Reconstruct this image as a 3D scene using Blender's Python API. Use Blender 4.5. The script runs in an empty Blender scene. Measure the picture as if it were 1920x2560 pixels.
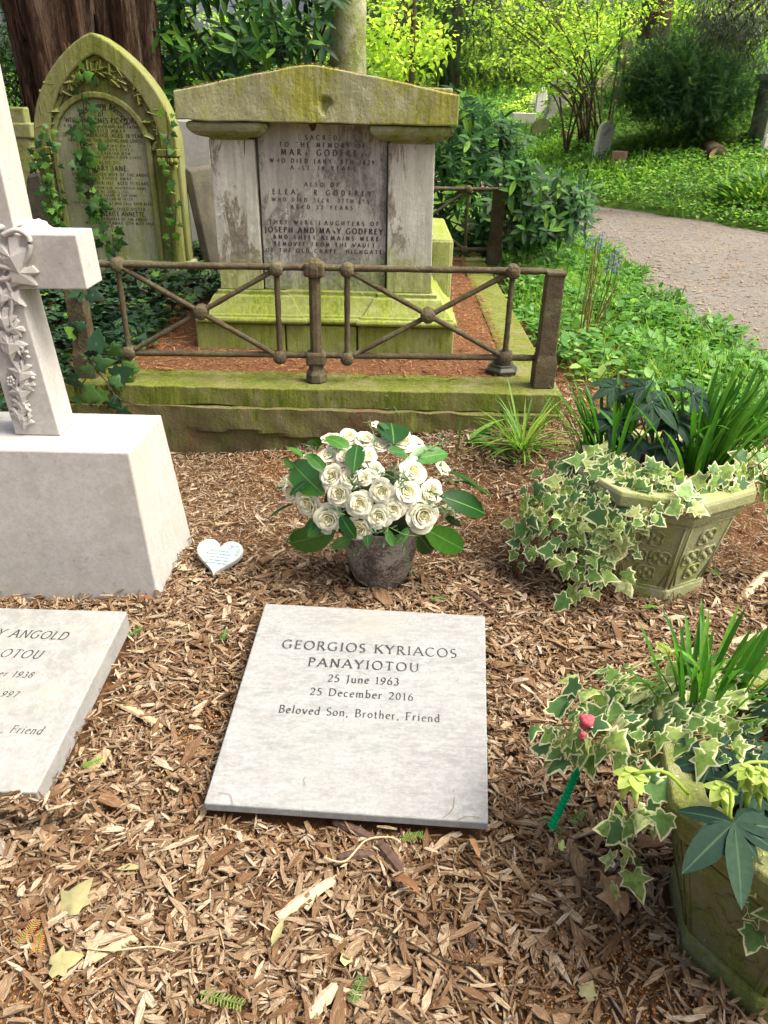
import bpy, bmesh, math, random
import numpy as np
from mathutils import Matrix, Vector, Euler
random.seed(7); RNG = np.random.default_rng(11)
PI = math.pi
S = bpy.context.scene
COL = S.collection

# ---------------------------------------------------------------- camera, sky, sun, exposure
CAM_H = 1.45; FPX = 1923.0; IW, IH = 1920, 2560
PITCH = math.atan(FPX / 3600.0); ROLL = math.radians(1.3)
_f = np.array([0, math.cos(PITCH), -math.sin(PITCH)]); _r = np.array([1.0, 0, 0]); _u = np.cross(_r, _f)
_c, _s = math.cos(ROLL), math.sin(ROLL)
CR = _r * _c + _u * _s; CU = -_r * _s + _u * _c; CF = _f
CC = np.array([0, 0, CAM_H])
cam_data = bpy.data.cameras.new('camera'); cam = bpy.data.objects.new('camera', cam_data); COL.objects.link(cam)
cam_data.sensor_fit = 'HORIZONTAL'; cam_data.sensor_width = 36.0; cam_data.lens = FPX / IW * 36.0
cam_data.clip_start = 0.05; cam_data.clip_end = 2000
cam.matrix_world = Matrix(((CR[0], CU[0], -CF[0], 0), (CR[1], CU[1], -CF[1], 0), (CR[2], CU[2], -CF[2], CAM_H), (0, 0, 0, 1)))
S.camera = cam

SUN_EL, SUN_AZ = math.radians(58), math.radians(98)      # azimuth measured from +Y towards +X
world = bpy.data.worlds.new('World'); S.world = world; world.use_nodes = True
wn = world.node_tree; wn.nodes.clear()
sky = wn.nodes.new('ShaderNodeTexSky'); sky.sky_type = 'NISHITA'; sky.sun_disc = False
sky.sun_elevation = SUN_EL; sky.sun_rotation = SUN_AZ
sky.air_density = 0.4; sky.dust_density = 9.0; sky.ozone_density = 0.2
bgn = wn.nodes.new('ShaderNodeBackground'); bgn.inputs['Strength'].default_value = 0.15
out = wn.nodes.new('ShaderNodeOutputWorld')
wn.links.new(sky.outputs[0], bgn.inputs[0]); wn.links.new(bgn.outputs[0], out.inputs[0])
sd = bpy.data.lights.new('sun', 'SUN'); sd.energy = 1.5; sd.angle = math.radians(30); sd.color = (1.0, 0.945, 0.84)
sun = bpy.data.objects.new('sun', sd); COL.objects.link(sun)
_sd = Vector((math.sin(SUN_AZ) * math.cos(SUN_EL), math.cos(SUN_AZ) * math.cos(SUN_EL), math.sin(SUN_EL)))
sun.rotation_euler = _sd.to_track_quat('Z', 'Y').to_euler()
S.view_settings.view_transform = 'Standard'; S.view_settings.look = 'None'
S.view_settings.gamma = 1.0; S.view_settings.use_curve_mapping = False
S.view_settings.exposure = 1.32
S.render.engine = 'CYCLES'; S.cycles.max_bounces = 6; S.cycles.transparent_max_bounces = 8

# ---------------------------------------------------------------- geometry helpers
DSP = 1920.0 / 1659.0
def ray(x, y): return CR * (x - IW / 2) / FPX - CU * (y - IH / 2) / FPX + CF
def atz(x, y, z=0.0):
    d = ray(x, y); return CC + d * ((z - CAM_H) / d[2])
def aty(x, y, Y):
    d = ray(x, y); return CC + d * (Y / d[1])
def dz(x, y, z=0.0): return atz(x * DSP, y * DSP, z)
def dy(x, y, Y): return aty(x * DSP, y * DSP, Y)
def sstep(a, b, x):
    t = np.clip((x - a) / (b - a), 0, 1); return t * t * (3 - 2 * t)
def ground_z(x, y):
    x = np.asarray(x, float); y = np.asarray(y, float)
    z = -0.035 * sstep(1.9, 1.1, y)
    z = z + 0.215 * np.clip((x + .9) / 1.65, 0, 1) ** 1.3 * sstep(2.5, 3.2, y)
    z = z + 0.40 * sstep(3.3, 5.0, y) * sstep(-0.9, -1.3, x)
    z = np.where(y > 6.2, z * (1 - sstep(6.2, 7.2, y)) + 0.3 * sstep(6.2, 7.2, y), z)
    right = sstep(0.9, 1.5, x - 0.12 * np.maximum(y - 6, 0))
    z = z * (1 - right * sstep(3.5, 4.5, y)) + 0.18 * right * sstep(3.5, 4.5, y)
    d = 0.861 * (x - 2.965) + 0.507 * (y - 11.862)
    q = np.clip((x / np.maximum(y, .1) - .17) / .06, 0, 1)
    slope = .12 + .13 * q
    dd = np.clip(d, 0, 10); rest = np.clip(d - 10, 0, 200)
    z = z + np.where(d > 0, slope * dd + 0.16 * rest, 0)
    z = z + 0.012 * np.sin(x * 5.1 + 1.3) * np.cos(y * 4.3) * sstep(.2, .6, np.abs(x) + np.abs(y - 1.6)) * (z > -.02)
    return z
def gz(x, y): return float(ground_z(x, y))
def hitground(px, py):
    d = ray(px * DSP, py * DSP); t = 1.0
    while t < 120:
        p = CC + d * t
        if p[2] < gz(p[0], p[1]): return p
        t *= 1.004
    return CC + d * 60

class MB:
    """collects shapes into one mesh: per-vertex attribute 'va' = (random, edge, 0, 1)"""
    def __init__(s): s.v = []; s.f = []; s.a = []; s.m = []; s.n = 0
    def add(s, v, f, rnd=0.0, aux=0.0, mi=0):
        v = np.asarray(v, float).reshape(-1, 3); k = len(v)
        s.v.append(v); s.f.extend([tuple(i + s.n for i in q) for q in f])
        a = np.zeros((k, 4)); a[:, 0] = rnd; a[:, 1] = aux; a[:, 3] = 1
        s.a.append(a); s.m.extend([mi] * len(f)); s.n += k; return s
    def box(s, x0, x1, y0, y1, z0, z1, **k):
        v = [(x0,y0,z0),(x1,y0,z0),(x1,y1,z0),(x0,y1,z0),(x0,y0,z1),(x1,y0,z1),(x1,y1,z1),(x0,y1,z1)]
        return s.add(v, BOXF, **k)
    def hexa(s, lo, hi, **k):                          # lo, hi: four corners each, counter-clockwise seen from above
        return s.add(list(lo) + list(hi), BOXF, **k)
    def prism(s, outline, y0, y1, **k):                # outline in x,z (counter-clockwise seen from the front, -y)
        n = len(outline)
        v = [(x, y0, z) for x, z in outline] + [(x, y1, z) for x, z in outline]
        f = [tuple(range(n)), tuple(range(2 * n - 1, n - 1, -1))] + [(i, n + i, n + (i + 1) % n, (i + 1) % n) for i in range(n)]
        return s.add(v, f, **k)
    def tube(s, pts, radii, sides=6, cap=True, squash=1.0, **k):
        pts = np.asarray(pts, float); n = len(pts)
        if np.isscalar(radii): radii = [radii] * n
        t = np.gradient(pts, axis=0); v = []
        ref = np.array([0, 0, 1.0])
        if abs(t[0][2]) > .9 * np.linalg.norm(t[0]): ref = np.array([0, 1.0, 0])
        for i in range(n):
            d = t[i] / (np.linalg.norm(t[i]) + 1e-9); a = np.cross(d, ref); a /= np.linalg.norm(a) + 1e-9; b = np.cross(a, d)
            for j in range(sides):
                w = 2 * PI * j / sides; v.append(pts[i] + radii[i] * (a * math.cos(w) + b * math.sin(w) * squash))
        f = [(i*sides+j, i*sides+(j+1)%sides, (i+1)*sides+(j+1)%sides, (i+1)*sides+j) for i in range(n-1) for j in range(sides)]
        if cap: f += [tuple(range(sides - 1, -1, -1)), tuple((n - 1) * sides + j for j in range(sides))]
        return s.add(v, f, **k)
    def lathe(s, c, prof, sides=24, a0=0.0, **k):
        v = []; n = len(prof)
        for r, z in prof:
            for j in range(sides):
                w = a0 + 2 * PI * j / sides; v.append((c[0] + r * math.cos(w), c[1] + r * math.sin(w), c[2] + z))
        f = [(i*sides+j, i*sides+(j+1)%sides, (i+1)*sides+(j+1)%sides, (i+1)*sides+j) for i in range(n-1) for j in range(sides)]
        f += [tuple(range(sides - 1, -1, -1)), tuple((n - 1) * sides + j for j in range(sides))]
        return s.add(v, f, **k)
    def ball(s, c, r, seg=8, rings=5, **k):
        r = np.ones(3) * r; v = []; 
        for i in range(1, rings):
            ph = PI * i / rings
            for j in range(seg):
                w = 2 * PI * j / seg; v.append((c[0]+r[0]*math.sin(ph)*math.cos(w), c[1]+r[1]*math.sin(ph)*math.sin(w), c[2]+r[2]*math.cos(ph)))
        a = len(v); v += [(c[0], c[1], c[2] + r[2]), (c[0], c[1], c[2] - r[2])]
        f = [(i*seg+j, (i+1)*seg+j, (i+1)*seg+(j+1)%seg, i*seg+(j+1)%seg) for i in range(rings-2) for j in range(seg)]
        f += [(a, j, (j + 1) % seg) for j in range(seg)] + [(a + 1, (rings-2)*seg+(j+1)%seg, (rings-2)*seg+j) for j in range(seg)]
        return s.add(v, f, **k)
    def scatter(s, proto, M, rnd):                     # proto = (verts, faces, aux) ; M: (n,4,4)
        v, f, aux = proto; v = np.asarray(v, float); n = len(M); k = len(v)
        V = np.einsum('nij,kj->nki', M[:, :3, :3], v) + M[:, None, :3, 3]
        s.v.append(V.reshape(-1, 3)); a = np.zeros((n * k, 4)); a[:, 0] = np.repeat(rnd, k); ax = np.asarray(aux, float); ax = ax[:, None] if ax.ndim == 1 else ax
        a[:, 1:1 + ax.shape[1]] = np.tile(ax, (n, 1)); a[:, 3] = 1
        s.a.append(a)
        offs = (np.arange(n) * k + s.n)
        for q in f:
            s.f.append(('block', np.asarray(q)[None, :] + offs[:, None]))
        s.m.append(('block', n * len(f))); s.n += n * k; return s
    def mesh(s, name, smooth=False):
        V = np.concatenate(s.v) if s.v else np.zeros((0, 3)); A = np.concatenate(s.a)
        li, ls = [], []; 
        for q in s.f:
            if len(q) == 2 and isinstance(q[0], str):
                b = q[1]; li.append(b.reshape(-1)); ls.append(np.full(len(b), b.shape[1]))
            else: li.append(np.array(q)); ls.append(np.array([len(q)]))
        li = np.concatenate(li); ls = np.concatenate(ls); st = np.concatenate([[0], np.cumsum(ls)[:-1]])
        me = bpy.data.meshes.new(name); me.vertices.add(len(V)); me.loops.add(len(li)); me.polygons.add(len(ls))
        me.vertices.foreach_set('co', V.reshape(-1).astype('f')); me.loops.foreach_set('vertex_index', li.astype('i'))
        me.polygons.foreach_set('loop_start', st.astype('i')); me.polygons.foreach_set('loop_total', ls.astype('i'))
        mi = []
        for q in s.m:
            if isinstance(q, tuple): mi.extend([0] * q[1])
            else: mi.append(q)
        me.polygons.foreach_set('material_index', np.array(mi, 'i'))
        me.polygons.foreach_set('use_smooth', np.full(len(ls), bool(smooth)))
        at = me.attributes.new('va', 'FLOAT_COLOR', 'POINT'); at.data.foreach_set('color', A.reshape(-1).astype('f'))
        me.update(calc_edges=True); me.validate(); return me
    def build(s, name, mats, parent=None, smooth=False, bevel=0, kind=None):
        me = s.mesh(name, smooth)
        for m in (mats if isinstance(mats, (list, tuple)) else [mats]): me.materials.append(m)
        return link(name, me, parent, bevel, kind)
BOXF = [(3,2,1,0),(4,5,6,7),(0,1,5,4),(1,2,6,5),(2,3,7,6),(3,0,4,7)]
def link(name, me, parent=None, bevel=0, kind=None):
    o = bpy.data.objects.new(name, me); COL.objects.link(o)
    if parent is not None:
        o.parent = parent; o.matrix_parent_inverse = WMAT.get(parent.name, Matrix()).inverted()
    if bevel:
        b = o.modifiers.new('bevel', 'BEVEL'); b.width = bevel; b.segments = 2; b.limit_method = 'ANGLE'; b.angle_limit = .6
        b.harden_normals = False
    if kind: o['kind'] = kind
    return o
WMAT = {}                                           # world matrix of every parent
def thing(name, label, cat, loc, group=None):
    o = bpy.data.objects.new(name, None); COL.objects.link(o); o.empty_display_size = .1
    o.location = loc; WMAT[o.name] = Matrix.Translation(Vector([float(c) for c in loc])); o['label'] = label; o['category'] = cat
    if group: o['group'] = group
    return o
def tag(o, label, cat, group=None):
    o['label'] = label; o['category'] = cat
    if group: o['group'] = group
    return o
def piece(name, me, M, parent):
    """one leaf, petal ... that shares its mesh: M is its world matrix"""
    o = bpy.data.objects.new(name, me); COL.objects.link(o); o.parent = parent
    W = WMAT.get(parent.name, Matrix()); Mm = Matrix(M.tolist())
    o.matrix_parent_inverse = W.inverted(); o.matrix_basis = Mm; WMAT[o.name] = Mm
    return o
def frame(pos, d, up, s=1.0):
    """matrix whose +Y runs along d, +Z near up"""
    d = np.asarray(d, float); d = d / (np.linalg.norm(d) + 1e-9); up = np.asarray(up, float)
    x = np.cross(d, up); n = np.linalg.norm(x)
    if n < 1e-4: x = np.cross(d, [1, 0.2, 0]); n = np.linalg.norm(x)
    x /= n; z = np.cross(x, d); s = np.ones(3) * s
    M = np.eye(4); M[:3, 0] = x * s[0]; M[:3, 1] = d * s[1]; M[:3, 2] = z * s[2]; M[:3, 3] = pos
    return M
def frames(P, Dv, U, sc):
    Dv = Dv / (np.linalg.norm(Dv, axis=1, keepdims=True) + 1e-9); X = np.cross(Dv, U); X /= np.linalg.norm(X, axis=1, keepdims=True) + 1e-6
    Z = np.cross(X, Dv); n = len(P); M = np.zeros((n, 4, 4)); M[:, 3, 3] = 1
    sc = np.asarray(sc, float)
    if sc.ndim == 1: sc = np.repeat(sc[:, None], 3, 1)
    M[:, :3, 0] = X * sc[:, :1]; M[:, :3, 1] = Dv * sc[:, 1:2]; M[:, :3, 2] = Z * sc[:, 2:3]; M[:, :3, 3] = P
    return M
def rdir(n, up=0.0, rng=RNG):
    d = rng.normal(size=(n, 3)); d /= np.linalg.norm(d, axis=1, keepdims=True); d[:, 2] += up
    return d / np.linalg.norm(d, axis=1, keepdims=True)
def vnoise(x, y, f=1.0, seed=0):
    """cheap smooth noise in about -1..1"""
    x = np.asarray(x) * f; y = np.asarray(y) * f; k = seed * 1.7
    return (np.sin(x*1.9+k+1.3*np.sin(y*1.1+k)) + np.sin(y*2.3-k+1.7*np.sin(x*1.3-k)) + np.sin((x+y)*1.5+2*k) + .5*np.sin(x*5.3-y*3.9+k)) / 3.2

# ---------------------------------------------------------------- materials
def lin(h):
    h = h.lstrip('#'); c = [int(h[i:i+2], 16) / 255 for i in (0, 2, 4)]
    return tuple(((v / 12.92) if v <= .04045 else ((v + .055) / 1.055) ** 2.4) for v in c) + (1,)
class NT:
    def __init__(s, name):
        s.m = bpy.data.materials.new(name); s.m.use_nodes = True; s.t = s.m.node_tree; s.t.nodes.clear()
        s.o = s.t.nodes.new('ShaderNodeOutputMaterial')
    def n(s, ty, **k):
        a = s.t.nodes.new('ShaderNode' + ty)
        for p, v in k.items(): setattr(a, p, v)
        return a
    def l(s, a, b): s.t.links.new(a, b)
    def set(s, sock, v):
        if isinstance(v, bpy.types.NodeSocket): s.l(v, sock)
        elif v is not None: sock.default_value = v
    def geo(s, scale=(1, 1, 1)):
        g = s.n('NewGeometry'); m = s.n('Mapping'); m.inputs['Scale'].default_value = scale
        s.l(g.outputs['Position'], m.inputs['Vector']); return m.outputs[0]
    def noise(s, vec, scale, detail=4, rough=.55, dist=0.0):
        a = s.n('TexNoise'); s.l(vec, a.inputs['Vector']); a.inputs['Scale'].default_value = scale
        a.inputs['Detail'].default_value = detail; a.inputs['Roughness'].default_value = rough; a.inputs['Distortion'].default_value = dist
        return a.outputs['Fac']
    def vor(s, vec, scale, feat='F1'):
        a = s.n('TexVoronoi'); a.feature = feat; s.l(vec, a.inputs['Vector']); a.inputs['Scale'].default_value = scale
        return a.outputs['Distance']
    def rng(s, v, a, b, c=0.0, d=1.0):
        m = s.n('MapRange'); s.l(v, m.inputs[0])
        for i, q in enumerate((a, b, c, d)): m.inputs[i + 1].default_value = q
        return m.outputs[0]
    def math(s, op, a, b=None):
        m = s.n('Math', operation=op); s.set(m.inputs[0], a); s.set(m.inputs[1], b); return m.outputs[0]
    def mix(s, f, a, b, mode='MIX'):
        m = s.n('Mix', data_type='RGBA', blend_type=mode); s.set(m.inputs[0], f); s.set(m.inputs[6], a); s.set(m.inputs[7], b)
        return m.outputs[2]
    def ramp(s, v, stops, interp='LINEAR'):
        r = s.n('ValToRGB'); s.l(v, r.inputs[0]); e = r.color_ramp; e.interpolation = interp
        while len(e.elements) < len(stops): e.elements.new(.5)
        for q, (p, c) in zip(e.elements, stops): q.position = p; q.color = c
        return r.outputs[0]
    def attr(s):
        a = s.n('Attribute'); a.attribute_name = 'va'; x = s.n('SeparateColor'); s.l(a.outputs['Color'], x.inputs[0]); s.sep = x
        return x.outputs[0], x.outputs[1]
    def rnd(s):
        r, aux = s.attr(); i = s.n('ObjectInfo')
        return s.math('FRACT', s.math('ADD', r, i.outputs['Random'])), aux
    def bump(s, h, strength=.4, dist=.01, prev=None):
        b = s.n('Bump'); b.inputs['Strength'].default_value = strength; b.inputs['Distance'].default_value = dist
        s.l(h, b.inputs['Height'])
        if prev is not None: s.l(prev, b.inputs['Normal'])
        return b.outputs[0]
    def bsdf(s, col, rough=.8, normal=None, spec=.4, **k):
        p = s.n('BsdfPrincipled'); s.set(p.inputs['Base Color'], col); s.set(p.inputs['Roughness'], rough)
        p.inputs['Specular IOR Level'].default_value = spec * .5
        if normal is not None: s.l(normal, p.inputs['Normal'])
        for q, v in k.items(): s.set(p.inputs[q.replace('_', ' ')], v)
        return p
    def done(s, sh): s.l(sh, s.o.inputs[0]); return s.m

def chipmat(name, stops):
    """split wood: fibres run along each piece"""
    t = NT(name); r, aux = t.rnd(); c = t.n('CombineXYZ'); t.l(t.math('MULTIPLY', aux, 5.0), c.inputs[0]); t.l(t.math('MULTIPLY', t.sep.outputs[2], 1.3), c.inputs[1]); t.l(t.math('MULTIPLY', r, 90.0), c.inputs[2])
    n = t.noise(c.outputs[0], 2.2, 5, .7, .6); m = t.noise(t.geo(), 34, 4, .7); col = t.ramp(r, stops)
    col = t.mix(t.rng(n, .36, .62, .75, 0), col, (.085, .045, .022, 1)); col = t.mix(t.rng(m, .52, .68, 0, .6), col, (.14, .095, .06, 1)); col = t.mix(t.rng(n, .58, .70, 0, .5), col, (.62, .50, .32, 1))
    return t.done(t.bsdf(col, .85, t.bump(n, .7, .003), .2).outputs[0])
def simple(name, c, rough=.6, spec=.4, noise=0.15, scale=30):
    t = NT(name); f = t.noise(t.geo(), scale, 3)
    col = t.mix(f, tuple(v * (1 - noise) for v in c[:3]) + (1,), tuple(min(1, v * (1 + noise)) for v in c[:3]) + (1,))
    return t.done(t.bsdf(col, rough, t.bump(f, .2, .002), spec).outputs[0])
def stone(name, base, base2, moss=None, moss_amt=.5, moss2=None, lichen=None, lich_amt=.1, dark=None, dark_amt=.0, sc=1.0, bump=.5, streak=False, spots=.0, rough=.88, low=None, fine=(1.0, 1.0)):
    """weathered stone: base tone, moss or algae cover, dark crust patches, pale lichen spots"""
    t = NT(name); g = t.geo(); gs = t.geo((1, 1, .35)) if streak else g
    n1 = t.noise(g, 3 * sc, 6, .6); n2 = t.noise(g, 40 * sc, 5, .7); n3 = t.noise(gs, 9 * sc, 7, .72)
    col = t.mix(t.rng(n1, .35, .65), base, base2)
    col = t.mix(t.rng(n2, .35, .7, 0, .35), col, tuple(v * .55 for v in base[:3]) + (1,))
    if streak:
        sk = t.noise(t.geo((34, 34, 2.6)), 1.0, 5, .7); col = t.mix(t.rng(sk, .42, .60, .38, 0), col, tuple(v * .5 for v in base[:3]) + (1,))
    if dark is not None and dark_amt > 0:
        a = t.noise(gs, 9 * sc, 10, .8, .4); b = t.noise(g, 1.8 * sc, 2, .5); th = .85 + .5 * (.5 - dark_amt)
        msk = t.rng(t.math('ADD', a, t.math('MULTIPLY', b, .7)), th - .012, th + .035)
        col = t.mix(msk, col, t.mix(t.rng(n2, .4, .6), dark, tuple(min(1, v * 1.7) for v in dark[:3]) + (1,)))
    if moss is not None:
        mk = t.math('ADD', t.noise(gs, 2.2 * sc, 10, .72, .4), t.math('MULTIPLY', t.noise(g, 14 * sc, 8, .75), .45))
        if low is not None:
            sp = t.n('SeparateXYZ'); t.l(g, sp.inputs[0]); mk = t.math('ADD', mk, t.rng(sp.outputs[2], low[0], low[1], .35, 0))
        th = .725 + .5 * (.5 - moss_amt); mk = t.rng(mk, th - .06, th + .07)
        mc = t.mix(t.rng(n3, .40, .58), moss, moss2 or tuple(v * .5 for v in moss[:3]) + (1,))
        mc = t.mix(t.rng(n2, .38, .60, 0, .45), mc, tuple(min(1, v * 1.9 + .03) for v in moss[:3]) + (1,))
        if streak: mc = t.mix(t.rng(t.noise(t.geo((60, 60, 3.5)), 1.0, 4, .7), .42, .58, .45, 0), mc, tuple(v * .45 for v in moss[:3]) + (1,))
        col = t.mix(mk, col, mc)
    if lichen is not None:
        th = .75 + .5 * (.5 - lich_amt); lm = t.rng(t.math('ADD', t.noise(g, 26 * sc, 9, .82), t.math('MULTIPLY', t.noise(g, 3.5 * sc, 3), .5)), th - .01, th + .02)
        col = t.mix(lm, col, lichen)
    if spots:
        v = t.vor(g, 26 * sc); col = t.mix(t.math('MULTIPLY', t.rng(v, .16, .12), t.rng(t.noise(g, 5 * sc, 2), .5, .56)), col, lichen or (.5, .55, .4, 1))
    h = t.math('ADD', t.math('MULTIPLY', n2, .5), n3)
    return t.done(t.bsdf(col, rough, t.bump(h, bump, .01), .25).outputs[0])
def leafmat(name, stops, margin=None, vw=.12, m0=.55, m1=.75, rough=.45, trans=.35, vein=None, spec=.4, tcol=1.6):
    """leaf: tone by random attribute, pale margin / midrib by the edge attribute, light shining through"""
    t = NT(name); r, aux = t.rnd(); col = t.ramp(r, stops)
    nz = t.noise(t.geo(), 90, 3); col = t.mix(t.rng(nz, .4, .65, 0, .25), col, tuple(v * .6 for v in stops[0][1][:3]) + (1,))
    if margin is not None: 
        mf = t.rng(t.math('ADD', aux, t.math('MULTIPLY', t.math('SUBTRACT', t.noise(t.geo(), 30, 4, .7), .5), 1.1)), m0, m1)
        col = t.mix(t.rng(t.noise(t.geo(), 45, 3), .52, .56, 0, .45), col, tuple(v * .45 for v in stops[2][1][:3]) + (1,)) if len(stops) > 2 else col
        col = t.mix(mf, col, margin)
    if vein is not None: col = t.mix(t.rng(aux, vw, .0), col, vein)
    p = t.bsdf(col, rough, t.bump(nz, .15, .003), spec)
    tr = t.n('BsdfTranslucent'); t.l(t.mix(1.0, col, (tcol, tcol * 1.05, tcol * .55, 1), 'MULTIPLY'), tr.inputs[0])
    mx = t.n('MixShader'); mx.inputs[0].default_value = trans; t.l(p.outputs[0], mx.inputs[1]); t.l(tr.outputs[0], mx.inputs[2])
    return t.done(mx.outputs[0])
def piecemat(name, stops, rough=.85, grain=60, bump=.4, spec=.25, streak=(1, 1, 1)):
    t = NT(name); r, aux = t.rnd(); col = t.ramp(r, stops); n = t.noise(t.geo(streak), grain, 4, .65)
    col = t.mix(t.rng(n, .38, .62, 0, .55), col, t.mix(.55, col, (.05, .035, .02, 1)))
    return t.done(t.bsdf(col, rough, t.bump(n, bump, .004), spec).outputs[0])
def C(*a): return tuple(a) + (1,)

M = {}
M['chips'] = chipmat('wood chip', [(0, C(.05,.028,.013)), (.12, C(.115,.062,.027)), (.32, C(.19,.118,.064)), (.58, C(.295,.216,.132)), (.82, C(.43,.345,.225)), (.95, C(.57,.49,.355)), (1, C(.27,.24,.20))])
M['litter'] = piecemat('needle litter', [(0, C(.07,.03,.014)), (.3, C(.20,.085,.032)), (.6, C(.32,.15,.055)), (.85, C(.40,.24,.12)), (1, C(.55,.42,.27))], grain=200)
M['crumb'] = piecemat('yew crumbs', [(0, C(.18,.07,.02)), (.5, C(.40,.18,.05)), (1, C(.52,.30,.11))], grain=200)
def limestone(name, a, b, c, fleck, warm, sc=1.0, streak=(1, 3, 1), wamt=.45):
    t = NT(name); g = t.geo(); gs = t.geo(streak)
    n1 = t.noise(gs, 7 * sc, 6, .65, .5); n2 = t.noise(g, 110 * sc, 5, .8); n3 = t.noise(g, 2.6, 4, .6); n4 = t.noise(g, 60 * sc, 6, .78); n5 = t.noise(gs, 30 * sc, 6, .75, .6)
    col = t.mix(t.rng(n1, .38, .62), a, b); col = t.mix(t.rng(n5, .44, .60, 0, .8), col, c); col = t.mix(t.rng(n2, .40, .66, 0, .45), col, tuple(v * .72 for v in a[:3]) + (1,))
    col = t.mix(t.rng(n4, .61, .67, 0, .8), col, fleck)
    col = t.mix(t.rng(n3, .52, .70, 0, wamt), col, warm)
    return t.done(t.bsdf(col, .6, t.bump(n4, .10, .002), .3).outputs[0])
M['slabgrey'] = limestone('pale grey slab limestone', C(.20,.212,.205), C(.258,.27,.262), C(.31,.32,.312), C(.13,.135,.132), C(.27,.26,.215))
M['slabwhite'] = limestone('white slab limestone', C(.215,.225,.208), C(.265,.273,.256), C(.32,.322,.308), C(.15,.15,.145), C(.38,.37,.24), 1.0, (1, 1, 1))
M['cross'] = limestone('cream cross limestone', C(.355,.35,.315), C(.415,.41,.375), C(.46,.455,.425), C(.21,.20,.175), C(.36,.36,.27), .7)
M['monument'] = stone('lichened white monument stone', C(.46,.47,.38), C(.58,.59,.50), moss=C(.27,.31,.10), moss_amt=.22, moss2=C(.32,.34,.19), lichen=C(.58,.58,.53), lich_amt=.22, dark=C(.15,.14,.105), dark_amt=.36, sc=1.1, streak=True, low=(.60, .88))
M['pediment'] = stone('algae covered pediment stone', C(.32,.33,.165), C(.42,.43,.27), moss=C(.21,.23,.035), moss_amt=.50, moss2=C(.29,.29,.06), lichen=C(.40,.40,.27), lich_amt=.12, dark=C(.09,.07,.03), dark_amt=.12, sc=1.5, streak=True, bump=.9)
M['capital'] = stone('green capital stone', C(.24,.26,.14), C(.34,.35,.22), moss=C(.15,.18,.045), moss_amt=.5, sc=2, bump=.9, dark=C(.07,.07,.04), dark_amt=.15, lichen=C(.42,.43,.33), lich_amt=.10)
M['base'] = stone('bright moss plinth stone', C(.25,.29,.08), C(.33,.37,.15), moss=C(.15,.20,.022), moss_amt=.50, moss2=C(.24,.29,.05), lichen=C(.42,.46,.24), lich_amt=.13, sc=1.8, bump=.8, streak=True, dark=C(.10,.12,.03), dark_amt=.10)
M['inscribed'] = stone('crusted inscription panel', C(.41,.415,.35), C(.52,.53,.46), moss=C(.27,.31,.14), moss_amt=.12, dark=C(.16,.158,.135), dark_amt=.48, lichen=C(.56,.56,.53), lich_amt=.22, sc=1.25, streak=True, low=(.60, .80), bump=.6)
M['pickford'] = stone('green algae headstone', C(.21,.225,.09), C(.28,.29,.14), moss=C(.135,.16,.028), moss_amt=.55, moss2=C(.20,.215,.06), lichen=C(.40,.42,.32), lich_amt=.09, sc=1.5, bump=.7, streak=True, dark=C(.05,.06,.02), dark_amt=.12)
M['pickpanel'] = stone('green algae headstone panel', C(.30,.32,.19), C(.37,.385,.27), moss=C(.17,.21,.04), moss_amt=.48, moss2=C(.24,.27,.08), lichen=C(.48,.52,.46), lich_amt=.20, sc=1.5, bump=.3, streak=True, spots=.1)
M['kerbtop'] = stone('mossy kerb stone', C(.17,.17,.055), C(.23,.23,.10), moss=C(.085,.115,.010), moss_amt=.58, moss2=C(.155,.17,.028), lichen=C(.33,.36,.19), lich_amt=.13, sc=2.2, bump=1.0, streak=True, dark=C(.085,.07,.03), dark_amt=.16)
M['kerblow'] = stone('worn lower kerb stone', C(.17,.155,.075), C(.125,.10,.045), moss=C(.085,.105,.014), moss_amt=.48, moss2=C(.14,.14,.045), lichen=C(.32,.31,.19), lich_amt=.16, sc=2.0, bump=1.0, streak=True, dark=C(.10,.065,.035), dark_amt=.28)
M['iron'] = stone('weathered rusty iron', C(.085,.068,.042), C(.125,.098,.06), moss=C(.12,.115,.055), moss_amt=.42, dark=C(.09,.04,.02), dark_amt=.22, sc=6, bump=.9, rough=.8)
M['planter'] = stone('lichened cast stone planter', C(.29,.31,.15), C(.36,.37,.22), moss=C(.18,.22,.06), moss_amt=.42, moss2=C(.26,.29,.10), lichen=C(.46,.48,.35), lich_amt=.10, sc=3, bump=.7, dark=C(.10,.11,.05), dark_amt=.12)
M['planterdark'] = stone('damp mossy cast stone planter', C(.21,.225,.10), C(.29,.30,.17), moss=C(.12,.15,.03), moss_amt=.52, moss2=C(.20,.22,.06), lichen=C(.42,.44,.34), lich_amt=.16, sc=3, bump=1.0, dark=C(.06,.065,.025), dark_amt=.2)
M['pot'] = stone('pitted grey brown pot', C(.11,.095,.075), C(.18,.155,.125), lichen=C(.32,.29,.245), lich_amt=.46, sc=3.5, bump=1.0)
M['bark'] = None
def barkmat(name, a, b, c, sc=1.0, strx=.12):
    t = NT(name); g = t.geo((1, 1, strx)); n = t.noise(g, 26 * sc, 9, .78, .8); m = t.noise(t.geo((1, 1, .3)), 5, 6, .7); k = t.noise(g, 85 * sc, 5, .75)
    col = t.mix(t.rng(n, .40, .58), a, b); col = t.mix(t.rng(m, .48, .62, 0, .85), col, c); col = t.mix(t.rng(k, .40, .55, .7, 0), col, tuple(v * .5 for v in a[:3]) + (1,))
    return t.done(t.bsdf(col, .9, t.bump(t.math('ADD', n, t.math('MULTIPLY', k, .4)), 1.0, .03), .2).outputs[0])
M['bark'] = barkmat('yew bark', C(.030,.018,.011), C(.145,.088,.052), C(.19,.145,.10))
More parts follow.
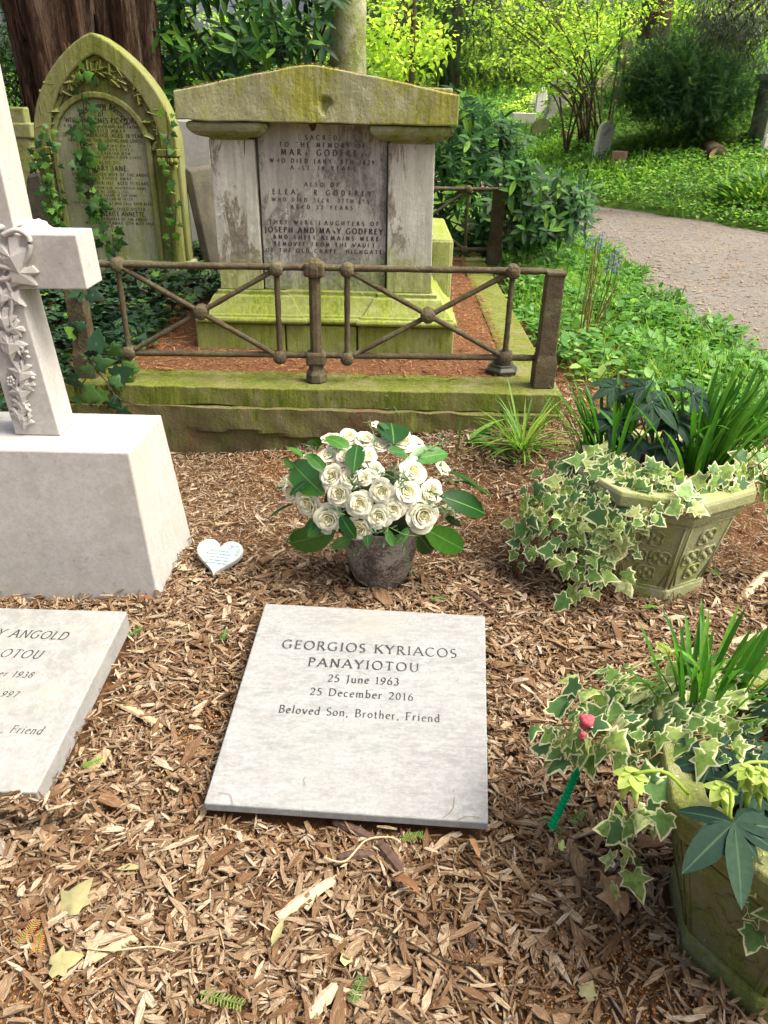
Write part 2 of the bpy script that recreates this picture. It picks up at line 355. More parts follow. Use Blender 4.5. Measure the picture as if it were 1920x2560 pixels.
M['stem'] = barkmat('shrub stem', C(.06,.045,.03), C(.16,.12,.075), C(.12,.12,.06), 3)
M['greystone'] = stone('pale distant stone', C(.36,.36,.32), C(.45,.45,.40), moss=C(.32,.36,.18), moss_amt=.3, sc=.8)
M['palestone'] = stone('pale cream stone', C(.74,.72,.62), C(.80,.78,.69), moss=C(.55,.57,.38), moss_amt=.12, sc=1)
M['olive_stone'] = stone('olive aged stone', C(.20,.21,.10), C(.30,.31,.17), moss=C(.16,.19,.05), moss_amt=.5, sc=1)
M['slate'] = stone('dark slate', C(.07,.065,.05), C(.12,.11,.08), moss=C(.10,.11,.04), moss_amt=.3, sc=2, bump=1)
M['brickstone'] = stone('reddish stone', C(.36,.20,.14), C(.42,.26,.19), sc=2)
M['ink'] = simple('dark letter paint', C(.035,.035,.04), .7)
M['inkfaded'] = simple('faded letter paint', C(.075,.075,.07), .8, noise=.5, scale=60)
M['inkgreen'] = simple('greenish black letter paint', C(.04,.045,.02), .8, noise=.5, scale=40)
M['inkgrey'] = simple('grey print', C(.16,.17,.19), .6)
M['soil'] = simple('dark potting soil', C(.035,.022,.014), .95, .1, .6, 80)
def groundmat():
    t = NT('ground soil and moss'); g = t.geo(); n = t.noise(g, 1.1, 6, .6); f = t.noise(g, 38, 6, .7)
    sp = t.n('SeparateXYZ'); t.l(g, sp.inputs[0])
    brown = t.mix(f, C(.07,.036,.017), C(.20,.11,.052)); green = t.mix(f, C(.035,.075,.012), C(.11,.20,.035))
    far = t.rng(sp.outputs[1], 6.5, 9.0); far2 = t.math('MAXIMUM', far, t.rng(t.math('ADD', n, t.rng(sp.outputs[0], 1.0, 1.6, 0, .4)), .75, .9))
    col = t.mix(t.math('MULTIPLY', far2, t.rng(sp.outputs[1], 3.4, 4.2)), brown, green)
    return t.done(t.bsdf(col, .95, t.bump(f, 1.0, .02), .15).outputs[0])
M['ground'] = groundmat()
def pathmat():
    t = NT('worn path asphalt'); g = t.geo(); n = t.noise(g, .9, 6, .65); f = t.noise(g, 75, 7, .85); v = t.vor(g, 90); e = t.noise(g, 22, 8, .8)
    col = t.mix(t.rng(n, .35, .65), C(.112,.108,.096), C(.158,.152,.136)); col = t.mix(t.rng(f, .50, .60, 0, .75), col, C(.26,.225,.16))
    col = t.mix(t.rng(e, .54, .66, 0, .5), col, C(.215,.185,.13)); col = t.mix(t.rng(v, .25, .1, 0, .6), col, C(.08,.07,.055))
    return t.done(t.bsdf(col, .9, t.bump(f, .8, .008), .2).outputs[0])
M['path'] = pathmat()
G = {}
M['laurel'] = leafmat('laurel leaf', [(0, C(.007,.028,.008)), (.55, C(.016,.062,.014)), (.78, C(.04,.12,.02)), (.92, C(.11,.26,.03)), (1, C(.17,.30,.035))], rough=.42, trans=.18, vein=C(.03,.08,.025), spec=.17)
M['boxleaf'] = leafmat('dark small leaf', [(0, C(.01,.035,.012)), (.7, C(.03,.085,.022)), (1, C(.09,.17,.03))], rough=.4, trans=.25)
M['hazel'] = leafmat('bright spring leaf', [(0, C(.16,.28,.04)), (.6, C(.30,.46,.08)), (1, C(.46,.60,.12))], rough=.5, trans=.55, tcol=2.0)
M['brightleaf'] = leafmat('sunlit yellow green leaf', [(0, C(.20,.31,.05)), (.6, C(.33,.45,.08)), (1, C(.50,.58,.13))], rough=.5, trans=.6, tcol=2.2)
M['yewleaf'] = leafmat('yew needles', [(0, C(.006,.024,.010)), (.6, C(.018,.056,.020)), (.9, C(.05,.12,.035)), (1, C(.10,.20,.045))], rough=.6, trans=.15, spec=.15)
M['greyleaf'] = leafmat('grey green oak leaf', [(0, C(.035,.05,.03)), (.5, C(.09,.12,.07)), (1, C(.24,.28,.19))], rough=.35, trans=.15, spec=.6)
M['midgreen'] = leafmat('mid green far foliage', [(0, C(.04,.10,.02)), (.5, C(.11,.22,.04)), (1, C(.25,.38,.07))], rough=.6, trans=.45)
M['cover'] = leafmat('ground cover leaf', [(0, C(.045,.12,.022)), (.45, C(.10,.24,.04)), (.8, C(.17,.36,.05)), (1, C(.33,.48,.12))], rough=.5, trans=.4)
M['herb'] = leafmat('verge herb leaf', [(0, C(.05,.14,.03)), (.5, C(.11,.28,.06)), (.85, C(.18,.38,.07)), (1, C(.30,.46,.12))], rough=.42, trans=.35)
M['grass'] = leafmat('grass blade', [(0, C(.06,.15,.02)), (.6, C(.13,.28,.035)), (1, C(.28,.42,.07))], rough=.45, trans=.4)
M['fernleaf'] = leafmat('fern frond', [(0, C(.14,.28,.05)), (1, C(.34,.50,.12))], rough=.55, trans=.45)
M['ivydark'] = leafmat('dark ivy leaf', [(0, C(.012,.035,.016)), (.5, C(.025,.070,.028)), (.8, C(.06,.14,.035)), (1, C(.14,.28,.04))], vein=C(.07,.12,.07), rough=.35, trans=.18, spec=.5)
M['ivyclimb'] = leafmat('climbing ivy leaf', [(0, C(.02,.06,.02)), (.5, C(.05,.14,.03)), (1, C(.14,.30,.04))], vein=C(.12,.2,.08), rough=.4, trans=.3)
M['ivyvar'] = leafmat('variegated ivy leaf', [(0, C(.05,.12,.05)), (.22, C(.10,.22,.07)), (.5, C(.19,.34,.08)), (.8, C(.30,.43,.10)), (1, C(.48,.55,.24))], margin=C(.68,.70,.42), m0=.70, m1=.82, rough=.45, trans=.28)
M['daff'] = leafmat('daffodil leaf', [(0, C(.025,.10,.014)), (.6, C(.055,.185,.02)), (1, C(.13,.30,.035))], rough=.4, trans=.35)
M['helle'] = leafmat('hellebore leaf', [(0, C(.010,.026,.018)), (.6, C(.018,.042,.027)), (1, C(.032,.066,.036))], vein=C(.05,.09,.05), rough=.6, trans=.10, spec=.10)
M['helleflower'] = leafmat('yellow green hellebore flower', [(0, C(.30,.42,.07)), (1, C(.46,.56,.16))], rough=.5, trans=.4)
M['bouquetleaf'] = leafmat('glossy bouquet leaf', [(0, C(.008,.045,.008)), (.6, C(.018,.085,.010)), (1, C(.05,.17,.018))], vein=C(.12,.26,.06), vw=.07, rough=.3, trans=.2, spec=.9)
M['olive'] = leafmat('grey green sprig leaf', [(0, C(.05,.09,.05)), (1, C(.13,.20,.12))], rough=.5, trans=.2)
M['petal'] = leafmat('white rose petal', [(0, C(.78,.79,.60)), (.5, C(.83,.83,.69)), (1, C(.87,.86,.76))], margin=C(.66,.74,.40), m0=1.2, m1=1.6, vein=C(.68,.76,.42), rough=.5, trans=.3, tcol=1.0)
M['petalin'] = leafmat('cream rose heart petal', [(0, C(.82,.80,.60)), (1, C(.86,.83,.66))], rough=.5, trans=.3, tcol=1.0)
M['sepal'] = simple('green stem', C(.10,.20,.04), .5)
M['rhizome'] = simple('brown red stem', C(.22,.13,.06), .6)
M['bluebell'] = leafmat('bluebell flower', [(0, C(.16,.15,.50)), (1, C(.34,.30,.66))], rough=.5, trans=.4, tcol=1.2)
M['greenwool'] = simple('green crochet wool', C(.0,.36,.13), .8, .2, .3, 300)
M['pinkwool'] = simple('pink crochet wool', C(.42,.09,.11), .85, .2, .4, 200)
M['heart'] = simple('pale blue resin', C(.32,.42,.42), .35, .5, .03, 20)
M['heartedge'] = simple('white resin', C(.42,.45,.43), .35, .5, .03, 20)
M['deadleaf'] = piecemat('dead leaf', [(0, C(.16,.075,.035)), (.5, C(.30,.16,.08)), (1, C(.40,.27,.15))], grain=80)
M['oliveleaf'] = simple('faded olive fallen leaf', C(.24,.23,.11), .6, .3, .3, 40)
M['limeleaf'] = simple('pale yellow green fallen leaf', C(.46,.54,.18), .5, .3, .15, 40)
M['cutwood'] = piecemat('cut log end', [(0, C(.5,.28,.12)), (1, C(.62,.38,.18))], grain=12)
M['twig'] = simple('dark twig bark', C(.085,.055,.04), .8, .2, .4, 90)
M['strawtwig'] = simple('straw coloured twig', C(.46,.36,.21), .7, .2, .3, 90)

# ---------------------------------------------------------------- letters cut as pen strokes
# glyph: advance width, strokes. l = polyline x,y...; e = elliptic arc cx,cy,rx,ry,start,end (degrees)
GL = {
'A':(.78,"l.02,0,.39,1,.76,0;l.15,.36,.63,.36"),'B':(.6,"l.12,0,.12,1;l.12,.98,.3,.98;e.3,.755,.2,.225,90,-90;l.12,.53,.32,.53;e.32,.275,.23,.255,90,-90;l.32,.02,.12,.02"),
'C':(.74,"e.42,.5,.38,.5,48,312"),'D':(.78,"l.12,0,.12,1;l.12,.98,.34,.98;e.34,.5,.38,.48,90,-90;l.34,.02,.12,.02"),
'E':(.56,"l.12,0,.12,1;l.12,.98,.5,.98;l.12,.53,.42,.53;l.12,.02,.52,.02"),'F':(.54,"l.12,0,.12,1;l.12,.98,.5,.98;l.12,.52,.42,.52"),
'G':(.82,"e.44,.5,.4,.5,48,305;l.7,.44,.7,.08;l.56,.44,.78,.44"),'H':(.8,"l.12,0,.12,1;l.68,0,.68,1;l.12,.53,.68,.53"),
'I':(.28,"l.14,0,.14,1"),'J':(.4,"l.24,1,.24,.1;e.1,.1,.14,.26,0,-90"),'K':(.7,"l.12,0,.12,1;l.62,1,.14,.5;l.26,.6,.68,0"),
'L':(.56,"l.12,0,.12,1;l.12,.02,.52,.02"),'M':(.94,"l.1,0,.18,1,.47,.1,.76,1,.84,0"),'N':(.82,"l.12,0,.12,1,.7,0,.7,1"),
'O':(.86,"e.43,.5,.39,.5,0,360"),'P':(.58,"l.12,0,.12,1;l.12,.98,.3,.98;e.3,.74,.22,.24,90,-90;l.3,.5,.12,.5"),
'Q':(.86,"e.43,.5,.39,.5,0,360;l.4,.08,.7,-.2,.86,-.22"),'R':(.68,"l.12,0,.12,1;l.12,.98,.3,.98;e.3,.745,.2,.235,90,-90;l.3,.51,.12,.51;l.32,.5,.66,0"),
'S':(.5,"e.26,.75,.19,.25,40,270;e.25,.25,.21,.25,90,-140"),'T':(.68,"l.34,0,.34,1;l.03,.98,.65,.98"),
'U':(.78,"l.12,1,.12,.34;e.39,.34,.27,.34,180,360;l.66,.34,.66,1"),'V':(.76,"l.02,1,.38,0,.74,1"),'W':(1.06,"l.02,1,.3,0,.53,.9,.76,0,1.04,1"),
'X':(.72,"l.04,1,.68,0;l.66,1,.04,0"),'Y':(.7,"l.02,1,.35,.48,.68,1;l.35,.5,.35,0"),'Z':(.64,"l.06,.98,.58,.98,.05,.02,.6,.02"),
'a':(.46,"e.2,.42,.14,.2,150,0;l.34,.42,.34,.06,.42,.0;e.2,.15,.14,.15,60,330"),'b':(.52,"l.1,.0,.1,1.05;e.27,.3,.19,.3,130,-150"),
'c':(.42,"e.24,.3,.2,.3,50,310"),'d':(.52,"l.42,0,.42,1.05;e.24,.3,.19,.3,40,320"),'e':(.44,"l.06,.34,.39,.38;e.24,.3,.19,.3,15,310"),
'f':(.3,"l.13,0,.13,.85;e.26,.85,.13,.2,180,60;l.02,.58,.28,.58"),'g':(.46,"e.22,.38,.15,.2,0,360;e.22,-.08,.2,.16,0,360;l.16,.2,.14,.12,.3,.06"),
'h':(.53,"l.1,0,.1,1.05;e.27,.42,.15,.18,170,0;l.42,.42,.42,0"),'i':(.24,"l.12,0,.12,.6;e.12,.84,.02,.025,0,360"),'j':(.24,"l.13,.6,.13,-.1;e.0,-.1,.13,.16,0,-90"),
'k':(.5,"l.1,0,.1,1.05;l.4,.6,.12,.28;l.2,.36,.46,0"),'l':(.24,"l.12,0,.12,1.05"),'m':(.8,"l.1,0,.1,.6;e.26,.42,.14,.18,170,0;l.4,.42,.4,0;e.55,.42,.14,.18,170,0;l.69,.42,.69,0"),
'n':(.53,"l.1,0,.1,.6;e.27,.42,.15,.18,170,0;l.42,.42,.42,0"),'o':(.5,"e.25,.3,.2,.3,0,360"),'p':(.52,"l.1,-.35,.1,.6;e.27,.3,.19,.3,130,-150"),
'q':(.52,"l.42,-.35,.42,.6;e.24,.3,.19,.3,40,320"),'r':(.36,"l.1,0,.1,.6;e.26,.42,.15,.17,160,60"),'s':(.36,"e.19,.45,.12,.15,40,270;e.17,.15,.14,.15,90,-140"),
't':(.32,"l.13,.82,.13,.14;e.25,.14,.12,.14,180,300;l.02,.58,.28,.58"),'u':(.53,"l.1,.6,.1,.2;e.26,.2,.16,.2,180,350;l.42,.6,.42,0"),
'v':(.48,"l.03,.6,.24,0,.45,.6"),'w':(.72,"l.03,.6,.2,0,.36,.55,.52,0,.69,.6"),'x':(.46,"l.04,.6,.42,0;l.42,.6,.04,0"),'y':(.48,"l.03,.6,.25,0;l.45,.6,.15,-.33,.04,-.3"),
'z':(.44,"l.05,.58,.38,.58,.05,.02,.4,.02"),
'0':(.52,"e.26,.46,.2,.46,0,360"),'1':(.38,"l.2,0,.2,.95;l.2,.95,.08,.8"),'2':(.52,"e.25,.68,.19,.26,160,-30;l.42,.55,.06,.02,.46,.02"),
'3':(.5,"e.22,.7,.18,.23,140,-80;e.22,.24,.22,.25,85,-140"),'4':(.54,"l.36,0,.36,.95,.04,.3,.5,.3"),'5':(.5,"l.42,.94,.14,.94,.11,.54;e.2,.28,.24,.28,115,-130"),
'6':(.52,"e.26,.28,.2,.28,0,360;l.08,.36,.16,.7,.4,.96"),'7':(.5,"l.05,.93,.45,.93,.18,0"),'8':(.52,"e.26,.71,.16,.22,0,360;e.26,.25,.2,.25,0,360"),
'9':(.52,"e.26,.64,.2,.28,0,360;l.44,.56,.36,.24,.12,-.02"),
',':(.22,"l.1,.06,.12,-.02,.06,-.14"),'.':(.22,"e.1,.04,.025,.03,0,360"),':':(.22,"e.1,.04,.025,.03,0,360;e.1,.5,.025,.03,0,360"),
"'":(.18,"l.09,1,.07,.75"),'-':(.4,"l.05,.35,.35,.35"),' ':(.34,""),
}
def strokes(s):
    r = []
    for q in s.split(';'):
        if not q: continue
        n = [float(v) for v in q[1:].split(',')]
        if q[0] == 'l': r.append((np.array(n).reshape(-1, 2), True))
        else:
            cx, cy, rx, ry, a, b = n; k = max(4, int(abs(b - a) / 22) + 1) if rx > .03 else 6
            w = np.radians(np.linspace(a, b, k)); r.append((np.stack([cx + rx * np.cos(w), cy + ry * np.sin(w)], 1), False))
    return r
def text_width(t, track): return sum(GL[c][0] + track for c in t) - track
def letters(mb, t, org, ux, uy, h, style='serif', align='c', track=.12, thick=.115, slant=0.0, arc=None, jit=0.0, skip=0.0):
    """adds flat letters to mb. org: 3D base-line anchor; ux, uy: unit vectors along and up the line; h: cap height"""
    ux = np.array(ux, float); uy = np.array(uy, float); nz = np.cross(ux, uy); W = text_width(t, track)
    x = {'c': -W / 2, 'l': 0, 'r': -W}[align]; lift = 0
    thin = thick * (.5 if style == 'serif' else 1.0)
    for ch in t:
        adv, st = GL[ch]
        for P, isl in strokes(st):
            if skip and random.random() < skip: continue
            P = P.copy()
            if isl and len(P) > 2:                       # split polylines at their corners
                segs = [P[i:i + 2] for i in range(len(P) - 1)]
            else: segs = [P]
            for Q in segs:
                d = np.gradient(Q, axis=0) if len(Q) > 2 else np.repeat(Q[1:] - Q[:1], 2, 0)
                L = np.linalg.norm(d, axis=1, keepdims=True) + 1e-9; d = d / L; n = np.stack([-d[:, 1], d[:, 0]], 1)
                ang = np.arctan2(d[:, 1], d[:, 0]); w = (thin + (thick - thin) * np.abs(np.sin(ang - math.radians(14)))) / 2
                if style != 'serif': w = np.full(len(Q), thick / 2)
                A = Q + n * w[:, None]; B = Q - n * w[:, None]; emit(mb, A, B, x, org, ux, uy, nz, h, slant, arc, lift); lift += 1
            if style == 'serif' and isl:
                for e, o in ((P[0], P[1]), (P[-1], P[-2])):
                    dd = (e - o) / (np.linalg.norm(e - o) + 1e-9)
                    if abs(dd[1]) > .55 and (abs(e[1]) < .03 or abs(e[1] - 1) < .03 or (abs(e[1] - .6) < .02) or e[1] > 1.02 or e[1] < -.3):
                        s = .13 if ch.isupper() or ch.isdigit() else .09; yy = e[1] + (-.02 if dd[1] > 0 else .02)
                        l0 = e[0] - s; r0 = e[0] + s
                        if abs(e[1] - .6) < .02 or e[1] > 1.02: r0 = e[0]
                        A = np.array([[l0, yy + .022], [r0, yy + .022]]); B = np.array([[l0, yy - .022], [r0, yy - .022]])
                        emit(mb, A, B, x, org, ux, uy, nz, h, slant, arc, lift); lift += 1
                    elif abs(dd[1]) < .2 and ch in 'EFTLZ2' and abs(e[0] - P[:, 0].mean()) > .12 and (e[0] > .2 or ch == 'T') and not (ch in 'EFL' and e[0] < .2):
                        sg = -1 if e[1] > .7 else 1
                        if ch in 'EF' and .4 < e[1] < .6: a, b = -.07, .07
                        else: a, b = (0, .13 * sg) if sg > 0 else (.13 * sg, 0)
                        A = np.array([[e[0] - .02, e[1] + b], [e[0] - .02, e[1] + a]]); B = A + [[.045, 0], [.045, 0]]
                        emit(mb, A, B, x, org, ux, uy, nz, h, slant, arc, lift); lift += 1
        x += adv + track
def emit(mb, A, B, x, org, ux, uy, nz, h, slant, arc, lift):
    v = []
    for Q in (A, B):
        for p in Q:
            u = (p[0] + x + p[1] * slant) * h; w = p[1] * h
            if arc: th = u / arc; u = math.sin(th) * (arc + w); w = math.cos(th) * (arc + w) - arc
            v.append(org + ux * u + uy * w + nz * (.0006 + lift % 40 * .00003))
    n = len(A); mb.add(v, [(i, n + i, n + i + 1, i + 1) for i in range(n - 1)])
def inscription(parent, lines, mat, nm='inscription_line'):
    for kw in lines:
        mb = MB(); letters(mb, **kw); mb.build(nm, mat, parent)

# ---------------------------------------------------------------- ground, bank, path
def build_ground():
    xs = np.concatenate([np.linspace(-60, -3.2, 24), np.arange(-3, 5.001, .07), np.linspace(5.3, 9, 16), np.linspace(9.8, 90, 30)])
    ys = np.concatenate([np.linspace(-30, 0, 8), np.arange(.2, 7.001, .07), np.linspace(7.25, 20, 52), np.linspace(20.8, 120, 40)])
    X, Y = np.meshgrid(xs, ys); Z = ground_z(X, Y); fine = (np.abs(X) < 5) & (Y < 7) & (Y > 0)
    Z = Z + np.where(fine, RNG.normal(size=Z.shape) * .004, 0) - .012
    n = len(xs); m = len(ys); mb = MB()
    idx = np.arange(n * m).reshape(m, n)
    mb.v.append(np.stack([X, Y, Z], -1).reshape(-1, 3)); a = np.zeros((n * m, 4)); a[:, 3] = 1; mb.a.append(a)
    q = np.stack([idx[:-1, :-1], idx[:-1, 1:], idx[1:, 1:], idx[1:, :-1]], -1).reshape(-1, 4)
    mb.f.append(('block', q)); mb.m.append(('block', len(q))); mb.n = n * m
    mb.build('ground', M['ground'], smooth=True, kind='structure')
build_ground()
PATH_NEAR = [(6.2, .6), (3.6, 2.2), (2.55, 3.55), (2.16, 4.27), (2.04, 4.64), (1.98, 5.13), (1.96, 6.29), (2.05, 7.3), (1.98, 8.6), (1.6, 10.2), (.9, 12.0), (-.6, 14.2), (-3, 16.2)]
PATH_FAR = [(9.5, 3.6), (6.9, 6.0), (5.6, 7.5), (4.38, 9.45), (3.86, 10.41), (3.47, 11.07), (2.97, 11.86), (2.51, 12.66), (2.0, 13.4), (1.2, 14.5), (.2, 15.6), (-1.6, 17.2), (-4, 18.8)]
def resample(P, n):
    P = np.array(P, float); d = np.concatenate([[0], np.cumsum(np.linalg.norm(np.diff(P, axis=0), axis=1))]); t = np.linspace(0, d[-1], n)
    return np.stack([np.interp(t, d, P[:, 0]), np.interp(t, d, P[:, 1])], 1)
pn, pf = resample(PATH_NEAR, 60), resample(PATH_FAR, 60)
def build_path():
    mb = MB(); v = []; K = 13
    for i in range(60):
        for j in range(K):
            p = pn[i] * (1 - j / (K-1)) + pf[i] * (j / (K-1)); w = .05 * math.sin(i * 2.1 + j) if j in (0, K-1) else 0
            v.append((p[0] + w, p[1], max(gz(*p), .10) + .006 + .03 * math.sin(PI * j / (K-1))))
    f = [(i*K+j, i*K+j+1, (i+1)*K+j+1, (i+1)*K+j) for i in range(59) for j in range(K-1)]
    mb.add(v, [q[::-1] for q in f]).build('path', M['path'], smooth=True, kind='structure')
build_path()
def on_path(x, y, m=0.0):
    """signed test: True where (x,y) lies on the path"""
    P = np.concatenate([pn, pf[::-1]]); x = np.asarray(x); y = np.asarray(y); ins = np.zeros(x.shape, bool); j = len(P) - 1
    for i in range(len(P)):
        c = ((P[i, 1] > y) != (P[j, 1] > y)) & (x < (P[j, 0] - P[i, 0]) * (y - P[i, 1]) / (P[j, 1] - P[i, 1] + 1e-12) + P[i, 0]); ins ^= c; j = i
    return ins
def debris():
    n = 16000; t = RNG.random(n); i = (t ** .9 * 59).astype(int); w = RNG.random(n); w = np.where(RNG.random(n) < .55, RNG.beta(.6, .6, n), w)
    P = pn[i] * (1 - w[:, None]) + pf[i] * w[:, None] + RNG.normal(size=(n, 2)) * .12
    z = np.maximum(ground_z(P[:, 0], P[:, 1]), .1) + .012 + .03 * np.sin(PI * np.clip(w, 0, 1))
    D = rdir(n); D[:, 2] *= .03; s = RNG.uniform(.5, 1.4, n)
    pr = (np.array([(-.006, 0, 0), (0, .016, .003), (.006, 0, 0), (0, -.016, .002)]), [(0, 1, 2, 3)], [0] * 4)
    mb = MB(); mb.scatter(pr, frames(np.column_stack([P, z]), D, np.tile([0, 0, 1.], (n, 1)), s * 1.35), .84 + .11 * RNG.random(n))
    mb.build('seed_husks', M['chips'], kind='stuff')
debris()

# ---------------------------------------------------------------- kerb of the railed grave, with its two courses and its returns
KX0, KX1, KY0, KY1, KZ = -1.50, .775, 3.24, 6.75, .325
def rough_block(mb, x0, x1, y0, y1, z0, z1, nx=24, nz=5, amp=.008, seed=0, edge=.0, proud=None):
    """block whose front (-y) face is a displaced grid: worn, chipped stone"""
    xs = np.linspace(x0, x1, nx); zs = np.linspace(z0, z1, nz); v = []; f = []
    for z in zs:
        for x in xs:
            n = float(vnoise(x, z, 7, seed)) * amp + float(vnoise(x, z, 23, seed + 3)) * amp * .4
            zz = z + (float(vnoise(x, 0, 5, seed + 5)) * edge if z == z0 else 0) - (abs(float(vnoise(x, 1, 11, seed + 9))) * amp if z == z1 else 0)
            v.append((x, y0 - n - (proud(x, z) if proud else 0), zz))
    for j in range(nz - 1):
        for i in range(nx - 1): a = j * nx + i; f.append((a, a + 1, a + nx + 1, a + nx))
    b = len(v)
    for x in xs: v.append((x, y1, z1 - abs(float(vnoise(x, 4, 6, seed))) * amp))
    for x in xs: v.append((x, y1, z0))
    t = (nz - 1) * nx
    for i in range(nx - 1):
        f.append((t + i, t + i + 1, b + i + 1, b + i)); f.append((b + i, b + i + 1, b + nx + i + 1, b + nx + i)); f.append((b + nx + i, b + nx + i + 1, i + 1, i))
    f.append(tuple([j * nx for j in range(nz)][::-1] + [b + nx, b])[::-1]); f.append(tuple([j * nx + nx - 1 for j in range(nz)] + [b + nx - 1, b + 2 * nx - 1])[::-1])
    return mb.add(v, [tuple(q) for q in f])
kerb = thing('grave_kerb', 'long mossy green stone kerb of two courses under the iron railing', 'grave kerb', (-.35, 3.24, 0))
rough_block(MB(), -1.42, KX1, KY0, KY0 + .24, .235, KZ, 120, 8, .005, 1, .008).build('upper_course', M['kerbtop'], kerb, bevel=.006)
rough_block(MB(), -1.46, KX1 + .015, KY0 - .012, KY0 + .25, -.10, .238, 160, 22, .009, 4, 0,
    proud=lambda x, z: .020 * float(sstep(.105, .125, z + .030 * vnoise(x, 0, 4, 3) + .012 * vnoise(x, 0, 13, 1))) * float(sstep(-.95, -.7, x))).build('lower_course', M['kerblow'], kerb)
mb = MB(); mb.box(KX1 - .20, KX1, KY0 + .243, KY1, .0, KZ - .004); mb.build('side_course', M['kerbtop'], kerb, bevel=.012)
mb = MB(); mb.box(-1.42, -1.24, KY0 + .243, KY1 - .4, .0, KZ - .02); mb.build('side_course', M['kerbtop'], kerb, bevel=.012)
mb = MB(); mb.box(-1.42, KX1, KY1 + .003, KY1 + .2, .0, KZ - .004); mb.build('rear_course', M['kerbtop'], kerb, bevel=.012)
# litter bed inside the kerb
def bed():
    xs = np.linspace(-1.238, KX1 - .203, 50); ys = np.linspace(KY0 + .243, KY1, 80); X, Y = np.meshgrid(xs, ys)
    Z = KZ - .02 + .014 * vnoise(X, Y, 3) + .012 * sstep(3.45, 3.8, Y); mb = MB(); n, m = 50, 80; idx = np.arange(n * m).reshape(m, n)
    mb.v.append(np.stack([X, Y, Z], -1).reshape(-1, 3)); a = np.zeros((n * m, 4)); a[:, 3] = 1; mb.a.append(a)
    q = np.stack([idx[:-1, :-1], idx[:-1, 1:], idx[1:, 1:], idx[1:, :-1]], -1).reshape(-1, 4); mb.f.append(('block', q)); mb.m.append(('block', len(q))); mb.n = n * m
    mb.build('grave_bed_soil', piecemat('bed soil', [(0, C(.10,.045,.02)), (1, C(.14,.065,.03))], grain=90), smooth=True, kind='structure')
bed()
def bed_z(x, y): return KZ - .02 + .014 * vnoise(x, y, 3) + .012 * sstep(3.45, 3.8, y)

# ---------------------------------------------------------------- iron railing
FY = 3.36
def boss(mb, x, z, y=FY, r=.030, d=.028):
    v = []; 
    for k, (yy, rr) in enumerate(((y + d, r), (y - d * .6, r), (y - d, r * .8), (y - d - .006, r * .3))):
        for j in range(10): w = 2 * PI * j / 10 + .2; v.append((x + rr * math.cos(w), yy, z + rr * math.sin(w)))
    f = [(i*10+j, i*10+(j+1)%10, (i+1)*10+(j+1)%10, (i+1)*10+j) for i in range(3) for j in range(10)] + [tuple(range(9, -1, -1)), tuple(range(30, 40))]
    return mb.add(v, f)
def bar(p0, p1, r=.0135, k=14, seed=0):
    t = np.linspace(0, 1, k)[:, None]; P = np.array(p0) * (1 - t) + np.array(p1) * t; rr = [r * (1 + .07 * math.sin(i * 2.7 + seed) + .04 * math.sin(i * 5.3)) for i in range(k)]
    return MB().tube(P, rr, 6)
def panel(parent, xa, xb, zt, zb, Y=FY, zt2=None, zb2=None):
    """one crossed panel between bosses at xa and xb"""
    zt2 = zt if zt2 is None else zt2; zb2 = zb if zb2 is None else zb2
    xm = (xa + xb) / 2; zm = (zt + zb + zt2 + zb2) / 4
    for x, a, b in ((xa, zt, zb), (xb, zt2, zb2)): bar((x, Y, a), (x, Y, b), .0125, seed=x).build('upright', M['iron'], parent, True)
    for p, q in (((xa, zt), (xb, zb2)), ((xa, zb), (xb, zt2))):
        bar((p[0], Y - .004, p[1]), (q[0], Y - .004 + .008 * (p[1] < q[1]), q[1]), .0122, 20, seed=p[1]).build('diagonal_bar', M['iron'], parent, True)
    for x, z in ((xa, zt), (xb, zt2), (xa, zb), (xb, zb2), (xm, zm)): boss(MB(), x, z, Y, r=.031 if z != zm else .033).build('boss', M['iron'], parent, bevel=.003)
fence = thing('iron_railing', 'low rusty iron railing with crossed bars along the front kerb', 'railing', (-.32, FY, KZ))
bar((-1.33, FY, .815), (.66, FY, .828), .0148, 40).build('top_rail', M['iron'], fence, True)
bar((-1.33, FY, .432), (.66, FY, .452), .0142, 40).build('bottom_rail', M['iron'], fence, True)
panel(fence, -1.155, -.480, .815, .435, zt2=.812, zb2=.430)
panel(fence, -.180, .523, .814, .430, zt2=.824, zb2=.452)
mb = MB(); mb.lathe((-.319, FY, .325), [(.050,0),(.048,.035),(.036,.055),(.030,.10),(.034,.105),(.034,.125),(.027,.13),(.027,.455),(.038,.46),(.042,.475),(.042,.50),(.036,.52),(.018,.535)], 8, PI/8)
mb.build('centre_post', M['iron'], fence, bevel=.003)
for z in (.430, .815): MB().box(-.363, -.275, FY - .036, FY + .036, z - .03, z + .03).build('collar', M['iron'], fence, bevel=.012)
# the stout end posts
def endpost(x, w, z0, z1, parent, Y=FY, dpt=.04):
    mb = MB(); b = w * 1.18
    ring = lambda h, z: [(x-h, Y-dpt*h/w, z), (x+h, Y-dpt*h/w, z), (x+h, Y+dpt*h/w, z), (x-h, Y+dpt*h/w, z)]
    R = [ring(b, z0), ring(b, z0 + .10), ring(w * 1.14, z0 + .125), ring(w, z0 + .15), ring(w * .93, z1 - .02), ring(w * 1.05, z1 - .012), ring(w * 1.05, z1)]
    v = [p for r in R for p in r]; n = len(R)
    f = [(i*4+j, i*4+(j+1)%4, (i+1)*4+(j+1)%4, (i+1)*4+j) for i in range(n-1) for j in range(4)] + [(3,2,1,0), tuple((n-1)*4+j for j in range(4))]
    return mb.add(v, f).build('end_post', M['iron'], parent, bevel=.005)
endpost(.703, .040, KZ, .832, fence); endpost(-1.352, .040, KZ - .02, .825, fence)
rear = thing('iron_railing', 'far stretch of iron railing in front of the laurel bush behind the tomb', 'railing', (.4, 6.55, KZ))
RY = 6.45
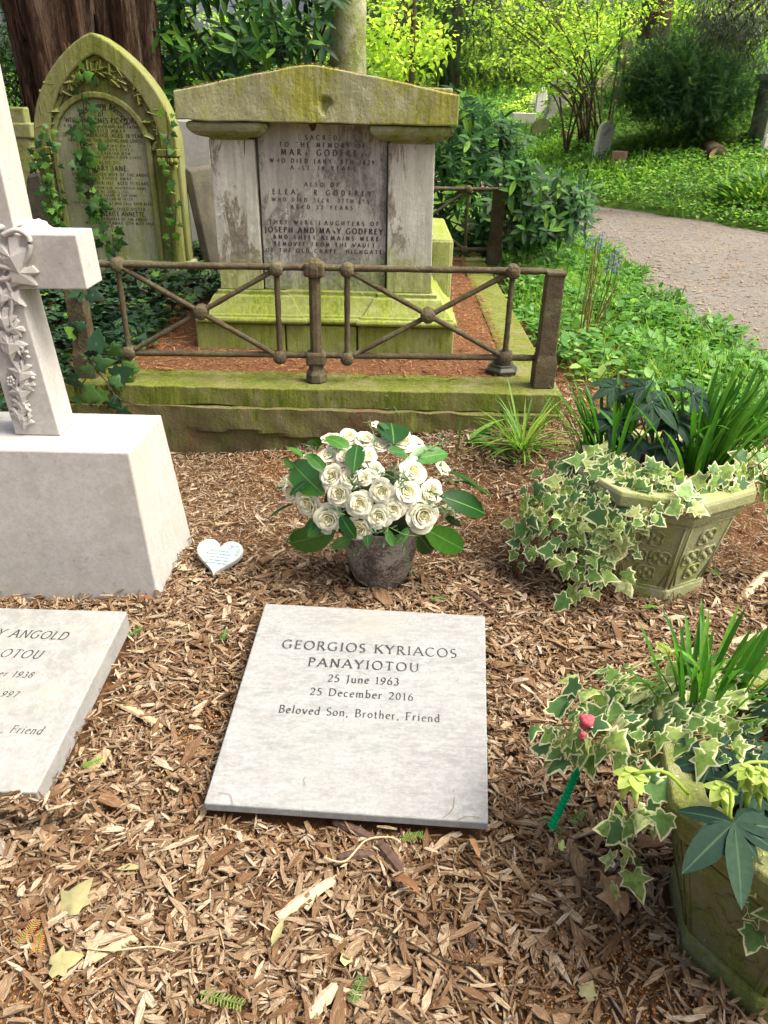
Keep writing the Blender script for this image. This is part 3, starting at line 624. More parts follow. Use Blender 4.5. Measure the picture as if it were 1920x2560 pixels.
bar((-.6, RY, .855), (.86, RY, .862), .017, 20).build('top_rail', M['iron'], rear, True)
bar((-.6, RY, .405), (.86, RY, .415), .016, 20).build('bottom_rail', M['iron'], rear, True)
panel(rear, -.05, .60, .858, .41, Y=RY)
endpost(.84, .050, .30, .875, rear, Y=RY)

# ---------------------------------------------------------------- the pale temple-like tomb (front at y = 3.92)
TY = 3.92
tomb = thing('pedestal_tomb', 'large white and mossy gabled tomb with two pilasters, inside the iron railing', 'tomb', (-.34, TY, .3))
def blk(name, m, x0, x1, y0, y1, z0, z1, bevel=.006, parent=tomb): return MB().box(x0, x1, y0, y1, z0, z1).build(name, M[m], parent, bevel=bevel)
TB = TY + 1.35
rough_block(MB(), -.965, -.519, TY - .09, TB, .28, .455, 14, 5, .003, 2).build('base_block', M['base'], tomb, bevel=.008)
rough_block(MB(), -.513, -.158, TY - .088, TB, .28, .452, 12, 5, .003, 5).build('base_block', M['base'], tomb, bevel=.008)
rough_block(MB(), -.152, .330, TY - .093, TB, .28, .453, 14, 5, .003, 7).build('base_block', M['base'], tomb, bevel=.008)
# sloping moulded plinth: profile swept round the front and sides as a stack of rings
def moulded(x0, x1, y0, y1, prof, name, m, bev=.003):
    mb = MB(); R = []
    for o, z in prof: R.append([(x0 - o, y0 - o, z), (x1 + o, y0 - o, z), (x1 + o, y1 + o, z), (x0 - o, y1 + o, z)])
    v = [p for r in R for p in r]; n = len(R)
    f = [(i*4+j, i*4+(j+1)%4, (i+1)*4+(j+1)%4, (i+1)*4+j) for i in range(n-1) for j in range(4)] + [(3,2,1,0), tuple((n-1)*4+j for j in range(4))]
    return mb.add(v, f).build(name, M[m], tomb, bevel=bev)
PR = [(.118, .458), (.128, .463), (.131, .474), (.126, .486), (.112, .489), (.110, .498), (.098, .503), (.066, .545), (.048, .578), (.028, .581), (.028, .60), (.012, .602)]
moulded(-.832, -.528, TY + .012, TB, [(o * .96, z) for o, z in PR], 'plinth_moulding', 'base')
moulded(-.83, .205, TY + .030, TB, PR, 'plinth_moulding', 'base')
moulded(-.03, .212, TY + .008, TB, PR, 'plinth_moulding', 'base')
# body and inscribed panel
blk('tomb_body', 'monument', -.80, .17, TY + .075, TB - .1, .59, 1.352, .004)
MB().box(-.625, -.022, TY + .035, TY + .072, .598, 1.352).build('inscribed_panel', M['inscribed'], tomb, bevel=.002)
# pilasters tapering upward
def pilaster(xa0, xa1, xb0, xb1, seed):
    z0, z1 = .604, 1.282; mb = MB(); nz = 8; v = []; f = []
    for k in range(nz):
        t = k / (nz - 1); z = z0 + (z1 - z0) * t; l = xa0 + (xb0 - xa0) * t; r = xa1 + (xb1 - xa1) * t; n = .002 * float(vnoise(seed, z, 8))
        v += [(l, TY + n, z), (r, TY + n, z), (r, TY + .18, z), (l, TY + .18, z)]
    f = [(i*4+j, i*4+(j+1)%4, (i+1)*4+(j+1)%4, (i+1)*4+j) for i in range(nz-1) for j in range(4)] + [(3,2,1,0), tuple((nz-1)*4+j for j in range(4))]
    mb.add(v, f).build('pilaster', M['monument'], tomb, bevel=.003)
pilaster(-.842, -.632, -.846, -.640, 1); pilaster(-.012, .210, -.018, .196, 2)
# crack and open joint on the left pilaster
MB().add([(-.683, TY - .0012, 1.28), (-.679, TY - .0012, 1.28), (-.682, TY - .0012, 1.235), (-.684, TY - .0012, 1.20), (-.686, TY - .0012, 1.235)], [(0,4,3,2,1)]).build('crack', M['twig'], tomb)
# capitals: half-round moulding with rounded ends under a thin fillet
def capital(x0, x1, rl, rr):
    prof = [(-.040, 1.278), (-.038, 1.288), (-.010, 1.291), (.018, 1.30), (.040, 1.316), (.050, 1.334), (.046, 1.350), (.030, 1.356)]
    mb = MB(); R = []
    for o, z in prof:
        a = o * rl; b = o * rr
        R.append([(x0 - a, TY - .03 - max(o, -.03) * .8, z), (x1 + b, TY - .03 - max(o, -.03) * .8, z), (x1 + b, TY + .3, z), (x0 - a, TY + .3, z)])
    v = [p for r in R for p in r]; n = len(R)
    f = [(i*4+j, i*4+(j+1)%4, (i+1)*4+(j+1)%4, (i+1)*4+j) for i in range(n-1) for j in range(4)] + [(3,2,1,0), tuple((n-1)*4+j for j in range(4))]
    mb.add(v, f).build('capital', M['capital'], tomb, bevel=.006)
capital(-.880, -.618, 1.0, 1.1); capital(-.050, .226, 1.1, 1.0)
# gabled top stone with displaced front
def gable():
    x0, x1, z0, zl, zr, zp, xp = -.968, .290, 1.357, 1.472, 1.482, 1.588, -.366
    nx, nz = 60, 9; v = []; f = []
    top = lambda x: zl + (zp - zl) * (x - x0) / (xp - x0) if x < xp else zp + (zr - zp) * (x - xp) / (x1 - xp)
    xs = np.linspace(x0, x1, nx)
    for j in range(nz):
        for x in xs:
            t = j / (nz - 1); z = z0 + (top(x) + .004 * float(vnoise(x, 2, 9)) - .006 * max(0, 1 - abs(x - xp) / .06) - z0) * t
            if j == 0: z += .003 * float(vnoise(x, 7, 14))
            y = TY - .085 + .003 * float(vnoise(x, z, 8)) + .0015 * float(vnoise(x, z, 31))
            hx, hz = x - (-.298), z - 1.428
            if hx * hx / .00035 + hz * hz / .0004 < 1: y += .03
            v.append((x, y, z))
    for j in range(nz - 1):
        for i in range(nx - 1): a = j * nx + i; f.append((a, a + 1, a + nx + 1, a + nx))
    b = len(v); v += [(x, TY + .52, top(x)) for x in xs] + [(x, TY + .52, z0) for x in xs]; t = (nz - 1) * nx
    for i in range(nx - 1): f += [(t+i, t+i+1, b+i+1, b+i), (b+i, b+i+1, b+nx+i+1, b+nx+i), (b+nx+i, b+nx+i+1, i+1, i)]
    f.append(tuple([j * nx for j in range(nz)] + [b, b + nx])[::-1][::-1]); f.append(tuple([j * nx + nx - 1 for j in range(nz)][::-1] + [b + 2*nx - 1, b + nx - 1]))
    MB().add(v, f).build('gabled_top', M['pediment'], tomb, bevel=.006)
gable()
MB().prism([(-.60, 1.36), (.30, 1.36), (.305, 1.515), (-.30, 1.52)], TY + .60, TB + .1).build('rear_roof_stone', M['pediment'], tomb, bevel=.008)
blk('side_buttress', 'base', .215, .345, TY + .45, TB - .05, .45, .80, .02)
MB().prism([(-.385, 1.3565), (-.352, 1.3565), (-.352, 1.345), (-.358, 1.325), (-.372, 1.32), (-.382, 1.338)][::-1], TY + .028, TY + .034).build('hole', M['twig'], tomb)
ux, uy = (1, 0, 0), (0, 0, 1)
def tl(t, px, py, hpx, wpx, mat='inkfaded', **k):
    """a line of the tomb's inscription: centre and size taken in metres from the panel"""
    p = aty(400 + px * 800 / 1659, 100 + py * 800 / 1659, TY + .0335); h = hpx * 800 / 1659 / FPX * 4.03
    w = wpx * 800 / 1659 / FPX * 4.03; tr = (w / h - text_width(t, 0)) / max(1, len(t) - 1)
    inscription(tomb, [dict(t=t, org=np.array([p[0], TY + .0335, p[2]]), ux=ux, uy=uy, h=h, track=tr, thick=.22, **k)], M[mat])
for a in [('SACRED', 835, 518, 19, 145), ('TO THE MEMORY OF', 841, 557, 19, 395), ('MARY GODFREY,', 855, 600, 25, 405), ('WHO DIED JANY. 8TH 1829,', 848, 640, 18, 500), ('AGED 19 YEARS.', 855, 675, 18, 320),
          ('ALSO OF', 838, 760, 17, 160), ('ELEANOR GODFREY,', 852, 804, 22, 490), ('WHO DIED DECR. 27TH 1851,', 848, 841, 17, 490), ('AGED 22 YEARS.', 848, 877, 17, 310),
          ('THEY WERE DAUGHTERS OF', 850, 958, 18, 525), ('JOSEPH AND MARY GODFREY,', 856, 1002, 25, 585), ('AND THEIR REMAINS WERE', 860, 1036, 19, 510), ('REMOVED FROM THE VAULT', 852, 1070, 18, 490), ('OF THE OLD CHAPEL HIGHGATE.', 858, 1104, 18, 580)]:
    tl(*a, skip=.03 if a[2] > 700 else .08, mat='ink' if a[2] > 940 else 'inkfaded')

# little dark metal vase foot by the right end of the railing
vf = thing('vase_base', 'small dark metal vase foot lying behind the railing near its right end', 'vase base', (.56, 3.50, .32))
vf.rotation_euler = (0, 0, 0)
MB().lathe((.545, 3.56, .318), [(.078,0),(.082,.012),(.080,.022),(.062,.034),(.058,.045)], 6, .3).build('foot', simple('dark bronze', C(.03,.032,.022), .5, .5), vf, bevel=.003)
MB().lathe((.548, 3.56, .363), [(.046,0),(.043,.03),(.044,.06)], 6, .3).build('socket', simple('dark bronze body', C(.05,.054,.042), .5, .5), vf, bevel=.003)

# ---------------------------------------------------------------- tall pointed headstone behind on the left
PY = 5.2
hx0, hx1, hxm = -2.175, -1.308, -1.742
hs = thing('arched_headstone', 'tall green headstone with a pointed arch, carved roses and climbing ivy, before the big trunk', 'headstone', (-1.74, PY, .4))
def arch(x0, x1, zs, zt, z0, n=14, xm=None, power=.62):
    xm = (x0 + x1) / 2 if xm is None else xm; P = [(x0, z0)]
    L = []
    for i in range(n + 1):
        t = i / n; th = t * PI / 2
        L.append((x0 + (xm - x0) * (1 - math.cos(th)), zs + (zt - zs) * math.sin(th) ** .92))
    # blend towards a point: straighten near the top
    L = [(x0 + (xm - x0) * (t := i / n) ** 1.9, zs + (zt - zs) * (1 - (1 - t) ** 1.22)) for i in range(n + 1)]
    R = [(x1 - (x1 - xm) * (i / n) ** 1.9, zs + (zt - zs) * (1 - (1 - i / n) ** 1.22)) for i in range(n)]
    out = [(x0, z0)] + L + R[::-1] + [(x1, z0)]
    return out[::-1]      # counter-clockwise from the front
def rnd_arch(x0, x1, zs, z0, n=16, flat=1.0):
    xm, r = (x0 + x1) / 2, (x1 - x0) / 2
    return [(x0, z0), (x1, z0)] + [(xm + r * math.cos(PI * i / n), zs + r * flat * math.sin(PI * i / n)) for i in range(n + 1)]
MB().prism(arch(hx0, hx1, 1.17, 1.765, .30), PY, PY + .13).build('arched_slab', M['pickford'], hs, bevel=.012)
def ring_band(outer, inner, y0, y1):
    n = len(outer); v = [(x, y0, z) for x, z in outer] + [(x, y0, z) for x, z in inner] + [(x, y1, z) for x, z in outer] + [(x, y1, z) for x, z in inner]
    f = []
    for i in range(n - 1): f += [(i, n+i, n+i+1, i+1), (i, i+1, 2*n+i+1, 2*n+i), (n+i, 3*n+i, 3*n+i+1, n+i+1)]
    f += [(0, 2*n, 3*n, n), (n-1, 2*n-1, 4*n-1, 3*n-1)]
    return MB().add(v, f)
o = arch(hx0, hx1, 1.17, 1.765, 1.16); i_ = arch(hx0 + .10, hx1 - .10, 1.17, 1.655, 1.16)
ring_band(o, i_, PY - .045, PY + .01).build('arch_moulding', M['pickford'], hs, bevel=.012)
o = arch(hx0 + .10, hx1 - .10, 1.17, 1.655, 1.16); i_ = arch(hx0 + .125, hx1 - .125, 1.17, 1.625, 1.16)
ring_band(o, i_, PY - .018, PY + .01).build('inner_roll', M['pickford'], hs, bevel=.004)
px0, px1, pzs = -2.085, -1.470, 1.165
o = rnd_arch(px0, px1, pzs, .45, flat=.98)[1:]; i_ = rnd_arch(px0 + .035, px1 - .035, pzs, .45, flat=.98)[1:]
o = [(px1, .45)] + o[1:] + [(px0, .45)]; i_ = [(px1 - .035, .45)] + i_[1:] + [(px0 + .035, .45)]
ring_band(o, i_, PY - .03, PY + .01).build('panel_moulding', M['pickford'], hs, bevel=.008)
MB().prism(rnd_arch(px0 + .036, px1 - .036, pzs, .42, flat=.98), PY - .004, PY + .02).build('inscribed_panel', M['pickpanel'], hs)
for sx in (-1, 1):                                              # colonnettes at both sides
    cx = hx0 + .040 if sx < 0 else hx1 - .058
    MB().lathe((cx, PY - .03, .42), [(.060,0),(.062,.03),(.050,.045),(.056,.06),(.044,.075),(.040,.09),(.040,.63),(.046,.64),(.050,.66)], 14).build('colonnette', M['pickford'], hs, True)
    cb = MB()
    for k in range(5): cb.ball((cx - .05 + .025 * k, PY - .075, 1.10), (.018, .02, .022), 6, 4)
    cb.box(cx - .062, cx + .062, PY - .08, PY + .02, 1.125, 1.165); cb.build('capital', M['pickford'], hs, bevel=.004)
blk('foot_course', 'pickpanel', hx0 - .02, hx1 + .03, PY - .10, PY + .2, .33, .50, .02, hs)
# carved roses and leaves in the spandrel
def rosette(x, z, r, parent, m, y=PY - .012):
    mb = MB()
    for k in range(5):
        w = 2 * PI * k / 5 + x * 9; mb.ball((x + .55 * r * math.cos(w), y, z + .55 * r * math.sin(w)), (r * .48, r * .35, r * .48), 7, 4)
    mb.ball((x, y - r * .28, z), (r * .34, r * .3, r * .34), 7, 4)
    return mb.build('carved_rose', m, parent, True)
def carvedleaf(x, z, L, ang, parent, m, y=PY - .006, up=(0, -1, 0)):
    c, s = math.cos(ang), math.sin(ang); P = [(0, 0), (.25, .26), (.6, .3), (1, 0), (.6, -.3), (.25, -.26)]
    v = [(x + L * (a * c - b * s), y - .002, z + L * (a * s + b * c)) for a, b in P] + [(x + L * (a * c), y - .03 * L / .06, z + L * (a * s)) for a in (.1, .45, .8)]
    f = [(0, 6, 1), (6, 7, 2, 1), (7, 8, 2), (8, 3, 2), (0, 5, 6), (6, 5, 4, 7), (7, 4, 8), (8, 4, 3)]
    return MB().add(v, [q[::-1] for q in f]).build('carved_leaf', m, parent)
for k in range(22):
    t = (k + .5) / 22; th = PI * (1 - t); r0 = .42 + .03 * math.sin(PI * t)
    mid = (-1.765, 1.165); X = mid[0] + .345 * math.cos(th); Z = mid[1] + .02 + .375 * math.sin(th)
    if k % 3 == 1 or k == 8: rosette(X, Z, .048 if 7 < k < 14 else .038, hs, M['pickford'])
    for q in range(3): carvedleaf(X + random.uniform(-.025, .025), Z + random.uniform(-.02, .025), random.uniform(.06, .085), random.uniform(0, 6.3), hs, M['pickford'])
for k in range(10): carvedleaf(-1.765 + random.uniform(-.08, .08), 1.545 + random.uniform(-.015, .05), .05, random.uniform(0, 6.3), hs, M['pickford'])
def pl(t, px, py, hpx, wpx, style='sans', mat='inkgreen', **k):
    p = aty(px * 640 / 1659, py * 640 / 1659, PY - .0045); s = 640 / 1659 / FPX * 5.27; h = hpx * s; w = wpx * s
    tr = (w / h - text_width(t, 0)) / max(1, len(t) - 1)
    inscription(hs, [dict(t=t, org=np.array([p[0], PY - .0045, p[2]]), ux=ux, uy=uy, h=h, track=tr, style=style, thick=.17, **k)], M[mat])
pl('In ever loving Memory', 650, 700, 34, 340, 'serif', arc=.16)
for a in [('of', 655, 754, 30, 30), ('WILLIAM JAMES PICKFORD.', 665, 797, 26, 430), ('A DEARLY LOVED HUSBAND AND FATHER', 665, 829, 15, 445), ('WHO PASSED AWAY', 655, 858, 18, 280), ('20TH DECEMBER 1922. AGED 70 YEARS.', 680, 889, 19, 480), ('GENTLE AND TRUE. LOVING AND LOVED.', 685, 920, 16, 430), ('STAR OF MORNING ONCE', 675, 951, 13, 310), ('JOY OF ALL OUR LIVES:', 695, 976, 13, 310), ('STAR OF EVENING NOW', 690, 1001, 13, 280), ('BLESSED HE SHINES OUR LIVES.', 715, 1026, 14, 380),
          ('ALSO OF', 705, 1064, 16, 110), ('MARY JANE.', 715, 1106, 27, 215), ('DEARLY BELOVED WIFE OF THE ABOVE', 718, 1139, 15, 450), ('WHO PASSED AWAY', 722, 1165, 15, 240), ('15TH OCTOBER 1927. AGED 75 YEARS.', 725, 1195, 16, 445), ('THE VOICE FROM OUR HOUSEHOLD GONE,', 722, 1224, 12, 425), ('A VOICE WE LOVED IS STILL.', 705, 1248, 12, 250), ('A PLACE IS VACANT IN OUR HOME', 725, 1271, 12, 300), ('WHICH NEVER CAN BE FILLED.', 715, 1294, 12, 280), ('THEIR CHILDREN RISE UP AND CALL THEM BLESSED.', 745, 1325, 13, 520), ('ALSO OUR BELOVED SISTER', 748, 1362, 16, 360), ('MARGUERITE ANNETTE.', 758, 1399, 24, 350), ('THIRD DAUGHTER OF THE ABOVE', 765, 1428, 15, 350), ('WHO PASSED AWAY 12TH MAY 1929.', 780, 1455, 16, 420)]:
    pl(*a)

# ---------------------------------------------------------------- cream stone cross with carved ivy, on its battered plinth (left)
cr = thing('stone_cross', 'cream stone cross wound with carved ivy, standing on a wide tapered plinth at the left', 'grave cross', (-1.08, 2.27, 0))
pb = [(-1.46, 2.07, -.05), (-.725, 2.07, -.05), (-.705, 2.465, -.05), (-1.46, 2.465, -.05)]; pt = [(-1.42, 2.100, .51), (-.765, 2.100, .51), (-.752, 2.415, .51), (-1.42, 2.415, .51)]
MB().hexa(pb, pt).build('plinth', M['cross'], cr, bevel=.006)
def cross_mesh():
    y0, y1 = 2.212, 2.337; mb = MB()
    Lx = lambda z: np.interp(z, [.51, .958, 1.108, 1.75], [-1.152, -1.186, -1.192, -1.205]); Rx = lambda z: np.interp(z, [.51, .958, 1.108, 1.75], [-1.012, -1.052, -1.030, -1.052])
    out = [(Lx(.511), .511), (Rx(.511), .511), (Rx(.958), .958), (-.855, .961), (-.864, 1.109), (Rx(1.108), 1.108), (Rx(1.75), 1.75), (Lx(1.75), 1.75), (Lx(1.108), 1.108), (-1.37, 1.109), (-1.38, .961), (Lx(.958), .958)]
    f0 = lambda z: 2.212 + (z - .51) * .004; b0 = lambda z: 2.337 + (z - .51) * .012
    n = len(out); v = [(x, f0(z), z) for x, z in out] + [(x, b0(z), z) for x, z in out]
    mb.add(v, [tuple(range(n)), tuple(range(2*n-1, n-1, -1))] + [(i, n+i, n+(i+1)%n, (i+1)%n) for i in range(n)])
    return mb.build('cross', M['cross'], cr, bevel=.004)
cross_mesh()
IVY2 = [(0, 0, 0), (.16, -.22, .0), (.42, -.18, .02), (.30, .08, .06), (.62, .22, -.03), (.34, .42, .04), (.20, .55, .05), (0, 1.0, -.06), (-.20, .55, .05), (-.34, .42, .04), (-.62, .22, -.03), (-.30, .08, .06), (-.42, -.18, .02), (-.16, -.22, 0)]
def carved_ivy(px, py, L, ang, src=None, y=2.208, tilt=.0):
    """one carved leaf on the cross front: thick, faceted, ridge along its lobes"""
    p = aty(px, py, y); c, s = math.cos(ang), math.sin(ang); v = []
    for k, (a, b, h) in enumerate(IVY2):
        X = a * c + b * s; Z = -b * c + a * s
        v.append((p[0] + L * X, y - .004 - h * L * .28, p[2] + L * Z))
    v2 = [(a, 2.216, b) for a, _, b in v]
    cen = [(p[0] + L * (b * s), y - .006 - L * .10, p[2] - L * b * c) for b in (.22, .62)]
    n = len(v); f = []
    for i in range(n):
        a, b = i, (i + 1) % n; tgt = 2*n if (i < 4 or i >= 9) else 2*n + 1
        f.append((a, b, tgt))
        f.append((b, a, n + a, n + b))
    f += [(4, 5, 2*n + 1), (2*n, 4, 2*n+1), (2*n+1, 9, 2*n)]
    o = MB().add(v + v2 + cen, f).build('carved_leaf', M['cross'], cr)
    return o
for a in [(20, 620, .105, .35), (62, 668, .085, -.75), (2, 640, .07, 1.2), (8, 725, .055, -.3), (26, 738, .05, .9), (4, 782, .07, .15), (24, 842, .082, -.1), (46, 815, .05, -1.1), (55, 918, .066, -.25), (48, 966, .062, .1), (72, 955, .045, -.9), (46, 1000, .045, .3), (60, 1012, .042, -.5), (44, 1025, .048, .1), (64, 1042, .045, -.3)]:
    carved_ivy(*a[:4])
def vine(pts, r=.006, y=2.204):
    P = np.array([aty(a, b, y) for a, b in pts]); P[:, 1] = y; Q = resample3(P, 26); MB().tube(Q, r, 6).build('carved_stem', M['cross'], cr, True)
def resample3(P, n):
    P = np.array(P, float); k = len(P); t = np.linspace(0, k - 1, n); out = []
    for u in t:
        i = min(int(u), k - 2); w = u - i; p0 = P[max(i-1, 0)]; p1 = P[i]; p2 = P[i+1]; p3 = P[min(i+2, k-1)]
        out.append(.5 * (2*p1 + (p2-p0)*w + (2*p0-5*p1+4*p2-p3)*w*w + (3*p1-p0-3*p2+p3)*w**3))
    return np.array(out)
vine([(0, 700), (30, 690), (70, 640), (72, 595), (40, 575), (5, 590)], .008); vine([(0, 640), (20, 655), (36, 672), (14, 668), (-20, 660)], .008)
vine([(5, 690), (20, 710), (32, 745), (25, 800), (35, 850), (52, 890), (56, 930), (40, 960), (44, 990), (60, 1010), (72, 1030), (70, 1052), (50, 1046)], .006)
vine([(0, 830), (8, 870), (18, 885)], .005); vine([(40, 860), (56, 870), (55, 880)], .005)
# ivy wrapping over the top of the arm
mb = MB(); mb.tube(resample3([(-1.16, 2.20, 1.085), (-1.10, 2.205, 1.118), (-1.02, 2.26, 1.128), (-.985, 2.31, 1.12)], 18), [.016] * 18, 8, squash=.7); mb.build('carved_stem', M['cross'], cr, True)
mb = MB(); mb.add([(-1.045, 2.215, 1.106), (-.965, 2.225, 1.106), (-.945, 2.30, 1.106), (-.985, 2.335, 1.106), (-1.05, 2.33, 1.106), (-1.005, 2.25, 1.135), (-.995, 2.30, 1.138)], [(0,1,5), (1,2,6,5), (2,3,6), (3,4,6), (4,0,5,6)]).build('carved_leaf', M['cross'], cr)
bb = MB()
for a in [(22, 946), (28, 944), (20, 953), (27, 953), (33, 950), (22, 961), (29, 962), (35, 958)]: p = aty(*a, 2.203); bb.ball(p, .0055, 7, 5)
bb.build('carved_berries', M['cross'], cr, True)
for a in [(66, 880, .9), (70, 892, .7), (82, 944, .6)]: p = aty(a[0], a[1], 2.203); MB().ball(p, (.008, .006, .005), 7, 5).build('carved_bud', M['cross'], cr, True)

# ---------------------------------------------------------------- two flat lettered slabs
def slab(name, label, corners, th, mat, cat='grave slab'):
    c = np.array(corners, float); t = thing(name, label, cat, tuple(c.mean(0)))
    lo = [tuple(p - [0, 0, th]) for p in c]; MB().hexa(lo, [tuple(p) for p in c]).build('slab', mat, t, bevel=.0035); return t
# order: near-left, near-right, far-right, far-left
NL, NR = dz(440, 1735, .028), dz(1055, 1778, .022); FR, FL = dz(1048, 1330, .078), dz(573, 1303, .080)
s1 = slab('grave_slab', 'square pale grey lettered slab lying in the wood chips before the flowers', [NL, NR, FR, FL], .024, M['slabgrey'])
def onplane(px, py, A, B, Cc):
    n = np.cross(B - A, Cc - A); d = ray(px, py); return CC + d * (((A - CC) @ n) / (d @ n)), n / np.linalg.norm(n)
def slabline(parent, t, px, py, hpx, wpx, PL, dirp, mat, **k):
    """px,py: source pixel of the middle of the base line; dirp: two source pixels that give the line's direction"""
    p, n = onplane(px, py, *PL); a, _ = onplane(*dirp[0], *PL); b, _ = onplane(*dirp[1], *PL); u = (b - a) / np.linalg.norm(b - a)
    if n[2] < 0: n = -n
    v = np.cross(n, u); q, _ = onplane(px, py - hpx, *PL); h = float((q - p) @ v)
    q1, _ = onplane(px - wpx / 2, py, *PL); q2, _ = onplane(px + wpx / 2, py, *PL); w = float((q2 - q1) @ u)
    tr = (w / h - text_width(t, 0)) / max(1, len(t) - 1); inscription(parent, [dict(t=t, org=p, ux=u, uy=v, h=h, track=tr, **k)], mat)
zs = lambda x, y: (500 + x * 760 / 1659, 1480 + y * 760 / 1659)
PLs = (NL, NR, FR); D1 = ((zs(440, 306)), zs(1400, 362))
for t, x, y, h, w, th in [('GEORGIOS KYRIACOS', 921, 332, 46, 960, .10), ('PANAYIOTOU', 890, 420, 46, 610, .11), ('25 June 1963', 890, 499, 40, 392, .11), ('25 December 2016', 880, 577, 40, 568, .11), ('Beloved Son, Brother, Friend', 866, 684, 42, 888, .105)]:
    slabline(s1, t, *zs(x, y), h * 760 / 1659, w * 760 / 1659, PLs, D1, M['ink'], thick=th * 1.05)
FR2 = dz(275, 1320, .105); NR2 = dz(78, 1712, .030); w2 = np.array([-.70, .005, 0]); 
s2 = slab('grave_slab', 'white limestone slab with italic lettering at the left edge, in front of the cross plinth', [NR2 + w2, NR2, FR2, FR2 + w2], .07, M['slabwhite'])
PL2 = (NR2 + w2, NR2, FR2); z2 = lambda x, y: (x * 400 / 1609, 1500 + y * 400 / 1609); D2 = (z2(20, 370), z2(690, 405))
def sl2(t, xl, xr, y, h, **k):
    slabline(s2, t, *z2((xl + xr) / 2, y), h * 400 / 1609, (xr - xl) * 400 / 1609, PL2, D2, M['ink'], slant=.22, **k)
sl2('Y ANGOLD', -70, 668, 384, 78, thick=.125); sl2('OTOU', -20, 400, 582, 82, thick=.125); sl2('er 1938', -30, 320, 775, 62, thick=.125); sl2('997', 0, 165, 975, 62, thick=.125); sl2(', Friend', 0, 415, 1342, 78, thick=.10)

# ---------------------------------------------------------------- heart plaque
hp = thing('heart_plaque', 'small pale blue heart-shaped memorial plaque on the chips beside the plinth', 'plaque', (-.60, 2.36, .0))
def heart_build():
    c = aty(545, 1393, 2.385); a = math.radians(24); ux_ = np.array([math.cos(-.08), math.sin(-.08), 0]); n = np.array([.05, -math.sin(a), math.cos(a)]); n /= np.linalg.norm(n)
    ux_ = ux_ - n * (ux_ @ n); ux_ /= np.linalg.norm(ux_); vy = np.cross(n, ux_)
    c = np.array([c[0], c[1], .055])
    # correct: take the centre along the viewing ray at that height
    c = atz(545, 1393, .060)
    P = []
    for i in range(48):
        t = 2 * PI * i / 48; x = 16 * math.sin(t) ** 3; y = 13 * math.cos(t) - 5 * math.cos(2*t) - 2 * math.cos(3*t) - math.cos(4*t)
        P.append((x / 16 * .080, (y + 2.2) / 16 * .083))
    def ringp(sc, h): return [c + ux_ * (x * sc) + vy * (y * sc) + n * h for x, y in P]
    R = [ringp(.96, -.022), ringp(1.0, -.016), ringp(1.0, -.002), ringp(.96, .003)]; v = [p for r in R for p in r]; k = 48
    f = [(i*k+j, i*k+(j+1)%k, (i+1)*k+(j+1)%k, (i+1)*k+j) for i in range(3) for j in range(k)] + [tuple(range(k))]
    f = [q[::-1] for q in f] + [tuple(range(3*k, 4*k))[::-1]]
    MB().add(v, f).build('heart_body', M['heartedge'], hp)
    v = ringp(.86, .0034); MB().add(v, [tuple(range(k))[::-1]]).build('heart_face', M['heart'], hp)
    v = ringp(.875, .0040) + ringp(.865, .0040); MB().add(v, [(j, (j+1)%k, k+(j+1)%k, k+j) for j in range(k)]).build('printed_border', M['inkgrey'], hp)
    for i, (t, w) in enumerate([('Dear Cousin', .060), ('Beautiful memories', .084), ('treasured forever', .074), ('of the happy times', .077), ('we spent together.', .076)]):
        h = .0068 if i == 0 else .0062; tr = (w / h - text_width(t, 0)) / (len(t) - 1); y = .020 - .0125 * i
        inscription(hp, [dict(t=t, org=c + vy * y + n * .0038, ux=ux_, uy=vy, h=h, track=tr, thick=.19, slant=.25, style='serif')], M['ink'])
    for sx, (a0, rr) in enumerate([((-.030, .045), .012), ((.035, .043), .010)]):
        Q = [c + ux_ * (a0[0] + rr * (1 - u / 26) * math.cos(u * .42)) + vy * (a0[1] + rr * (1 - u / 26) * math.sin(u * .42)) + n * .0042 for u in range(22)]
        MB().tube(Q, .0007, 4).build('scroll_ornament', M['inkgrey'], hp)
    mb = MB(); rr = random.Random(3)
    for k_ in range(26):
        sx = -1 if k_ % 2 else 1; w = rr.uniform(.4, 2.3); rad = .056; q = c + ux_ * (sx * (.032 + .030 * math.sin(w))) + vy * (.030 + .030 * math.cos(w)) + n * .0041
        dx = rr.uniform(-1, 1); dyy = rr.uniform(-1, 1); u1 = ux_ * dx + vy * dyy; u2 = vy * dx - ux_ * dyy
        mb.add([q, q + u1 * .003 + u2 * .0015, q + u1 * .006, q + u1 * .003 - u2 * .0015], [(0, 1, 2, 3)])
    mb.build('flower_ornament', M['inkgrey'], hp)
heart_build()

# ---------------------------------------------------------------- leaf and blade shapes (base at the origin, +Y along, length 1)
def P_lance(w=.15, fold=.25, curl=.12, st=(0, .22, .5, .78, 1), wp=(0, .82, 1, .62, 0)):
    v = []; a = []; n = len(st); rows = []
    for t, k in zip(st, wp):
        z = -curl * t * t
        if k == 0: rows.append([len(v)]); v.append((0, t, z)); a.append(0.0)
        else:
            rows.append([len(v), len(v) + 1, len(v) + 2]); v += [(-w * k, t, z + fold * w * k), (0, t, z), (w * k, t, z + fold * w * k)]; a += [1.0, 0.0, 1.0]
    f = []
    for r, q in zip(rows[:-1], rows[1:]):
        if len(r) == 1: f += [(r[0], q[1], q[0]), (r[0], q[2], q[1])]
        elif len(q) == 1: f += [(r[0], r[1], q[0]), (r[1], r[2], q[0])]
        else: f += [(r[0], r[1], q[1], q[0]), (r[1], r[2], q[2], q[1])]
    return v, f, a
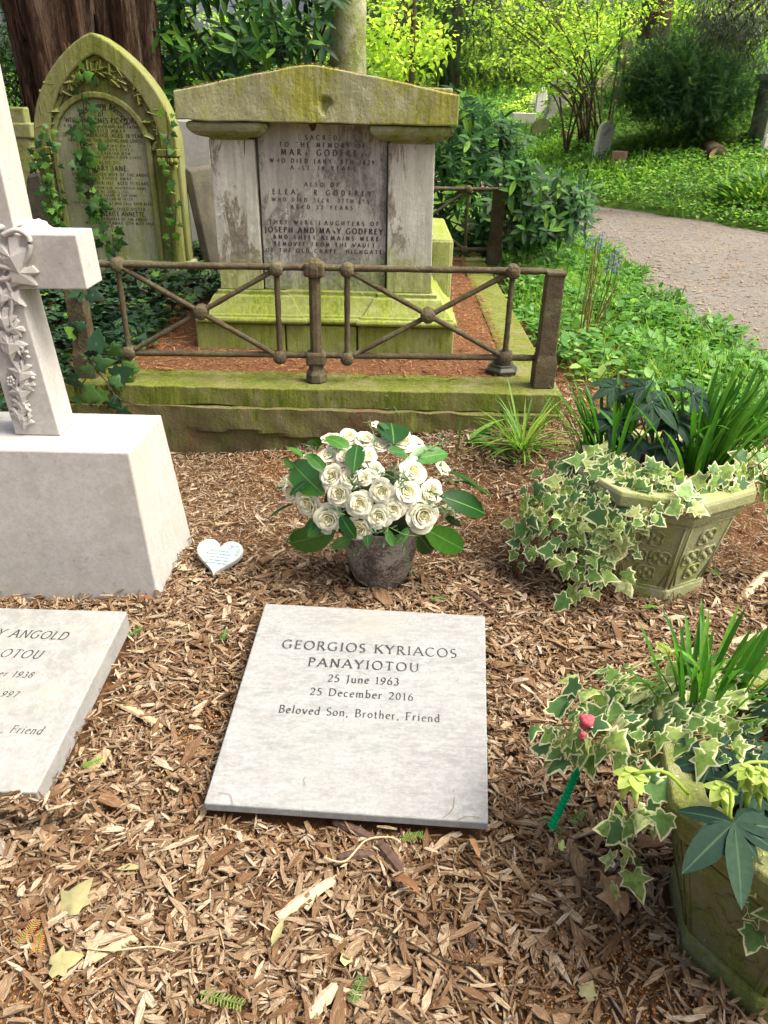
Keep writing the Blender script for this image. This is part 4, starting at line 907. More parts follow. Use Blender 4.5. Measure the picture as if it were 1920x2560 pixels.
def P_ivy(fold=.10, curl=.12, s=0):
    q = random.Random(s + 3); fold = q.uniform(.02, .2); curl = q.uniform(-.15, .4); k1 = q.uniform(.85, 1.15); k2 = q.uniform(.8, 1.15); k3 = q.uniform(.75, 1.0)
    O = [(0, .0), (.20, -.16), (.46 * k2, -.10), (.44 * k3, .12), (.60 * k1, .32), (.38 * k3, .43), (.25 * k3, .66), (0, 1.0), (-.25 * k3, .66), (-.38 * k3, .43), (-.60 * k2, .34), (-.44 * k3, .12), (-.44 * k1, -.10), (-.20, -.16)]
    O = [(x + q.uniform(-.035, .035), y + q.uniform(-.035, .035)) for x, y in O]
    v = []; a = []
    for x, y in O: v.append((x, y, -curl * (x * x + (y - .3) ** 2) + .06 * abs(x))); a.append(1.0)
    for x, y in O: X, Y = x * .62, .22 + (y - .22) * .62; v.append((X, Y, fold * .5 - curl * .4 * (X * X))); a.append(.42)
    v.append((0, .22, 0.0)); a.append(0.0); n = 14
    f = [(i, (i+1) % n, n + (i+1) % n, n + i) for i in range(n)] + [(n + i, n + (i+1) % n, 2 * n) for i in range(n)]
    return v, f, a
def P_small(w=.36, z=.08): return [(0, 0, 0), (w, .45, z), (0, 1, -.05), (-w, .45, z)], [(0, 1, 2), (0, 2, 3)], [.5, 1, .5, 1]
def P_blade(n=6, w=.03, bend=.3, taper=.35, vfold=.3):
    v = []; a = []
    for i in range(n):
        t = i / (n - 1); y = math.sin(min(t * bend * 1.6, 3)) / max(bend * 1.6, .01) if bend > .01 else t; z = -(1 - math.cos(t * bend * 1.6)) / max(bend * 1.6, .01) if bend > .01 else 0
        k = w * (1 - max(0, (t - 1 + taper) / taper) ** 1.6) + .0008
        v += [(-k, y, z + vfold * k), (0, y, z), (k, y, z + vfold * k)]; a += [1, .2, 1]
    f = [(3*i+j, 3*i+j+1, 3*i+4+j, 3*i+3+j) for i in range(n-1) for j in (0, 1)]
    return v, f, a
def P_fern(n=11):
    v = []; f = []; a = []
    for i in range(n):
        t = i / n; z = -.25 * t * t; w = .26 * (1 - t) ** .8 * min(1, .4 + t * 4)
        for s in (-1, 1):
            k = len(v); v += [(0, t, z), (s * w * .55, t + .035 + .05 * w, z + .015), (s * w, t + .05 + .12 * w, z - .03), (s * w * .5, t - .012 + .03, z)]; a += [.5] * 4
            f.append((k, k+3, k+2, k+1) if s > 0 else (k, k+1, k+2, k+3))
    k = len(v); v += [(-.006, 0, 0), (.006, 0, 0), (0, 1, -.26)]; a += [.5] * 3; f.append((k, k+1, k+2))
    return v, f, a
def P_spray(n=9, w=.22):                            # yew or cypress spray: needles either side of a twig
    v = []; f = []; a = []
    for i in range(n):
        t = (i + .3) / n; L = w * (1 - .6 * t)
        for s in (-1, 1):
            k = len(v); v += [(0, t - .018, -.1*t*t), (s * L, t + .10, -.1*t*t - .02), (0, t + .022, -.1*t*t)]; a += [.5] * 3
            f.append((k, k+1, k+2))
    return v, f, a
PR_ = dict(laurel=[P_lance(.15, .3, .10), P_lance(.135, .2, .22), P_lance(.16, .15, .0)], ivy=[P_ivy(s=k) for k in range(7)], small=[P_small(), P_small(.28, .15)], fern=[P_fern()],
           blade=[P_blade(w=.014, bend=b) for b in (.12, .35, .7)], round=[P_lance(.34, .15, .1, wp=(0, .95, 1, .6, 0))], spray=[P_spray()], slim=[P_lance(.09, .2, .1)])
PMESH = {}
def pmesh(kind, i, mat, smooth=True):
    key = (kind, i, mat)
    if key not in PMESH:
        v, f, a = PR_[kind][i % len(PR_[kind])]; mb = MB(); mb.v.append(np.array(v, float)); mb.f = [tuple(q) for q in f]; A = np.zeros((len(v), 4)); A[:, 1] = a; A[:, 3] = 1; mb.a.append(A); mb.m = [0] * len(f); mb.n = len(v)
        me = mb.mesh(kind + ' leaf', smooth); me.materials.append(M[mat]); PMESH[key] = me
    return PMESH[key]
def project(P):
    v = np.asarray(P) - CC; z = v @ CF; return IW/2 + FPX * (v @ CR) / np.maximum(z, 1e-3), IH/2 - FPX * (v @ CU) / np.maximum(z, 1e-3), z
def inview(P, m=120):
    x, y, z = project(P); return (z > .1) & (x > -m) & (x < IW + m) & (y > -m) & (y < IH + m)
def leafset(parent, Ms, kind, mat, n_ind=300, name='leaf', rest='foliage', rnd=None, bias=None, smooth=True):
    """leaves as parts: the n_ind nearest in view singly, the rest joined into one stuff part"""
    n = len(Ms); rnd = RNG.random(n) if rnd is None else rnd
    P = Ms[:, :3, 3]; d = np.linalg.norm(P - CC, axis=1) / np.maximum(np.linalg.norm(Ms[:, :3, 1], axis=1), 1e-4); iv = inview(P, 10); order = np.argsort(np.where(iv, d, d + 1e6)); take = order[:min(n_ind, int(iv.sum()))]
    mask = np.zeros(n, bool); mask[take] = True; nv = len(PR_[kind])
    for i in take: piece(name, pmesh(kind, int(i) % nv, mat, smooth), Ms[i], parent)
    left = np.where(~mask)[0]
    if len(left):
        mb = MB()
        for k in range(nv):
            q = left[left % nv == k]
            if len(q): mb.scatter(PR_[kind][k], Ms[q], rnd[q])
        mb.build(rest, M[mat], parent, smooth, kind='stuff')
def stuff(name, Ms, kind, mat, rnd=None, smooth=False):
    n = len(Ms); rnd = RNG.random(n) if rnd is None else rnd; nv = len(PR_[kind]); mb = MB()
    for k in range(nv): q = np.arange(k, n, nv); mb.scatter(PR_[kind][k], Ms[q], rnd[q])
    return mb.build(name, M[mat], None, smooth, kind='stuff')
UP = np.array([0, 0, 1.0])

# ---------------------------------------------------------------- laurels
def rosettes(P, Dn, nl, L, spread=.9):
    out = []
    for p, d in zip(P, Dn):
        d = d / np.linalg.norm(d); a = np.cross(d, [.3, .2, 1]); a /= np.linalg.norm(a); b = np.cross(a, d)
        for k in range(nl):
            w = 2.4 * k + RNG.uniform(-.3, .3); e = RNG.uniform(.15, .8) * (1 if k < nl * .65 else -.3); back = -.02 - .012 * k
            dd = (a * math.cos(w) + b * math.sin(w)) * spread + d * e; dd[2] -= .18
            out.append(frame(p + d * back * 1.1, dd, d + UP * .6, L * RNG.uniform(.7, 1.12)))
    return np.array(out)
def laurel(label, base, P, Dn, nl, L, stems=26, n_ind=300, name='laurel_bush', cat='laurel bush', mat='laurel', rnd=None):
    t = thing(name, label, cat, tuple(base)); Ms = rosettes(P, Dn, nl, L); n = len(Ms)
    rv = (np.repeat(np.clip(RNG.beta(1.6, 2.2, len(P)), 0, 1), nl) * .8 + RNG.random(n) * .2) if rnd is None else rnd(Ms)
    leafset(t, Ms, 'laurel', mat, n_ind, rnd=rv)
    mb = MB(); base = np.array(base)
    for i in RNG.choice(len(P), min(stems, len(P)), False):
        m = base + (P[i] - base) * .5 + RNG.normal(size=3) * .08; m[2] = base[2] + (P[i][2] - base[2]) * .62
        mb.tube(resample3([base + RNG.normal(size=3) * [.12, .12, 0], m, P[i]], 9), np.linspace(.014, .004, 9), 5)
    mb.build('stem', M['stem'], t, True, kind='stuff'); return t
def region_points(n, poly, Y0, Y1, rng=RNG):
    """points whose pictures fill a polygon (screen polygon only bounds the bush's outline; depth is free)"""
    poly = np.array(poly, float); lo, hi = poly.min(0), poly.max(0); out = []
    while len(out) < n:
        q = rng.uniform(lo, hi); j = len(poly) - 1; ins = False
        for i in range(len(poly)):
            if (poly[i][1] > q[1]) != (poly[j][1] > q[1]) and q[0] < (poly[j][0]-poly[i][0]) * (q[1]-poly[i][1]) / (poly[j][1]-poly[i][1]) + poly[i][0]: ins = not ins
            j = i
        if ins: out.append(dy(q[0], q[1], rng.uniform(Y0, Y1)))
    return np.array(out)
PLG = [(930, 215), (985, 185), (1040, 215), (1090, 235), (1140, 285), (1150, 330), (1200, 380), (1270, 400), (1292, 430), (1285, 490), (1225, 510), (1180, 480), (1150, 560), (1100, 590), (950, 590)]
Pp = np.concatenate([region_points(300, PLG, 6.6, 7.8), region_points(75, [(1080, 330), (1290, 405), (1305, 440), (1290, 485), (1230, 505), (1120, 500)], 5.9, 6.5)])
c0 = np.array([.9, 7.4, .4]); Dn = (Pp - c0) * [1, .6, .6] + [0, -.5, .35] + RNG.normal(size=Pp.shape) * .25
laurel('glossy dark laurel bush between the white tomb and the path', (.95, 7.2, .25), Pp, Dn, 9, .125, 34)
PLG2 = [(305, -60), (735, -60), (745, 30), (712, 60), (722, 130), (690, 175), (560, 185), (420, 195), (395, 265), (370, 240), (330, 130)]
Pp = region_points(150, PLG2, 6.9, 8.0); Dn = (Pp - np.array([-1.1, 8.2, 1.2])) * [1, .5, .5] + [0, -.9, .1] + RNG.normal(size=Pp.shape) * .3
laurel('dark green laurel leaves hanging between the brown trunk and the stone column', (-1.0, 8.3, .3), Pp, Dn, 9, .165, 40, name='laurel_tree', cat='laurel tree')

# ---------------------------------------------------------------- old yew trunk behind the arched headstone
yew = thing('yew_tree', 'thick red-brown yew trunk with flaking bark behind the arched headstone', 'yew tree', (-2.1, 6.9, .35))
def flutetrunk(base, r, top, lean, name, mat, parent, nseg=40, nring=26, flutes=7, seed=0, flare=.25):
    v = []
    for i in range(nring):
        t = i / (nring - 1); z = base[2] - .15 + (top - base[2] + .15) * t; k = 1 + flare * math.exp(-t * 7) + .35 * max(0, t - .35)
        for j in range(nseg):
            w = 2 * PI * j / nseg; fl = 1 + .13 * math.sin(flutes * w + seed + .6 * math.sin(t * 5)) + .05 * math.sin(flutes * 2.3 * w + seed * 2 + t * 4) + .022 * math.sin(17 * w + t * 9) + .018 * float(vnoise(w * 9, t * 7, 1.3, seed)) + .012 * float(vnoise(w * 26, t * 12, 1.2, seed + 4))
            rr = r * k * fl; v.append((base[0] + lean[0] * t + rr * math.cos(w), base[1] + lean[1] * t + rr * math.sin(w), z))
    f = [(i*nseg+j, i*nseg+(j+1)%nseg, (i+1)*nseg+(j+1)%nseg, (i+1)*nseg+j) for i in range(nring-1) for j in range(nseg)]
    return MB().add(v, f).build(name, M[mat], parent, True)
flutetrunk((-2.52, 6.95, .3), .345, 4.4, (-.10, 0), 'trunk', 'bark', yew, seed=1, flare=.0, nseg=140, nring=60)
flutetrunk((-2.13, 7.05, .3), .23, 4.4, (.06, 0), 'trunk', 'bark', yew, seed=4, flare=.0, nseg=110, nring=60)
for k in range(80):                                                    # peeling bark strips
    cx, cy, r = ((-2.52, 6.95, .345), (-2.13, 7.05, .23))[k % 3 == 2]; w = -PI/2 + RNG.uniform(-1.35, 1.35); z = RNG.uniform(.45, 2.2); L = RNG.uniform(.2, .7); wd = RNG.uniform(.006, .022)
    lx = -.10 if k % 3 != 2 else .06; v = []
    for i in range(6):
        t = i / 5; zz = z + L * t; T = (zz - .15) / 4.25; rr = r * (1 + .35 * max(0, T - .35)) * 1.10 + .03 * math.sin(PI * t) * RNG.uniform(.2, 1); ww = w + .05 * math.sin(3 * t + k)
        for s in (-1, 1): q = ww + s * wd / rr * math.sin(PI * (.12 + .76 * t)); v.append((cx + lx * T + rr * math.cos(q), cy + rr * math.sin(q), zz))
    MB().add(v, [(2*i, 2*i+1, 2*i+3, 2*i+2) for i in range(5)]).build('bark_strip', M['bark'], yew)
def cloud(blobs, n, size, kind, droop=0.0, shell=.5, jitter=.6):
    """leaf matrices through a set of ellipsoids, gathered into clumps"""
    B = np.array([list(c) + list(r) for c, r in blobs], float); vol = (B[:, 3] * B[:, 4] * B[:, 5]) ** .67; vol /= vol.sum()
    nc = max(8, n // 26); b = RNG.choice(len(B), nc, p=vol); d = rdir(nc); rad = RNG.uniform(shell, 1.0, nc) ** .6
    Cn = B[b, :3] + d * B[b, 3:] * rad[:, None]; tone = RNG.random(nc)
    i = RNG.integers(0, nc, n); P = Cn[i] + RNG.normal(size=(n, 3)) * size * jitter * np.array([2.3, 2.3, 1.3]); D = d[i] * .8 + rdir(n); D[:, 2] -= droop
    Ms = frames(P, D, UP + rdir(n) * .6, size * RNG.uniform(.6, 1.25, n)); return Ms, np.clip(tone[i] * .75 + RNG.random(n) * .25, 0, .999)
def tree(name, label, cat, base, top, r, blobs, n, size, kind, mat, droop=0.0, group=None, bark='stem', limbs=6, shell=.5, lean=(0, 0)):
    t = thing(name, label, cat, tuple(base), group); base = np.array(base, float); topp = np.array([base[0] + lean[0], base[1] + lean[1], top])
    mb = MB(); mb.tube(resample3([base - [0, 0, .3], base + (topp - base) * [.3, .3, .5], topp], 10), np.linspace(r, r * .55, 10), 9)
    mb.build('trunk', M[bark], t, True)
    if limbs:
        mb = MB()
        for k in range(limbs):
            c, rr = blobs[k % len(blobs)]; e = np.array(c) + rdir(1)[0] * np.array(rr) * .6; s = base + (topp - base) * RNG.uniform(.55, .98); m = (s + e) / 2 + [0, 0, .12 * np.linalg.norm(e - s)]
            mb.tube(resample3([s, m, e], 8), np.linspace(r * .32, r * .05, 8), 5)
        mb.build('limbs', M[bark], t, True)
    Ms, rv = cloud(blobs, n, size, kind, droop, shell); nv = len(PR_[kind]); mb = MB()
    for k in range(nv): q = np.arange(k, len(Ms), nv); mb.scatter(PR_[kind][k], Ms[q], rv[q])
    mb.build('crown', M[mat], t, kind='stuff'); return t
Ms, rv = cloud([((-1.7, 7.0, 4.1), (2.3, 1.9, .9)), ((-3.2, 6.6, 3.8), (1.4, 1.6, .8)), ((-.2, 7.6, 4.3), (1.5, 1.5, .7))], 5200, .16, 'spray', .3)  # unseen crown added above the frame, spread to shade the headstone and tomb
mb = MB(); mb.scatter(PR_['spray'][0], Ms, rv); mb.build('crown', M['yewleaf'], yew, kind='stuff')

# ---------------------------------------------------------------- stones standing behind
def stonecol(name, label, cat, base, prof, mat, sides=24):
    t = thing(name, label, cat, tuple(base)); MB().lathe(base, prof, sides).build('shaft', M[mat], t, True); return t
b = dy(752, 150, 7.6); stonecol('stone_column', 'tall round pale green stone column rising behind the gabled tomb', 'column', (b[0], 7.6, .3), [(.25, -.1), (.25, .25), (.20, .3), (.165, .36), (.155, 1.5), (.148, 3.2)], 'capital')
t = thing('headstone', 'plain pale green slab behind the ivy headstone and the gabled tomb', 'headstone', (-1.4, 6.0, .3))
MB().prism([(-1.55, .1), (-1.30, .1), (-1.27, 1.30), (-1.53, 1.32)], 6.0, 6.1).build('slab', M['greystone'], t, bevel=.02)
t = thing('headstone', 'dark round-topped headstone leaning left between the arched headstone and the tomb', 'headstone', (-1.2, 5.4, .3))
P = [(-1.19, .25), (-1.13, .25), (-1.245, 1.0), (-1.275, 1.05), (-1.315, 1.062), (-1.335, 1.03)]
MB().add([(-1.215, 5.3, .25), (-1.165, 5.3, .25), (-1.27, 5.3, 1.03), (-1.30, 5.3, 1.055), (-1.325, 5.3, 1.03), (-1.14, 5.75, .25), (-1.10, 5.75, .25), (-1.205, 5.75, 1.03), (-1.235, 5.75, 1.05), (-1.26, 5.75, 1.03)],
    [(0,1,2,3,4), (9,8,7,6,5), (1,6,7,2), (2,7,8,3), (3,8,9,4), (4,9,5,0)]).build('slab', M['slate'], t, bevel=.01)
t = thing('stone_cross', 'small dark green stone cross at the far left beside the trunk', 'grave cross', (-2.68, 6.2, .3))
MB().box(-2.735, -2.63, 6.15, 6.25, .2, 1.36).build('shaft', M['olive_stone'], t, bevel=.012); MB().box(-2.75, -2.60, 6.14, 6.26, 1.16, 1.26).build('arm', M['olive_stone'], t, bevel=.012)
t = thing('headstone', 'pale yellow-green broken stone seen left of the trunk', 'headstone', (-3.6, 8, .3))
MB().prism([(-3.85, .1), (-3.35, .1), (-3.44, .85), (-3.52, .95), (-3.66, .94), (-3.74, .86), (-3.85, .88)], 8.0, 8.15).build('slab', M['capital'], t, bevel=.02)
t = thing('boulder', 'dark rough broken rock at the foot of the trunk', 'rock', (-2.45, 5.7, .4))
mb = MB(); mb.hexa([(-2.60, 5.55, .3), (-2.24, 5.5, .3), (-2.22, 5.9, .3), (-2.55, 5.9, .3)], [(-2.46, 5.6, .97), (-2.34, 5.58, 1.0), (-2.30, 5.8, .98), (-2.44, 5.8, .93)]); mb.build('rock', M['slate'], t, bevel=.03)

def monument(name, label, cat, px, py, parts, mat, Y=None, yaw=0.0, group=None):
    """a distant grave marker standing where pixel (px,py) meets the ground; parts: list of shapes in local metres"""
    g = hitground(px, py) if Y is None else np.array([dy(px, py, Y)[0], Y, dy(px, py, Y)[2]])
    t = thing(name, label, cat, tuple(g), group); c, s = math.cos(yaw), math.sin(yaw)
    for nm, kind, a in parts:
        mb = MB()
        if kind == 'box': x0, x1, y0, y1, z0, z1 = a; mb.box(x0, x1, y0, y1, z0, z1)
        elif kind == 'pyr': w0, w1, z0, z1 = a; mb.hexa([(-w0,-w0,z0),(w0,-w0,z0),(w0,w0,z0),(-w0,w0,z0)], [(-w1,-w1,z1),(w1,-w1,z1),(w1,w1,z1),(-w1,w1,z1)])
        elif kind == 'arch': w, zs, d, lean = a; mb.prism([(x + z * lean, z) for x, z in rnd_arch(-w, w, zs, -.3, 12)], -d / 2, d / 2)
        elif kind == 'lathe': mb.lathe((0, 0, 0), a, 16)
        V = mb.v[0]; V2 = V.copy(); V2[:, 0] = V[:, 0] * c - V[:, 1] * s; V2[:, 1] = V[:, 0] * s + V[:, 1] * c; mb.v[0] = V2 + g
        mb.build(nm, M[mat], t, bevel=.01)
    return t, g
h1, g1 = monument('headstone', 'tall narrow white round-topped headstone leaning on the green bank beyond the path', 'headstone', 1295, 345, [('slab', 'arch', (.135, .46, .10, .11))], 'palestone', yaw=.3)
for k in range(11):
    z = .50 - k * .032; q = g1 + np.array([.11 * z, -.055, z]); mb = MB(); c, s = math.cos(.3), math.sin(.3)
    w = random.uniform(.04, .10) if k else .02; mb.add([q + np.array([-w * c, -w * s, -.004]), q + np.array([w * c, w * s, -.004]), q + np.array([w * c, w * s, .004]), q + np.array([-w * c, -w * s, .004])], [(0, 1, 2, 3)])
    mb.build('inscription_line', M.setdefault('palescript', simple('pale worn lettering', C(.38,.37,.32), .8)), h1)
monument('headstone', 'short pale square stone beside the tall white headstone beyond the path', 'headstone', 1334, 366, [('block', 'box', (-.11, .11, -.08, .08, -.2, .27))], 'brickstone', yaw=-.5)
monument('stone_fragment', 'flat pale stone lying in the green beside the short square stone', 'stone', 1355, 368, [('stone', 'box', (-.12, .12, -.1, .1, -.03, .05))], 'palestone', yaw=.4)
monument('headstone', 'small dark round-topped headstone in front of the tiered pillar', 'headstone', 1168, 303, [('slab', 'arch', (.24, .22, .12, 0))], 'olive_stone')
monument('headstone', 'low red stone block at the foot of the many-stemmed shrub', 'headstone', 1228, 308, [('block', 'box', (-.16, .16, -.1, .1, -.1, .22))], 'brickstone')
monument('monument_pillar', 'pale tiered pillar with an urn top behind the many-stemmed shrub', 'monument', 1198, 280, [('base', 'box', (-.36, .36, -.36, .36, -.2, .22)), ('step', 'pyr', (.30, .26, .22, .36)), ('shaft', 'pyr', (.24, .20, .36, 1.0)), ('cap', 'box', (-.27, .27, -.27, .27, 1.0, 1.09)), ('urn', 'lathe', [(.10, 1.09), (.16, 1.14), (.17, 1.24), (.12, 1.3), (.05, 1.34)])], 'greystone', Y=22)
monument('obelisk', 'slim pointed pale obelisk left of the tiered pillar', 'obelisk', 1162, 285, [('shaft', 'pyr', (.20, .12, -.2, 1.05)), ('tip', 'pyr', (.12, .01, 1.05, 1.2))], 'palestone', Y=25)
monument('tomb_chest', 'low pale chest tomb behind the stems of the shrub', 'tomb', 1262, 285, [('chest', 'box', (-.40, .40, -.3, .3, -.2, .50)), ('lid', 'box', (-.50, .50, -.4, .4, .50, .60))], 'palestone', Y=21)
monument('pedestal_monument', 'large dark olive square monument behind the right stems of the shrub', 'monument', 1296, 278, [('block', 'box', (-.48, .48, -.4, .4, -.2, .72)), ('lid', 'box', (-.60, .60, -.5, .5, .72, .86)), ('top', 'pyr', (.4, .05, .86, 1.3))], 'olive_stone', Y=20.5)
monument('pillar', 'tall pale green square pillar between the shrub and the dark yew', 'monument', 1330, 262, [('base', 'box', (-.36, .36, -.36, .36, -.2, .3)), ('shaft', 'pyr', (.22, .12, .3, 2.4))], 'capital', Y=22)
monument('monument_block', 'white square monument at the end of the path behind the laurel', 'monument', 1125, 300, [('block', 'box', (-.30, .30, -.3, .3, -.2, .62)), ('step', 'box', (-.42, .42, -.4, .4, -.2, .12))], 'palestone', Y=23)
monument('headstone', 'thin white stone standing far back right of the white square monument', 'headstone', 1150, 262, [('slab', 'arch', (.14, .6, .1, 0))], 'palestone', Y=27)
monument('monument_pedestal', 'grey panelled monument cut off by the right edge above the bank', 'monument', 1672, 300, [('block', 'box', (-.30, .30, -.3, .3, -.2, .80)), ('cap', 'box', (-.36, .36, -.36, .36, .80, .90))], 'greystone')
monument('headstone', 'pale rounded stone cut off by the right edge near the log', 'headstone', 1662, 332, [('slab', 'arch', (.13, .16, .1, 0))], 'palestone')
monument('gabled_monument', 'pale stepped stone high on the bank at the right edge', 'monument', 1640, 215, [('block', 'box', (-.5, .2, -.3, .3, -.3, .18)), ('upper', 'box', (-.2, .2, -.3, .3, .18, .62))], 'greystone', Y=19)
g = hitground(1548, 347); lg = thing('cut_log', 'sawn log end with orange wood lying on the green bank', 'log', tuple(g))
MB().tube([g + [-.03, -.05, .09], g + [.05, .25, .11], g + [.15, .8, .15]], [.15, .155, .15], 14, squash=.75).build('log', M['stem'], lg, True)
v = [g + np.array([-.03 + .13 * math.cos(w) * RNG.uniform(.8, 1.1), -.056, .09 + .09 * math.sin(w) * RNG.uniform(.8, 1.1)]) for w in np.linspace(0, 2 * PI, 15)[:-1]]
MB().add(v + [g + np.array([0, -.03, .07])], [(i, (i + 1) % 14, 14) for i in range(14)]).build('cut_face', M['cutwood'], lg)

# ---------------------------------------------------------------- trees and shrubs beyond
def B(px, py, Y, rx, rz, ry=None): c = dy(px, py, Y); return (tuple(c), (rx, ry or rx, rz))
hz = thing('hazel_shrub', 'many-stemmed shrub with bright new leaves beyond the path', 'shrub', tuple(hitground(1262, 318)))
hb = hitground(1262, 318); tips = []
mb = MB()
for k in range(30):
    ex = RNG.uniform(985, 1440); ey = RNG.uniform(-120, 60) if k < 20 else RNG.uniform(60, 150); e = dy(ex, ey, hb[1] + RNG.uniform(-1.5, 1.5)); s = hb + [RNG.uniform(-.35, .45), RNG.uniform(-.3, .3), -.1]
    m = s + (e - s) * [.28, .5, .55]; C_ = resample3([s, m, e], 14); mb2 = MB().tube(C_, np.linspace(.022, .006, 14), 5); mb2.build('stem', M['stem'], hz, True); tips.append(C_)
P = []; D = []
for C_ in tips:
    for q in range(6):
        i = RNG.integers(6, 13); p = C_[i] + (C_[13] - C_[i]) * RNG.uniform(0, 1); dr = rdir(1)[0]; dr[2] = RNG.uniform(-.05, .25); dr[0] = dr[0] * 1.3 - (.3 if p[0] < hb[0] + .5 else -.3); L = RNG.uniform(.4, 1.0)
        tw = resample3([p, p + dr * L * .5 + [0, 0, .05], p + dr * L - [0, 0, .03]], 8); MB_ = mb.tube(tw, np.linspace(.006, .002, 8), 4)
        for z in range(26): u = RNG.integers(0, 7); w = tw[u] + (tw[u+1] - tw[u]) * RNG.random() ; P.append(w + RNG.normal(size=3) * .035 - [0, 0, .02]); D.append(dr * .4 + rdir(1)[0] - [0, 0, .5])
P = np.array(P); D = np.array(D); Ms = frames(P, D, UP + rdir(len(P)) * .5, RNG.uniform(.045, .085, len(P)))
mb.build('twigs', M['stem'], hz, kind='stuff'); leafset(hz, Ms, 'round', 'hazel', 0, rest='crown')
yb = hitground(1492, 318)
tree('yew_bush', 'dark rounded yew bush on a short stem on the bank', 'yew bush', yb, yb[2] + .9, .07, [B(1470, 180, yb[1], .92, .55), B(1395, 205, yb[1], .45, .36), B(1550, 180, yb[1], .50, .45), B(1480, 135, yb[1], .60, .36), B(1500, 238, yb[1], .7, .25)], 16000, .19, 'spray', 'yewleaf', -.5, limbs=9, shell=.2)
tb = hitground(1388, 215)
tree('forest_tree', 'large dark tree trunk rising behind the yew bush to the top edge', 'tree', tb, 9, .36, [B(1330, -60, tb[1] + 1, 2.6, 1.0), B(1100, 10, tb[1], 2.0, .7), B(960, 40, tb[1] - 1, 1.2, .9)], 3600, .30, 'spray', 'yewleaf', .9, bark='bark', limbs=10)
tree('conifer', 'dark drooping conifer branches hanging behind the column and tomb', 'conifer', (1.2, 19, .5), 8, .25, [B(800, 20, 18, 1.0, .8), B(880, -30, 18, 1.6, .8), B(1010, 90, 19, 1.3, .6), B(960, 140, 19, .9, .35), B(1080, 150, 19, .8, .3)], 6500, .26, 'spray', 'yewleaf', 1.3, bark='bark', limbs=8)
tree('maple_tree', 'bright yellow-green leafy tree right of the stone column', 'tree', (.3, 15, .5), 3.5, .06, [B(845, 60, 15, .45, .55), B(870, 130, 15, .6, .22), B(815, 110, 15, .3, .3), B(920, 100, 15.5, .5, .3)], 1300, .10, 'round', 'brightleaf', .2, limbs=6)
tree('holm_oak', 'grey-green oak foliage hanging in at the top right corner', 'oak tree', (6.6, 10.5, 1.2), 4.0, .2, [B(1610, 0, 11, .65, .42), B(1545, 10, 11, .4, .3), B(1580, 70, 11, .25, .16), B(1660, 80, 11, .3, .32)], 5200, .085, 'slim', 'greyleaf', .6, limbs=8, lean=(-1, 0))
for k, (px, py, Y, rx, rz, n, mt, lab) in enumerate([
    (1120, 150, 36, 3.2, 2.6, 4600, 'brightleaf', 'sunlit yellow-green tree far behind the white monuments'),
    (1010, 60, 44, 3.6, 4.0, 3600, 'midgreen', 'mid green tree far behind the conifer branches'),
    (1300, 90, 40, 3.8, 3.4, 5200, 'hazel', 'light green tree far behind the many-stemmed shrub'),
    (1470, 40, 38, 4.2, 3.4, 6000, 'brightleaf', 'bright tree far behind and above the yew bush'),
    (1640, 90, 34, 3.2, 3.4, 5000, 'hazel', 'mid green tree far behind the oak at the right edge'),
    (880, 80, 30, 2.4, 2.4, 3200, 'brightleaf', 'yellow-green tree just right of the column in the distance'),
    (690, 60, 40, 3.4, 3.6, 2600, 'midgreen', 'green tree seen in gaps behind the laurel, right part'),
    (480, 60, 38, 3.0, 3.0, 2200, 'hazel', 'pale green tree seen in gaps behind the middle of the laurel'),
    (340, 140, 34, 2.0, 2.4, 1800, 'midgreen', 'green tree seen in gaps just right of the brown trunk'),
    (1600, 190, 20, 1.0, .5, 2200, 'cover', 'leafy green bush on the bank right of the yew bush'),
    (1160, 235, 26, 1.0, .42, 1500, 'brightleaf', 'glowing yellow-green bush among the white monuments')]):
    c = dy(px, py, Y); bz = gz(c[0], Y)
    sz = .26 if Y > 28 else .10
    tree('leafy_tree' if Y > 27 else 'leafy_bush', lab, 'tree' if Y > 27 else 'bush', (c[0], Y, bz), max(bz + .3, c[2]), .2 if Y > 27 else .05, [(tuple(c), (rx, rx * .7, rz)), ((c[0] - rx * .6, Y, c[2] - rz * .5), (rx * .6, rx * .5, rz * .6)), ((c[0] + rx * .6, Y + .5, c[2] - rz * .4), (rx * .6, rx * .5, rz * .6))], n, sz, 'small', mt, 0, limbs=5)
tree('evergreen_shrub', 'dark small-leaved evergreen at the far left edge behind the cross', 'shrub', (-4.0, 9.5, .4), 2.0, .06, [B(10, 60, 9.5, .5, .45), B(40, 20, 10, .3, .3), B(0, 150, 9.5, .32, .3), B(-30, 240, 9.5, .5, .3)], 4200, .05, 'small', 'boxleaf', 0, limbs=10)
tree('pale_shrub', 'pale sunlit leafy shrub low at the far left edge', 'shrub', (-4.6, 12, .5), 1.6, .04, [B(20, 200, 12, .55, .4), B(30, 300, 12, .7, .35), B(-10, 260, 12, .5, .4)], 2600, .06, 'small', 'midgreen', 0, limbs=8)

